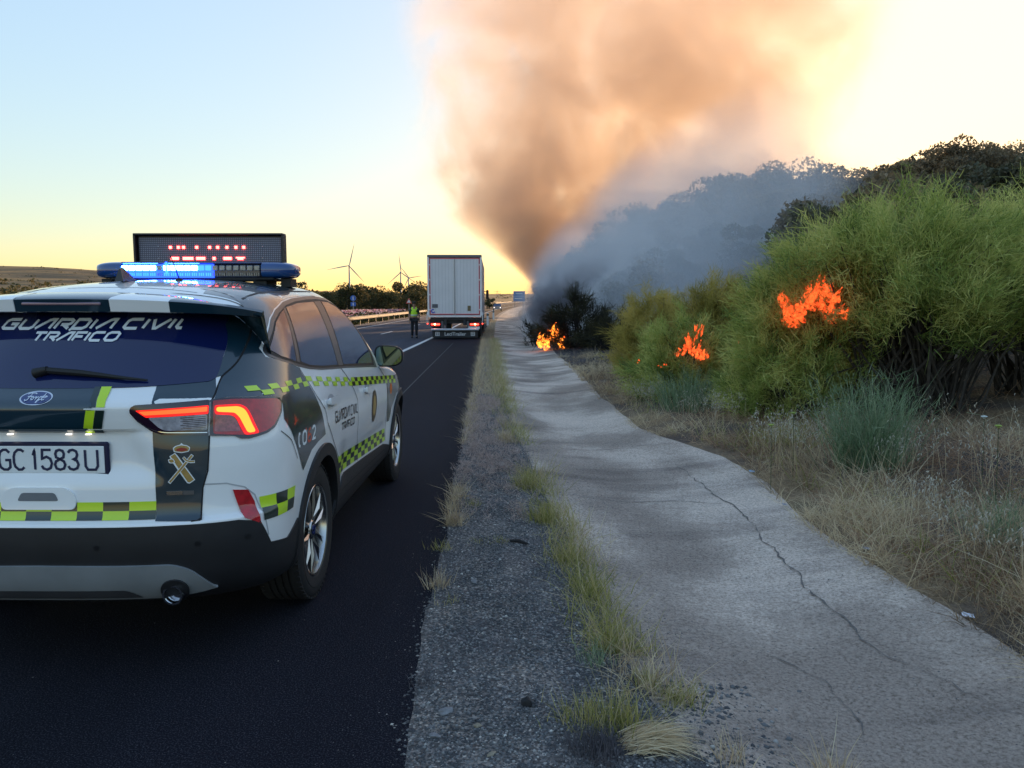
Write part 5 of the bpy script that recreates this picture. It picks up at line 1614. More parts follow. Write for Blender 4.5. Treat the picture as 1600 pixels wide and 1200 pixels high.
def part_of(name, idx, grow, mat, zoff=0):
    mp = {k: i for i, k in enumerate(idx)}
    E = [(mp[a], mp[b]) for a, b in be if a in mp and b in mp]
    rr = [((br[k][0] + grow, br[k][1] + grow) if hasattr(br[k], '__len__') else br[k] + grow) for k in idx]
    return skin_mesh(name, [bv[k] for k in idx], E, rr, mat, of)
part_of('trousers', [0, 15, 16, 17, 19, 20, 21], .022, navy)
part_of('shirt', [1, 2, 3, 7, 8, 11, 12], .014, green_sh)
vest_v = [(0, .01, 1.02), (0, .01, 1.14), (0, .0, 1.30), (0, 0, 1.43), (.13, 0, 1.45), (-.13, 0, 1.45)]
skin_mesh('vest', vest_v, [(0, 1), (1, 2), (2, 3), (3, 4), (3, 5)], [(.175, .13), (.172, .13), (.185, .135), (.125, .11), (.065, .09), (.065, .09)], simple('hi_vis_yellow', (.55, .90, .04), .6), of)
MB().lathe([(.182, 1.10), (.186, 1.13), (.182, 1.16)], (0, .005, 0), 'Z', 24).build('reflective_band', simple('reflective_grey', (.5, .52, .5), .4), of).scale = (1, .76, 1)
for a, s in ((18, 1), (22, -1)):
    x, y, z = bv[a]; MB().box((x, y + .03, .045), (.10, .27, .09), bev=.03).build('boot', navy, of, angle=40)
MB().lathe([(.0, .085), (.06, .078), (.093, .05), (.098, .0), (.098, -.01), (.0, -.01)], (0, -.015, 1.735), 'Z', 20).box((0, -.12, 1.735), (.13, .09, .015)).build('cap', simple('cap_dark', (.02, .02, .018), .8), of, angle=40)
# face
MB().box((0, -.112, 1.66), (.022, .03, .04), bev=.008).build('nose', skin_m, of)
for s in (-1, 1):
    MB().lathe([(0, -.006), (.010, 0), (0, .006)], (s * .032, -.100, 1.685), 'Y', 8).build('eye', navy, of)
    MB().lathe([(0, -.01), (.028, 0), (0, .01)], (s * .082, -.01, 1.665), 'X', 8).build('ear', skin_m, of)
MB().box((0, -.100, 1.625), (.045, .012, .010)).build('mouth', simple('lips', (.25, .09, .08), .6), of)
# hands with five fingers
for s, k in ((1, 10), (-1, 14)):
    x, y, z = bv[k]
    hv = [(x, y, z), (x, y - .01, z - .06)]; he = [(0, 1)]; hr = [(.030, .018), (.036, .018)]
    for q in range(4):
        i = len(hv); dx = (-.024 + .016 * q)
        L = (.030, .036, .034, .026)[q]
        hv += [(x + dx * .4 - s * .01, y - .018 + dx, z - .085), (x + dx * .3 - s * .018, y - .022 + dx, z - .085 - L), (x - s * .030, y - .020 + dx, z - .085 - L * 1.7)]
        he += [(1, i), (i, i + 1), (i + 1, i + 2)]; hr += [.0095, .0085, .007]
    i = len(hv); hv += [(x - s * .005, y - .04, z - .045), (x - s * .01, y - .055, z - .075)]; he += [(0, i), (i, i + 1)]; hr += [.011, .008]
    skin_mesh('hand', hv, he, hr, skin_m, of, 1)
MB().box((.20, .03, .93), (.06, .10, .14), bev=.02).box((-.19, .03, .95), (.05, .12, .18), bev=.02).build('belt_pouch', navy, of)
MB().lathe([(.172, -.025), (.176, 0), (.172, .025)], (0, .01, .99), 'Z', 20).build('belt', navy, of).scale = (1, .78, 1)
# ------------------------------------------------------------------ strands (grass blades, broom twigs)
def strands(P, D, L, W, droop, r_, seg=2, curl=.15):
    """P base points, D unit directions, L lengths, W widths -> tapered bent strips"""
    n = len(P)
    side = np.cross(D, r_.normal(size=(n, 3))); side /= np.linalg.norm(side, axis=1)[:, None] + 1e-9
    bend = r_.normal(size=(n, 3)) * curl
    bend[:, 2] -= droop
    rows = []
    for k in range(seg + 1):
        t = k / seg
        c = P + D * (L * t)[:, None] + bend * (L * t * t)[:, None]
        w = (W * (1 - .75 * t) * .5)[:, None]
        if k < seg: rows += [c - side * w, c + side * w]
        else: rows += [c]
    V = np.stack(rows, 1)
    m = V.shape[1]
    base = (np.arange(n) * m)[:, None]
    quads = []
    for k in range(seg - 1):
        quads.append(base + np.array([2 * k, 2 * k + 1, 2 * k + 3, 2 * k + 2]))
    tris = base + np.array([2 * (seg - 1), 2 * (seg - 1) + 1, 2 * seg])
    return V.reshape(-1, 3), [np.concatenate(quads) if quads else np.zeros((0, 4), int), tris], m

def strand_mesh(name, P, D, L, W, droop, r_, tint, tip=.0, seg=2, curl=.15):
    V, F, m = strands(P, D, L, W, droop, r_, seg, curl)
    tt = np.array([k // 2 / seg for k in range(m)])
    T = np.clip(tint[:, None] + tip * tt[None, :], 0, 1.5).reshape(-1)
    return np_mesh(name, V, F, T[:, None] * np.ones(3))

def unit(a): return a / (np.linalg.norm(a, axis=-1, keepdims=True) + 1e-9)

M_BROOM = leaf_mat('broom_twigs', [(.14, (.035, .065, .022)), (.40, (.16, .235, .055)), (.66, (.35, .42, .10)), (.95, (.60, .59, .19))], .6, .35)
M_BROOMY = leaf_mat('dry_broom_twigs', [(.12, (.08, .075, .02)), (.4, (.24, .21, .05)), (.7, (.42, .35, .08)), (1.0, (.55, .43, .12))], .6, .35)
M_BROOMB = leaf_mat('scorched_twigs', [(.2, (.008, .008, .008)), (.6, (.022, .022, .014)), (1.0, (.055, .05, .02))], .8, .1)
M_STEM = simple('broom_stem', (.045, .036, .028), .85, var=.4, scale=12)
M_CHAR = simple('charred_wood', (.008, .008, .009), .9)

def broom(name, loc, half, depth, height, n_clump, per, seed, mat, label, cat='bush', low=.18, stems=70, twl=.27, group=None, stem_mat=None, hole=None, lopside=0.0, tw=.0075):
    r_ = np.random.default_rng(seed)
    e = empty(name, loc)
    tag(e, label, cat, group)
    # plumes of twigs on a lumpy dome, thinned out where the crown opens
    u = r_.uniform(0, 2 * np.pi, n_clump); ph = np.arcsin(r_.uniform(low * 1.0, 1, n_clump))
    q = r_.uniform(.30, 1.0, n_clump) ** .42
    nn_ = vnoise(u * half * 1.4 + seed * 3, ph * 3.2 + q * 2, .55, 3)
    lump = .80 + .42 * vnoise(np.cos(u) * 3 + 10 + seed, np.sin(u) * 3 + ph * 3 + 7, .8, 3)
    kp = nn_ > .40
    u, ph, q, lump, nn_ = u[kp], ph[kp], q[kp], lump[kp], nn_[kp]; n_clump = len(u)
    Cc = np.stack([half * np.cos(u) * np.cos(ph) * q * lump, depth * np.sin(u) * np.cos(ph) * q * lump, height * (np.sin(ph) ** .8) * q * lump * .98], 1)
    Cc[:, 0] += lopside * Cc[:, 2]
    out = unit(Cc * np.array([1, 1, .6]) / np.array([half, depth, height]) + np.array([0, 0, .50]))
    out = unit(out + r_.normal(0, .30, out.shape))
    per = int(per * 1.25)
    k = np.repeat(np.arange(n_clump), per)
    n = len(k)
    pl = r_.uniform(.7, 1.5, n_clump)
    P = Cc[k] + out[k] * (r_.uniform(-.75, .55, n) * twl * pl[k])[:, None] + r_.normal(0, .052, (n, 3)) * np.clip(half, .8, 1.4)
    D = unit(out[k] + r_.normal(0, .50, (n, 3)))
    L = twl * r_.uniform(.35, .95, n)
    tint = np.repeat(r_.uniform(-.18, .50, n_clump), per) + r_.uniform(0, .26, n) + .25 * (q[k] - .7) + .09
    if hole is not None:
        hc, hr = np.array(hole[0]), hole[1]
        wc = P + np.array(loc)
        keep = (np.linalg.norm((wc - hc) / np.array(hr), axis=1) > 1) | (r_.random(n) < .66)
        P, D, L, tint = P[keep], D[keep], L[keep], tint[keep]
    ok = P[:, 2] > -.05
    P, D, L, tint = P[ok], D[ok], L[ok], tint[ok]
    n = len(P)
    me = strand_mesh('foliage', P, D, L, np.full(n, tw) * r_.uniform(.7, 1.5, n), .12, r_, tint, .35)
    tag(link('foliage', me, mat, e), kind='stuff')
    mb = MB()
    for s in range(stems):
        i = r_.integers(0, n_clump)
        c = Cc[i]
        a = Vector((r_.normal(0, .16 * half), r_.normal(0, .12 * half), -.25))
        b = Vector((a[0] * .5 + c[0] * .45, a[1] * .5 + c[1] * .45, max(.1, c[2] * .45)))
        d = Vector(c)
        w = .010 + .010 * r_.random()
        mb.tube([a, a.lerp(b, .5) + Vector((r_.normal(0, .03), r_.normal(0, .03), 0)), b, b.lerp(d, .5) + Vector((r_.normal(0, .05), 0, .05)), d], [w * 1.4, w * 1.1, w, w * .7, w * .3], 4, cap=False)
    tag(mb.build('stems', stem_mat or M_STEM, e), kind='stuff')
    return e

def gp(px, Y, dz=0.0):
    X = pxx(px, Y); return (X, Y, ground_at(X, Y) + dz)
FIRE1 = (pxx(1288, 9.0), 9.0, 1.55 + (475 - 466) / 1200 * 9.0)
FIRE2 = (pxx(1085, 11.6), 11.6, 1.55 + (475 - 540) / 1200 * 11.6)
broom('broom_bush', gp(1425, 9.6), 2.1, 1.5, 2.62, 1100, 75, 1, M_BROOM, 'largest green broom bush in the foreground, bare stems showing under its domed crown', 'bush', low=.50, stems=230, hole=(FIRE1, (.62, 1.6, .42)))
broom('broom_bush', gp(1650, 9.8), 1.8, 1.4, 2.45, 700, 70, 2, M_BROOM, 'green broom bush cut by the right edge of the photo, beside the largest one', 'bush', low=.42, stems=140)
broom('broom_bush', gp(1240, 9.9), .92, .9, 1.95, 520, 80, 3, M_BROOM, 'green broom bush leafy to the ground at the left foot of the largest bush', 'bush', low=.02, stems=40, twl=.24, hole=(FIRE1, (.55, 1.6, .36)))
broom('broom_bush', gp(1560, 12.6), 2.2, 1.4, 2.7, 420, 60, 4, M_BROOM, 'green broom bush behind and right of the largest one, only its top showing', 'bush', low=.2, stems=30)
broom('broom_bush', gp(1335, 11.6), 1.3, 1.1, 2.45, 360, 60, 5, M_BROOM, 'green broom bush behind the flames, left shoulder of the big clump', 'bush', low=.2, stems=30)
broom('broom_bush', gp(1116, 13.0), .85, .8, 1.85, 380, 70, 6, M_BROOMY, 'yellowish broom bush with feathery top between the smoke and the big bushes', 'bush', low=.05, stems=70, twl=.26)
broom('broom_bush', gp(1022, 14.0), .80, .8, 1.75, 340, 65, 7, M_BROOMY, 'dry golden brown broom bush nearest the grey smoke', 'bush', low=.1, stems=70, twl=.26)
broom('broom_bush', gp(1075, 12.2), .95, .7, 1.30, 420, 70, 8, M_BROOM, 'low green broom bush with small orange flames in its middle', 'bush', low=.02, stems=60, twl=.22, hole=(FIRE2, (.36, 1.2, .26)))
broom('broom_bush', gp(1185, 12.0), .7, .7, 1.15, 300, 65, 9, M_BROOM, 'dark green broom bush filling the gap left of the big clump', 'bush', low=.02, stems=60, twl=.24)
broom('scorched_bush', gp(903, 27.5), 1.25, .9, 2.0, 150, 50, 10, M_BROOMB, 'blackened scorched bush beside the bright flames at the end of the gutter', 'bush', low=.05, stems=60, twl=.5, stem_mat=M_CHAR, tw=.02)
broom('scorched_bush', gp(952, 25.0), 1.05, .8, 1.35, 90, 40, 11, M_BROOMB, 'burnt leaning bush of bare dark stems right of the blackened one', 'bush', low=.05, stems=90, twl=.5, stem_mat=M_CHAR, lopside=.35, tw=.016)
broom('scorched_bush', gp(842, 32), .8, .7, 1.1, 60, 40, 12, M_BROOMB, 'small charred bush left of the bright flames', 'bush', low=.05, stems=40, twl=.4, stem_mat=M_CHAR, tw=.02)

# ------------------------------------------------------------------ oaks on the crest, scrub on the slope
oak_t = [tree_mesh(4.2, 4.4, 22, 6500, .085, 60 + i) for i in range(5)]
hs = []
r_ = random.Random(5)
def crest(px, Y, top):
    X = pxx(px, Y)
    z0 = ground_at(X, Y)
    h = 1.55 + (475 - top) / 1200 * Y - z0
    return X, z0, h
oaks = [(1025, 58, 318), (1180, 48, 268), (1265, 45, 264), (1350, 42, 258), (1385, 40, 262), (1425, 40, 246), (1465, 40, 234), (1510, 36, 236), (1550, 36, 232), (1590, 34, 250), (1470, 30, 285), (1520, 28, 288), (1585, 27, 285), (1375, 33, 285), (1440, 34, 268), (1620, 32, 250), (1320, 40, 275), (1280, 36, 300), (1010, 60, 322), (1045, 57, 308), (1085, 55, 295), (1125, 52, 278), (1160, 50, 266), (1205, 47, 254), (1245, 46, 260), (1290, 44, 262), (1330, 43, 268), (1365, 44, 258), (1405, 42, 246), (1445, 41, 236), (1490, 38, 222), (1530, 38, 220), (1570, 40, 236), (1605, 37, 222), (1640, 36, 222),
        (975, 64, 340), (940, 70, 362), (905, 78, 388), (880, 86, 405), (862, 96, 425), (847, 108, 442), (1060, 50, 330), (1140, 46, 300), (1225, 42, 290), (1300, 38, 292), (1420, 36, 275), (1550, 34, 262), (1350, 36, 300), (1190, 44, 300), (1100, 50, 322)]
ok_ord = {}
_big = sorted([o_[0] for o_ in oaks if o_[0] > 1440 and o_[2] < 252], reverse=True)
for w_, q_ in zip(('first', 'second', 'third', 'fourth', 'fifth', 'sixth', 'seventh', 'eighth', 'ninth', 'tenth'), _big): ok_ord[q_] = w_
def oak_label(px, Y):
    if px in ok_ord: return 'dark holm oak on the crest above the bushes, %s from the right edge' % ok_ord[px]
    if px < 900: return 'small smoky oak at the low far end of the crest'
    if px < 1200: return 'holm oak on the crest dimmed by the blue-grey smoke'
    return 'dark round-crowned holm oak on the crest right of the smoke'
for i, (px, Y, top) in enumerate(oaks):
    X, z0, h = crest(px, Y, top)
    c, t_ = oak_t[i % 5]
    s = max(.42, h / 4.1)
    plant_tree('oak', c, t_, M_OAK, (X, Y, z0 - .1), min(s, 1.5), i * 1.7, oak_label(px, Y), 'tree', 'holm oaks on the hill crest', szf=s / min(s, 1.5))
sc_t = [tree_mesh(1.7, 2.6, 14, 2600, .075, 80 + i, trunk=.1, low=.12) for i in range(3)]
M_SLOPE = leaf_mat('slope_scrub_leaves', [(.2, (.05, .055, .035)), (.6, (.11, .11, .065)), (1.0, (.20, .18, .11))])
for i in range(260):
    Y = r_.uniform(17, 75); dmin = 3.5 if Y > 22 else 5.5
    d = r_.uniform(dmin, 24); X = float(x_gr(Y)) + d
    px = 778 + X / Y * 1200
    if px < 880 or (Y < 34 and px < 1260) or (Y < 20 and px < 1330): continue
    c, t_ = sc_t[i % 3]
    plant_tree('slope_bush', c, t_, M_SLOPE if i % 3 else M_OAK, (X, Y, ground_at(X, Y) - .1), r_.uniform(.6, 1.35), i * 2.1, 'grey-green bush on the slope below the oaks', 'bush', 'scrub bushes on the slope')

# ------------------------------------------------------------------ grasses
M_STRAW = leaf_mat('straw', [(.1, (.18, .13, .09)), (.4, (.42, .31, .19)), (.8, (.62, .49, .31)), (1.1, (.74, .62, .42))], .7, .3)
M_RUST = leaf_mat('rusty_straw', [(.1, (.10, .06, .042)), (.5, (.32, .185, .11)), (1.0, (.56, .38, .24))], .7, .3)
M_YGRASS = leaf_mat('yellow_green_grass', [(.1, (.10, .13, .03)), (.45, (.26, .27, .06)), (.8, (.45, .40, .15)), (1.1, (.58, .49, .26))], .7, .35)
M_TEAL = leaf_mat('blue_green_stalks', [(.1, (.06, .11, .055)), (.5, (.15, .24, .12)), (1.0, (.34, .40, .25))], .6, .3)
M_PINK = leaf_mat('pinkish_seed_heads', [(.1, (.20, .15, .135)), (.5, (.40, .30, .27)), (1.0, (.58, .46, .40))], .8, .3)
M_PALE = leaf_mat('pale_seed_heads', [(.1, (.25, .22, .17)), (.6, (.46, .42, .34)), (1.0, (.62, .58, .48))], .8, .3)

def ground_vec(X, Y):
    """vectorised ground height"""
    X = np.asarray(X, float); Y = np.asarray(Y, float)
    e, l, g = x_edge(Y), x_gl(Y), x_gr(Y)
    z = rz(Y)
    z = np.where(X > e, verge_z(np.clip((X - e) / (l - e), 0, 1), Y), z)
    z = np.where(X > l, gutter_z(np.clip((X - l) / (g - l), 0, 1), Y), z)
    return np.where(X > g, bank_z(np.maximum(X - g, 0), Y), z)

def grass(name, X, Y, H, W, mat, label, lean=.5, droop=.25, kind='stuff', cat='grass', seed=3, tint=None, seg=3, base_z=None, parent=None, curl=.3, tip=.30):
    r_ = np.random.default_rng(seed)
    n = len(X)
    Z = ground_vec(X, Y) - .01 if base_z is None else base_z
    D = unit(np.stack([r_.normal(0, lean, n), r_.normal(0, lean, n), np.ones(n)], 1))
    tint = r_.uniform(0, .7, n) if tint is None else tint
    me = strand_mesh(name, np.stack([X, Y, Z], 1), D, H * r_.uniform(.25, 1.3, n), np.full(n, W) * r_.uniform(.6, 1.6, n), droop, r_, tint, tip, seg, curl)
    o = link(name, me, mat, parent)
    if parent is None: tag(o, label, cat, kind=kind)
    return o

def clustered(n, ycl, xf, spread, r_, ncl):
    yc = ycl(r_.random(ncl)); k = r_.integers(0, ncl, n)
    xc = xf(yc, r_.random(ncl))
    return xc[k] + r_.normal(0, spread, n), yc[k] + r_.normal(0, spread * 1.3, n)

g1 = np.random.default_rng(101)
# line of yellow-green grass along the left lip of the gutter
n = 8000
Y = 3.3 + (g1.random(n) ** 1.7) * 34
dens = vnoise(Y, Y * 0 + 31, .9, 3)
k = dens > (.47 - .012 * np.clip(Y - 5, 0, 20))
Y = Y[k]; n = len(Y)
X = x_gl(Y) + g1.normal(-.01, .060 + .0035 * np.clip(Y, 0, 25), n)
grass('gutter_lip_grass', X, Y, .12 + .10 * g1.random(n) + .07 * (Y > 6), .0036, M_YGRASS, 'yellow-green grass growing along the left lip of the concrete gutter', tint=g1.uniform(0, .6, n) + .35 * (vnoise(X, Y, .6, 2) - .3))
n = 5000
Y = 2.9 + (g1.random(n) ** 1.5) * 30
k = vnoise(Y, Y * 0 + 131, .5, 3) > .47
Y = Y[k]; n = len(Y)
X = x_gl(Y) + g1.normal(.02, .09, n)
grass('gutter_lip_straw', X, Y, .13 + .13 * g1.random(n), .0034, M_STRAW, 'dry straw stems mixed into the grass on the left lip of the gutter', tint=g1.uniform(0, .8, n), seed=8, lean=.6)
# straw along the asphalt edge
n = 7000
Y = 5.2 + (g1.random(n) ** 1.5) * 32
k = vnoise(Y, Y * 0 + 77, 1.2, 3) > (.55 - .02 * np.clip(Y - 6, 0, 14))
Y = Y[k]; n = len(Y)
X = x_edge(Y) + np.abs(g1.normal(.02, .05, n))
grass('asphalt_edge_grass', X, Y, .10 + .13 * g1.random(n), .004, M_STRAW, 'thin straw and weeds along the broken edge of the asphalt', lean=.5, seed=5)
# far verge completely covered in straw
n = 9000
Y = 13 + (g1.random(n) ** 1.3) * 70
X = x_edge(Y) + (x_gl(Y) - x_edge(Y)) * g1.random(n)
grass('verge_straw', X, Y, .14 + .12 * g1.random(n), .0055, M_STRAW, 'pale dry grass covering the verge toward the lorry', seed=6)
# pinkish fluffy seed heads in the middle of the verge
n = 480
yc = g1.uniform(5.3, 12.5, n); t = g1.random(n)
xc = x_edge(yc) + (x_gl(yc) - x_edge(yc)) * (.02 + .85 * t)
keep = (yc > 6.6) | (g1.random(n) < .35)
yc, xc = yc[keep], xc[keep]; n = len(yc)
per = 34
kk = np.repeat(np.arange(n), per)
hz = g1.uniform(.03, .12, n)
P = np.stack([xc[kk] + g1.normal(0, .03, n * per), yc[kk] + g1.normal(0, .03, n * per), ground_vec(xc, yc)[kk] + hz[kk] * g1.random(n * per)], 1)
me = strand_mesh('foxtail_grass', P, unit(g1.normal(size=(n * per, 3)) + np.array([0, 0, .8])), g1.uniform(.02, .06, n * per), np.full(n * per, .0042), .1, g1, g1.uniform(.1, .9, n * per), .2, 2)
o = link('foxtail_grass', me, M_PINK); tag(o, 'low pinkish foxtail grass patch on the gravel verge beside the asphalt', 'grass', kind='stuff')
# roadside straw on the right lip of the gutter
def bankgrass(name, n, y0, y1, d0, d1, h, w, mat, label, seed, thr=.45, sc=.8, pw=1.6, lean=.75, droop=.3):
    r_ = np.random.default_rng(seed)
    Y = y0 + (r_.random(n) ** pw) * (y1 - y0)
    d = d0 + (r_.random(n) ** 1.2) * (d1 - d0)
    X = x_gr(Y) + d
    k = vnoise(X + seed, Y, sc, 3) > thr
    X, Y = X[k], Y[k]; n = len(X)
    return grass(name, X, Y, h * (.35 + 1.1 * vnoise(X, Y + 40, .22, 3)), w, mat, label, seed=seed, lean=lean, droop=droop, tint=r_.uniform(0, .55, n) + 1.1 * (vnoise(X + 9, Y, .7, 2) - .5))
bankgrass('gutter_edge_straw', 12000, 2.6, 24, -.06, .9, .33, .0040, M_STRAW, 'tangled pale straw along the right lip of the gutter', 11, thr=.55, sc=.5)
bankgrass('dry_grass', 15000, 2.6, 16, .3, 3.4, .36, .0042, M_STRAW, 'dry straw-coloured grass on the bank in front of the broom bushes', 12, thr=.54, sc=.8)
bankgrass('rusty_grass', 24000, 3.0, 17, .1, 4.2, .22, .0045, M_RUST, 'rusty brown dead grass on the bank around the bushes', 13, thr=.42, sc=1.0, droop=.5, lean=.8)
bankgrass('flattened_straw', 20000, 3.5, 14, 1.0, 6.5, .34, .0045, M_RUST, 'flattened brown straw under the largest bush', 14, thr=.40, sc=1.5, droop=.1, lean=2.6)
bankgrass('green_weeds', 6000, 2.8, 14, .2, 2.4, .24, .005, M_YGRASS, 'patches of greener weeds among the straw on the bank', 15, thr=.60, sc=.7)
bankgrass('burnt_stubble', 6000, 16, 40, .3, 6, .22, .010, M_BROOMB, 'black burnt stubble on the ash-covered bank', 16, thr=.50, sc=1.6)
bankgrass('far_bank_grass', 9000, 15, 70, -.1, 1.2, .26, .010, M_STRAW, 'sparse straw along the foot of the burnt bank', 17, thr=.56, sc=2.0)
bankgrass('slope_grass', 22000, 14, 60, 4, 22, .35, .016, M_RUST, 'brownish dry grass on the slope below the oaks', 18, thr=.40, sc=2.5, pw=1.1)
bankgrass('grey_weeds', 7000, 3.0, 9, .5, 3.5, .22, .0035, simple('grey_weed', (.10, .09, .10), .8, var=.3), 'fine grey-violet dead weeds on the dark soil at the right', 19, thr=.58, sc=.9, lean=.9)

bankgrass('corner_straw', 6000, 2.7, 5.5, -.05, 1.3, .34, .0036, M_STRAW, 'bent yellow-brown straw covering the gutter lip at the lower right', 21, thr=.38, sc=.5, pw=1.0, lean=.6)
bankgrass('brown_tangle', 12000, 2.7, 8.5, .2, 2.6, .24, .0038, M_RUST, 'tangled brown dead weeds at the lower right', 22, thr=.40, sc=.8, pw=1.1, lean=.9, droop=.5)
# oat stalks with hanging pale seeds
def oats(name, cx, cy, n, h, spread, seed, label, group=None):
    r_ = np.random.default_rng(seed)
    e = empty(name, (cx, cy, float(ground_vec(np.array(cx), np.array(cy)))))
    tag(e, label, 'wild oats', group)
    X = r_.normal(0, spread, n); Y = r_.normal(0, spread, n)
    D = unit(np.stack([r_.normal(0, .16, n), r_.normal(0, .16, n), np.ones(n)], 1))
    H = h * r_.uniform(.65, 1.15, n)
    P = np.stack([X, Y, np.full(n, -.03)], 1)
    tag(link('stalks', strand_mesh('stalks', P, D, H, np.full(n, .0042), .05, r_, r_.uniform(.1, .7, n), .3, 3, .08), M_STRAW, e), kind='stuff')
    k = np.repeat(np.arange(n), 9); m = len(k)
    t = r_.uniform(.62, 1.0, m)
    Q = P[k] + D[k] * (H[k] * t)[:, None] + r_.normal(0, .022, (m, 3))
    tag(link('seed_heads', strand_mesh('seed_heads', Q, unit(r_.normal(0, .4, (m, 3)) - np.array([0, 0, .7])), r_.uniform(.018, .034, m), np.full(m, .008), .1, r_, r_.uniform(.1, 1, m), 0, 2), M_PALE, e), kind='stuff')
    return e
oat_sp = [(1250, 6.9, 26, .55, 'wild oat stalks with pale seeds left of the blue-green clump, nearest the gutter bend'), (1300, 7.0, 30, .60, 'tall pale wild oats just left of the blue-green clump'),
          (1215, 7.6, 20, .45, 'short wild oats below the left end of the big bushes'), (1580, 5.6, 16, .75, 'tall thin oat stalks by the right edge of the photo'),
          (1560, 4.2, 18, .45, 'wild oats in front of the teal leaves at the lower right'), (1010, 11.2, 30, .45, 'pale oats in front of the low bush with small flames'),
          (1130, 9.2, 20, .42, 'oat stalks with white seeds between the two fires'), (1430, 6.2, 20, .45, 'wild oats just right of the blue-green clump'), (1090, 9.9, 16, .36, 'small oat cluster at the foot of the low burning bush'), (1490, 5.0, 22, .36, 'yellowish oats bending over the gutter lip at the right')]
for i, (px, Y_, n_, h_, lb) in enumerate(oat_sp):
    oats('wild_oats', pxx(px, Y_), Y_, int(n_ * 1.6), h_, .14, 200 + i, lb)

# blue-green feathery clumps
def clump(name, px, Y_, n, h, spread, mat, label, seed, w=.005, lean=.22, cat='plant', droop=.03, feathers=0, X=None):
    r_ = np.random.default_rng(seed)
    X = pxx(px, Y_) if X is None else X
    e = empty(name, (X, Y_, float(ground_vec(np.array(X), np.array(Y_)))))
    tag(e, label, cat)
    x = r_.normal(0, spread, n); y = r_.normal(0, spread, n)
    P = np.stack([x, y, np.full(n, -.02)], 1)
    D = unit(np.stack([x * 1.0 + r_.normal(0, lean * .8, n), y * 1.0 + r_.normal(0, lean, n), np.ones(n)], 1))
    H = h * r_.uniform(.45, 1.1, n)
    tag(link('blades', strand_mesh('blades', P, D, H, np.full(n, w) * r_.uniform(.6, 1.4, n), droop, r_, r_.uniform(0, .7, n), .35, 3, .12), mat, e), kind='stuff')
    if feathers:
        k = r_.integers(0, n, feathers); t = r_.uniform(.1, .95, feathers)
        Q = P[k] + D[k] * (H[k] * t)[:, None]
        tag(link('side_shoots', strand_mesh('side_shoots', Q, unit(D[k] + r_.normal(0, .5, (feathers, 3))), h * r_.uniform(.06, .2, feathers), np.full(feathers, w * .6), .05, r_, r_.uniform(0, .7, feathers), .3, 2), mat, e), kind='stuff')
    return e
clump('feathery_clump', 1375, 6.5, 420, .88, .12, M_TEAL, 'tall blue-green feathery clump beside the gutter, below the largest bush', 301, feathers=4200, w=.0075)
clump('feathery_clump', 1080, 10.6, 260, .62, .20, M_TEAL, 'blue-green stalks in front of the low bush with small flames', 302, feathers=2400, w=.008)
clump('feathery_clump', 1600, 4.6, 120, .40, .10, M_TEAL, 'teal leafy plant cut by the right edge of the photo', 303, feathers=900)
clump('feathery_clump', 1275, 24, 160, 1.3, .45, M_TEAL, 'pale green spiky clump rising behind the left shoulder of the big bushes', 304, w=.014, feathers=800, lean=.35)
clump('leafy_weed', 1240, 7.9, 160, .42, .20, M_YGRASS, 'low green leafy weed at the shaded foot of the big bushes', 305, feathers=1600, lean=.5)
# tufts round the gravel verge, one by one
tufts = [(925, 4.05, 110, .17, M_YGRASS, 'bright yellow-green grass tuft at the gutter lip, middle of the verge'),
         (888, 4.55, 150, .20, M_YGRASS, 'dense green tuft below a straw patch on the gutter lip'),
         (935, 3.2, 40, .20, M_TEAL, 'single upright green weed on the verge above the dry clump'),
         (1022, 3.02, 60, .13, M_YGRASS, 'small yellow-green tuft, left of two growing in the gutter'),
         (1070, 2.92, 120, .15, M_YGRASS, 'wider yellow-green tuft, right of two growing in the gutter'),
         (925, 2.72, 150, .15, M_YGRASS, 'green grass tuft above the grey dead clump at the bottom'),
         (985, 2.68, 130, .24, M_YGRASS, 'tall green grass beside the straw bundle at the bottom'),
         (940, 2.52, 420, .11, simple('grey_weed', (.10, .09, .10), .8, var=.3), 'grey-violet dead clump at the bottom edge of the verge'),
         (1335, 2.42, 90, .20, M_STRAW, 'sparse pale straw tuft at the bottom right of the gutter'),
         (1165, 2.50, 50, .16, M_STRAW, 'thin straw stalks lying on the broken gutter edge at the bottom'),
         (686, 4.75, 50, .10, M_YGRASS, 'small green tuft on the very edge of the asphalt'),
         (748, 4.90, 40, .06, M_YGRASS, 'tiny green tuft, left of two in mid verge'), (783, 4.90, 40, .07, M_YGRASS, 'tiny green tuft, right of two in mid verge'),
         (695, 3.85, 30, .07, M_YGRASS, 'tiny green sprout on the gravel near the asphalt'), (680, 4.1, 60, .16, M_STRAW, 'dry pale weed leaning over the asphalt edge'),
         (655, 3.0, 50, .08, simple('grey_weed', (.10, .09, .10), .8, var=.3), 'small grey dead weed on the asphalt edge near the bottom'),
         (738, 5.8, 60, .10, M_YGRASS, 'green sprout among the pinkish grass'), (850, 5.4, 200, .22, M_YGRASS, 'thick yellow-green grass bunch on the gutter lip beside a dark stick'),
         (822, 6.4, 200, .24, M_YGRASS, 'tall straw-tipped green bunch on the gutter lip, farther up'), (790, 8.6, 160, .22, M_STRAW, 'pale straw bunch on the gutter lip, farther up still'),
         (704, 5.7, 70, .16, M_STRAW, 'dry weed with fluffy heads on the asphalt edge')]
for i, (px, Y_, n_, h_, mt, lb) in enumerate(tufts):
    clump('grass_tuft', px, Y_, int(n_ * 1.5), h_, .035 + .02 * (n_ > 100), mt, lb, 400 + i, w=.0035, lean=.35, cat='grass tuft', droop=.15)
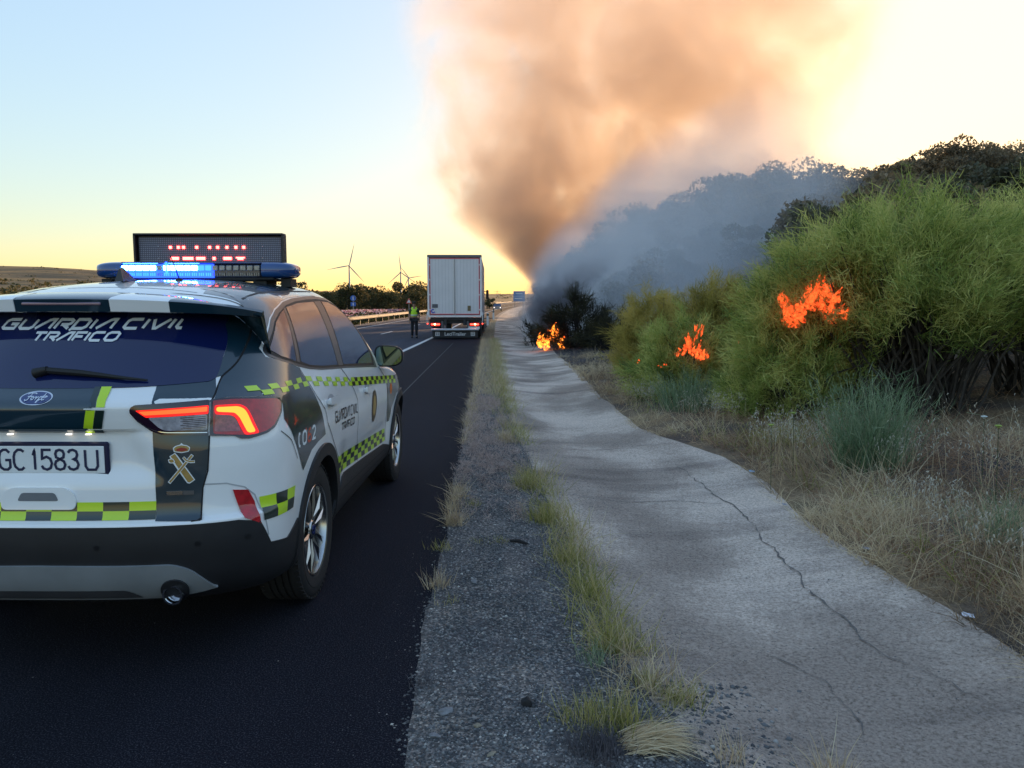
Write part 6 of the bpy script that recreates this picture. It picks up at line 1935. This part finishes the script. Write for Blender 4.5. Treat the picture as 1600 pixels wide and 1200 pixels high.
# straw bundle lying at the bottom
r_ = np.random.default_rng(77)
n = 700
X = pxx(1000, 2.55); e = empty('straw_bundle', (X, 2.55, float(ground_vec(np.array(X), np.array(2.55))) + .01))
tag(e, 'golden straw bundle lying over to the right at the bottom of the verge', 'straw')
P = np.stack([r_.normal(0, .02, n), r_.normal(0, .025, n), r_.uniform(0, .03, n)], 1)
D = unit(np.stack([np.full(n, 1.0) + r_.normal(0, .15, n), r_.normal(.1, .25, n), r_.uniform(.1, .6, n)], 1))
tag(link('blades', strand_mesh('blades', P, D, r_.uniform(.10, .27, n), np.full(n, .003), .35, r_, r_.uniform(.3, .9, n), .3, 3, .08), M_STRAW, e), kind='stuff')
# flat-topped umbel flowers on stalks
for px, Y_, zpy, col, lb in ((1212, 6.2, 667, (.35, .42, .08), 'yellow-green round flower head low on the bank left of the oats'), (1247, 6.6, 648, (.30, .38, .08), 'small green round flower head at the foot of the bushes'),
                             (1578, 5.3, 670, (.33, .42, .08), 'yellow-green flower head by the right edge of the photo'), (1554, 5.8, 655, (.62, .66, .62), 'white flat flower head on a tall stalk under the right bush')):
    X = pxx(px, Y_); z0 = float(ground_vec(np.array(X), np.array(Y_))); zt = 1.55 + (475 - zpy) / 1200 * Y_ - z0
    e = empty('umbel_flower', (X, Y_, z0)); tag(e, lb, 'flower')
    MB().tube([(.02, .01, 0), (.01, 0, zt * .5), (0, 0, zt)], [.003, .0025, .002], 5).build('stalk', simple('green_stalk', (.06, .08, .03), .7), e)
    m = MB()
    for k in range(26):
        a = k * 2.4; q = .022 * math.sqrt((k + .5) / 26)
        m.lathe([(0, -.004), (.0055, 0), (0, .004)], (q * math.cos(a), q * math.sin(a), zt + .012 - q * .25), 'Z', 6).tube([(0, 0, zt - .012), (q * math.cos(a), q * math.sin(a), zt + .01 - q * .25)], .0007, 3)
    m.build('flower_head', simple('umbel_%d' % px, col, .7, var=.2, scale=80), e)
# oak litter twigs in front of the near verge: gravel
# ------------------------------------------------------------------ gravel, stones, litter
ico_v = np.array([(0, 0, 1), (1, 0, 0), (0, 1, 0), (-1, 0, 0), (0, -1, 0), (0, 0, -.6)], float)
ico_f = np.array([(0, 1, 2), (0, 2, 3), (0, 3, 4), (0, 4, 1), (5, 2, 1), (5, 3, 2), (5, 4, 3), (5, 1, 4)])
M_PEB = leaf_mat('pebbles', [(.0, (.04, .042, .048)), (.4, (.12, .12, .125)), (.75, (.24, .235, .23)), (.95, (.42, .39, .36)), (1.2, (.6, .57, .52))], .85, .0)
def pebbles(name, X, Y, S, label, seed, dz=0.0):
    r_ = np.random.default_rng(seed)
    n = len(X)
    sc = S[:, None, None] * r_.uniform(.6, 1.4, (n, 6, 3)) * np.array([1, 1, .6])
    a = r_.uniform(0, 6.28, n); ca, sa = np.cos(a), np.sin(a)
    v = ico_v[None] * sc
    vx = v[..., 0] * ca[:, None] - v[..., 1] * sa[:, None]; vy = v[..., 0] * sa[:, None] + v[..., 1] * ca[:, None]
    Z = ground_vec(X, Y) + dz
    V = np.stack([vx + X[:, None], vy + Y[:, None], v[..., 2] + Z[:, None]], -1).reshape(-1, 3)
    F = (np.arange(n) * 6)[:, None, None] + ico_f[None]
    t = np.clip(r_.beta(1.1, 1.9, n) - .12, 0, 1)
    o = link(name, np_mesh(name, V, [F.reshape(-1, 3)], np.repeat(t, 6)[:, None] * np.ones(3)), M_PEB)
    tag(o, label, 'gravel', kind='stuff')
n = 42000
Y = 2.25 + (g1.random(n) ** 1.9) * 11
t = g1.random(n) ** .9
X = x_edge(Y) + (x_gl(Y) - x_edge(Y)) * t + g1.normal(0, .03, n)
pebbles('gravel', X, Y, .0030 + .0065 * g1.random(n) ** 3 + .0004 * Y, 'loose grey gravel of the verge between asphalt and gutter', 501)
n = 5000
Y = 2.3 + (g1.random(n) ** 1.5) * 9; X = x_gl(Y) + np.abs(g1.normal(0, .25, n))
pebbles('gutter_grit', X, Y, .0022 + .004 * g1.random(n) ** 3, 'fine grit scattered over the left side of the gutter', 502)
n = 1500
Y = 2.3 + (g1.random(n) ** 1.3) * 8; X = x_gl(Y) + (x_gr(Y) - x_gl(Y)) * g1.random(n)
pebbles('gutter_crumbs', X, Y, .002 + .004 * g1.random(n) ** 3, 'crumbs and specks on the concrete gutter', 503)
n = 900
Y = 2.3 + (g1.random(n) ** 1.3) * 9; X = x_edge(Y) - np.abs(g1.normal(0, .12, n)) - 2.2 * (g1.random(n) < .12) * g1.random(n)
pebbles('asphalt_grit', X, Y, .0015 + .003 * g1.random(n) ** 3, 'pale grit scattered on the asphalt near its edge', 504)
n = 600
Y = 2.35 + g1.random(n) ** 1.2 * .75; X = pxx(1120, Y) + g1.normal(0, .16, n)
pebbles('rubble', X, Y, .005 + .013 * g1.random(n) ** 3, 'broken concrete crumbs where the gutter edge has crumbled at the bottom', 505)
M_STONE = simple('pale_stone', (.20, .20, .21), .85, var=.3, scale=30, bmp=.4, bscale=120)
M_STONE2 = simple('tan_stone', (.26, .22, .16), .85, var=.3, scale=30, bmp=.4, bscale=120)
def stone(name, px, Y_, s, mat, label, seed, X=None):
    r_ = random.Random(seed)
    X = pxx(px, Y_) if X is None else X
    bm = bmesh.new(); bmesh.ops.create_icosphere(bm, subdivisions=2, radius=1)
    for v in bm.verts:
        d = noise.noise(v.co * 1.3 + Vector((seed, 0, 0))) * .5
        v.co = v.co * (1 + d); v.co.x *= s[0]; v.co.y *= s[1]; v.co.z *= s[2]
    me = bpy.data.meshes.new(name); bm.to_mesh(me); bm.free()
    me.shade_smooth(); me.set_sharp_from_angle(angle=R(28))
    o = link(name, me, mat, None, loc=(X, Y_, float(ground_vec(np.array(X), np.array(Y_))) + s[2] * .4), rot=(0, 0, r_.uniform(0, 3)))
    tag(o, label, 'stone')
stone('stone', 690, 2.78, (.030, .018, .013), M_STONE, 'largest pale stone on the gravel near the bottom of the photo', 1)
stone('stone', 673, 2.62, (.022, .014, .010), M_STONE, 'pale stone just below the largest one by the asphalt edge', 2)
stone('stone', 743, 2.68, (.015, .012, .008), M_STONE2, 'small rounded tan stone right of the two pale stones', 3)
stone('stone', 766, 2.50, (.020, .010, .006), M_STONE2, 'flat yellowish stone at the very bottom of the verge', 4)
stone('stone', 738, 4.15, (.022, .018, .010), M_STONE, 'flat grey stone in the middle of the gravel verge', 5)
stone('stone', 846, 3.20, (.012, .010, .008), M_STONE, 'small grey stone beside the reddish leaves', 6)
stone('dark_lump', 824, 2.83, (.018, .026, .022), simple('lump_black', (.008, .008, .010), .7), 'black curled lump of rubber lying on the gravel', 7)
o = MB().tube([(-.06, 0, .012), (0, .01, .016), (.07, -.005, .01)], [.008, .012, .006], 6).build('stick', simple('stick_dark', (.02, .019, .02), .85), loc=(pxx(810, 4.85), 4.85, float(ground_vec(np.array(pxx(810, 4.85)), np.array(4.85)))), rot=(0, 0, -.5))
tag(o, 'short dark stick lying across the gravel beside the gutter lip', 'stick')
def paper(px, Y_, w, h, mat, label, seed, X=None):
    r_ = random.Random(seed); X = pxx(px, Y_)
    V = []; F = []
    n = 6
    for i in range(n + 1):
        for j in range(n + 1):
            V.append(((i / n - .5) * w + r_.uniform(-.1, .1) * w / n, (j / n - .5) * h + r_.uniform(-.1, .1) * h / n, r_.uniform(0, .35) * min(w, h) * .5 + .02))
            if i and j: F.append(((i - 1) * (n + 1) + j - 1, (i - 1) * (n + 1) + j, i * (n + 1) + j, i * (n + 1) + j - 1))
    o = MB().add(V, F).build('litter', mat, None, loc=(X, Y_, float(ground_vec(np.array(X), np.array(Y_)))), rot=(.2, .1, r_.uniform(-.5, .5)))
    md = o.modifiers.new('thick', 'SOLIDIFY'); md.thickness = .0012
    tag(o, label, 'litter')
M_PAPER = simple('litter_white', (.70, .70, .76), .6)
paper(1547, 3.62, .055, .035, M_PAPER, 'crumpled whitish scrap of paper on the gutter lip at the lower right', 1)
paper(1375, 4.65, .045, .03, simple('litter_grey', (.3, .3, .33), .6), 'greyish scrap on the gutter lip below the dark weeds', 2)
paper(1183, 6.9, .05, .035, simple('litter_blue', (.30, .45, .62), .5), 'pale blue scrap in the grass left of the oats', 3)
paper(1237, 5.75, .04, .03, simple('litter_grey', (.3, .3, .33), .6), 'grey scrap on the straw at the gutter bend', 4)
# ------------------------------------------------------------------ flames
def flame_mat(name, core, edge, s):
    m, t, b, o = nodes_of(name)
    for l in list(t.links): t.links.remove(l)
    tc = N(t, 'ShaderNodeTexCoord'); n = noise_tex(t, 9, 4, .7)
    r_ = ramp(t, n.outputs[0], [(.35, edge), (.55, tuple(.6 * a + .4 * c for a, c in zip(edge, core))), (.72, core)])
    e = N(t, 'ShaderNodeEmission'); e.inputs[1].default_value = s
    t.links.new(r_.outputs[0], e.inputs[0])
    tr = N(t, 'ShaderNodeBsdfTransparent'); mx = N(t, 'ShaderNodeMixShader')
    n2 = noise_tex(t, 22, 4, .7)
    f = ramp(t, n2.outputs[0], [(.46, (0, 0, 0)), (.66, (.85, .85, .85))])
    t.links.new(f.outputs[0], mx.inputs[0]); t.links.new(tr.outputs[0], mx.inputs[1]); t.links.new(e.outputs[0], mx.inputs[2])
    t.links.new(mx.outputs[0], o.inputs[0])
    return m
M_FL = flame_mat('flame_orange', (1.0, .16, .03), (.80, .045, .010), .95)
M_FLH = flame_mat('flame_bright', (1.0, .50, .05), (1.0, .08, .01), 2.2)
def flames(name, base, w, d, h, n, mat, label, seed):
    r_ = random.Random(seed)
    e = empty(name, base); tag(e, label, 'fire')
    for k in range(n):
        a = (r_.uniform(-1, 1), r_.uniform(-1, 1))
        x0, y0 = a[0] * w * .5, a[1] * d * .5
        hh = h * r_.uniform(.25, .75) * (1 - .45 * abs(a[0]))
        z0 = (r_.uniform(-.1, .5) + .25 * math.sin(a[0] * 4 + seed)) * h
        lean = r_.uniform(-.25, .35)
        m = MB(); V = []; F = []
        q = 7; ns = 8
        for i in range(ns):
            t = i / (ns - 1)
            rr = w * .05 * math.sin(math.pi * min(1, .12 + t * .95)) ** .8 * (1.15 - .5 * t) * r_.uniform(.75, 1.2) + .004
            cx = x0 + lean * hh * t * t + math.sin(t * 7 + k) * w * .02; cz = z0 + hh * t
            for j in range(q):
                an = 2 * math.pi * j / q
                V.append((cx + rr * math.cos(an), y0 + rr * .8 * math.sin(an), cz))
            if i:
                for j in range(q): F.append(((i - 1) * q + j, (i - 1) * q + (j + 1) % q, i * q + (j + 1) % q, i * q + j))
        F += [tuple(range(q))[::-1], tuple((ns - 1) * q + j for j in range(q))]
        m.add(V, F).build('flame_tongue', mat, e, smooth=True)
    return e
flames('fire', (FIRE1[0], FIRE1[1] + .25, FIRE1[2] - .22), .74, .6, .42, 64, M_FL, 'orange flames in the upper left of the largest broom bush', 1)
flames('fire', (FIRE2[0] - .02, FIRE2[1] + .05, FIRE2[2] - .18), .46, .3, .26, 40, M_FL, 'small orange flames in the middle of the low broom bush', 2)
flames('fire', (FIRE2[0] + .10, FIRE2[1] + .1, FIRE2[2] + .05), .14, .15, .34, 8, M_FL, 'thin rising flame above the low burning bush', 3)
flames('fire', (pxx(1158, 11.4), 11.4, 1.55 + (475 - 545) / 1200 * 11.4), .08, .1, .13, 4, M_FL, 'tiny flame at the dark hollow right of the low burning bush', 4)
flames('fire', (pxx(1038, 11.3), 11.3, 1.55 + (475 - 574) / 1200 * 11.3), .13, .1, .07, 5, M_FL, 'small flame near the ground under the low burning bush', 5)
flames('fire', (pxx(998, 11.8), 11.8, 1.55 + (475 - 566) / 1200 * 11.8), .07, .1, .07, 3, M_FL, 'tiny flame at the far left foot of the low burning bush', 6)
flames('fire', (pxx(861, 27.6), 27.6, ground_at(pxx(861, 27.6), 27.6) + .16), .95, .6, .66, 60, M_FLH, 'bright yellow-orange fire on the ground at the end of the gutter, below the black smoke', 7)

# ------------------------------------------------------------------ smoke
def curve_node(t, inp, pts, x0, x1):
    """maps inp in [x0,x1] through points (x, y) -> y, by a float curve scaled to the y range"""
    mr = N(t, 'ShaderNodeMapRange'); mr.inputs[1].default_value = x0; mr.inputs[2].default_value = x1
    t.links.new(inp, mr.inputs[0])
    ys = [p[1] for p in pts]; y0, y1 = min(ys), max(ys)
    if y1 - y0 < 1e-6: y1 = y0 + 1
    fc = N(t, 'ShaderNodeFloatCurve')
    c = fc.mapping.curves[0]
    P = [((x - x0) / (x1 - x0), (y - y0) / (y1 - y0)) for x, y in pts]
    c.points[0].location = P[0]; c.points[1].location = P[-1]
    for p in P[1:-1]: c.points.new(*p)
    fc.mapping.update()
    t.links.new(mr.outputs[0], fc.inputs['Value'])
    m2 = N(t, 'ShaderNodeMath', operation='MULTIPLY_ADD'); m2.inputs[1].default_value = y1 - y0; m2.inputs[2].default_value = y0
    t.links.new(fc.outputs[0], m2.inputs[0])
    return m2.outputs[0]
def M2(t, op, a, b=None, c=None, clamp=False):
    n = N(t, 'ShaderNodeMath', operation=op); n.use_clamp = clamp
    for i, v in enumerate((a, b, c)):
        if v is None: continue
        if hasattr(v, 'links'): t.links.new(v, n.inputs[i])
        else: n.inputs[i].default_value = v
    return n.outputs[0]
def smoke(name, prof, dens, col, absorb, label, nscale, thr, aniso=.5, seed=0, detail=5, stretch=(1, 1, .8), step=None, soft=.9, gain=1.0):
    """prof: rows (z, cx, rx, cy, ry) of a plume; density falls to nothing at the hull"""
    ox, oy = prof[0][1], prof[0][3]
    m = bpy.data.materials.new(name + '_volume'); m.use_nodes = True
    t = m.node_tree; t.nodes.clear()
    out = N(t, 'ShaderNodeOutputMaterial')
    tc = N(t, 'ShaderNodeTexCoord'); sp = N(t, 'ShaderNodeSeparateXYZ'); t.links.new(tc.outputs['Object'], sp.inputs[0])
    z0, z1 = prof[0][0], prof[-1][0]
    cx = curve_node(t, sp.outputs[2], [(p[0], p[1]) for p in prof], z0, z1); rx = curve_node(t, sp.outputs[2], [(p[0], p[2]) for p in prof], z0, z1)
    cy_ = curve_node(t, sp.outputs[2], [(p[0], p[3]) for p in prof], z0, z1); ry = curve_node(t, sp.outputs[2], [(p[0], p[4]) for p in prof], z0, z1)
    ax = M2(t, 'DIVIDE', M2(t, 'SUBTRACT', sp.outputs[0], cx), rx); ay = M2(t, 'DIVIDE', M2(t, 'SUBTRACT', sp.outputs[1], cy_), ry)
    q = M2(t, 'ADD', M2(t, 'MULTIPLY', ax, ax), M2(t, 'MULTIPLY', ay, ay))
    n = noise_tex(t, nscale, detail, .62, vec=tc.outputs['Object'], stretch=stretch)
    n.noise_dimensions = '4D'; n.inputs['W'].default_value = seed
    n.inputs['Distortion'].default_value = .6
    # density = gain * smooth(noise + bias - q*soft)
    v = M2(t, 'SUBTRACT', M2(t, 'MULTIPLY', n.outputs[0], gain), M2(t, 'MULTIPLY', q, soft * .5))
    r_ = N(t, 'ShaderNodeMapRange'); r_.interpolation_type = 'SMOOTHSTEP'; r_.inputs[1].default_value = thr; r_.inputs[2].default_value = thr + .6
    t.links.new(v, r_.inputs[0])
    edge = N(t, 'ShaderNodeMapRange'); edge.interpolation_type = 'SMOOTHSTEP'; edge.inputs[1].default_value = 1.0; edge.inputs[2].default_value = .45; t.links.new(q, edge.inputs[0])
    dz = curve_node(t, sp.outputs[2], [(z, dens[i] if hasattr(dens, '__len__') else dens) for i, (z, *_) in enumerate(prof)], z0, z1) if hasattr(dens, '__len__') else dens
    D = M2(t, 'MULTIPLY', M2(t, 'MULTIPLY', r_.outputs[0], edge.outputs[0]), dz)
    pv = N(t, 'ShaderNodeVolumePrincipled')
    pv.inputs['Color'].default_value = (*col, 1); pv.inputs['Absorption Color'].default_value = (*absorb, 1)
    pv.inputs['Anisotropy'].default_value = aniso
    t.links.new(D, pv.inputs['Density'])
    t.links.new(pv.outputs[0], out.inputs['Volume'])
    try: m.cycles.volume_sampling = 'MULTIPLE_IMPORTANCE'
    except Exception: pass
    if step: m.cycles.volume_step_rate = step
    V = []; F = []
    k = 28
    rows = []
    zs = np.linspace(z0, z1, 26)
    P = np.array(prof)
    for i, z in enumerate(zs):
        a = [np.interp(z, P[:, 0], P[:, c]) for c in (1, 2, 3, 4)]
        for j in range(k):
            an = 2 * math.pi * j / k
            V.append((a[0] + a[1] * 1.02 * math.cos(an), a[2] + a[3] * 1.02 * math.sin(an), z))
        if i:
            for j in range(k): F.append(((i - 1) * k + j, (i - 1) * k + (j + 1) % k, i * k + (j + 1) % k, i * k + j))
    F += [tuple(range(k))[::-1], tuple((len(zs) - 1) * k + j for j in range(k))]
    o = MB().add(V, F).build(name, m)
    tag(o, label, 'smoke', kind='stuff')
    return o
#      z   cx   rx   cy   ry
smoke('brown_smoke', [(3, 6.6, 2.6, 82, 2.5), (6, 6.6, 6.2, 83, 4.5), (9.5, 7.2, 12.0, 84, 6.5), (13, 9.3, 18.0, 85, 8), (18, 13.2, 24.5, 86, 9), (26, 15.8, 27.5, 86, 9.5), (36, 17.0, 30, 87, 9.5), (52, 18.0, 33, 90, 10)],
      [2.4, 1.25, .72, .46, .34, .26, .20, .16], (.60, .55, .52), (.86, .50, .30), 'great brown smoke plume rising behind the hill and filling the middle of the sky', .115, .66, .30, 3.1, stretch=(1, .8, .9), step=.8, gain=2.5, soft=.8, detail=8)
smoke('grey_smoke', [(-.3, 5.2, 4.5, 42, 19), (2, 7.0, 6.5, 44, 22), (5, 9.5, 7.5, 46, 22), (8, 12.0, 7.5, 49, 22), (11, 14, 6.5, 52, 20), (14, 17, 4, 54, 16)],
      [.26, .25, .17, .10, .055, .015], (.72, .78, .86), (.55, .60, .70), 'blue-grey smoke drifting over the burning slope below the oaks', .15, .62, .2, 7.7, step=1.2, detail=5, gain=2.3, soft=.8)
smoke('black_smoke', [(.2, 2.0, .45, 29.8, .4), (.8, 2.05, .95, 29.9, .7), (1.5, 2.2, 1.25, 30.1, .8), (2.2, 2.6, 1.5, 30.4, .9), (3.0, 3.2, 1.8, 31, 1.1), (4.0, 3.9, 1.9, 32, 1.2)],
      [5, 6, 4, 1.6, .4, .05], (.16, .16, .18), (.10, .10, .12), 'dense black smoke curling over the bright flames and the scorched bush', .9, .50, .0, 2.2, step=1.0, detail=4, gain=2.2)
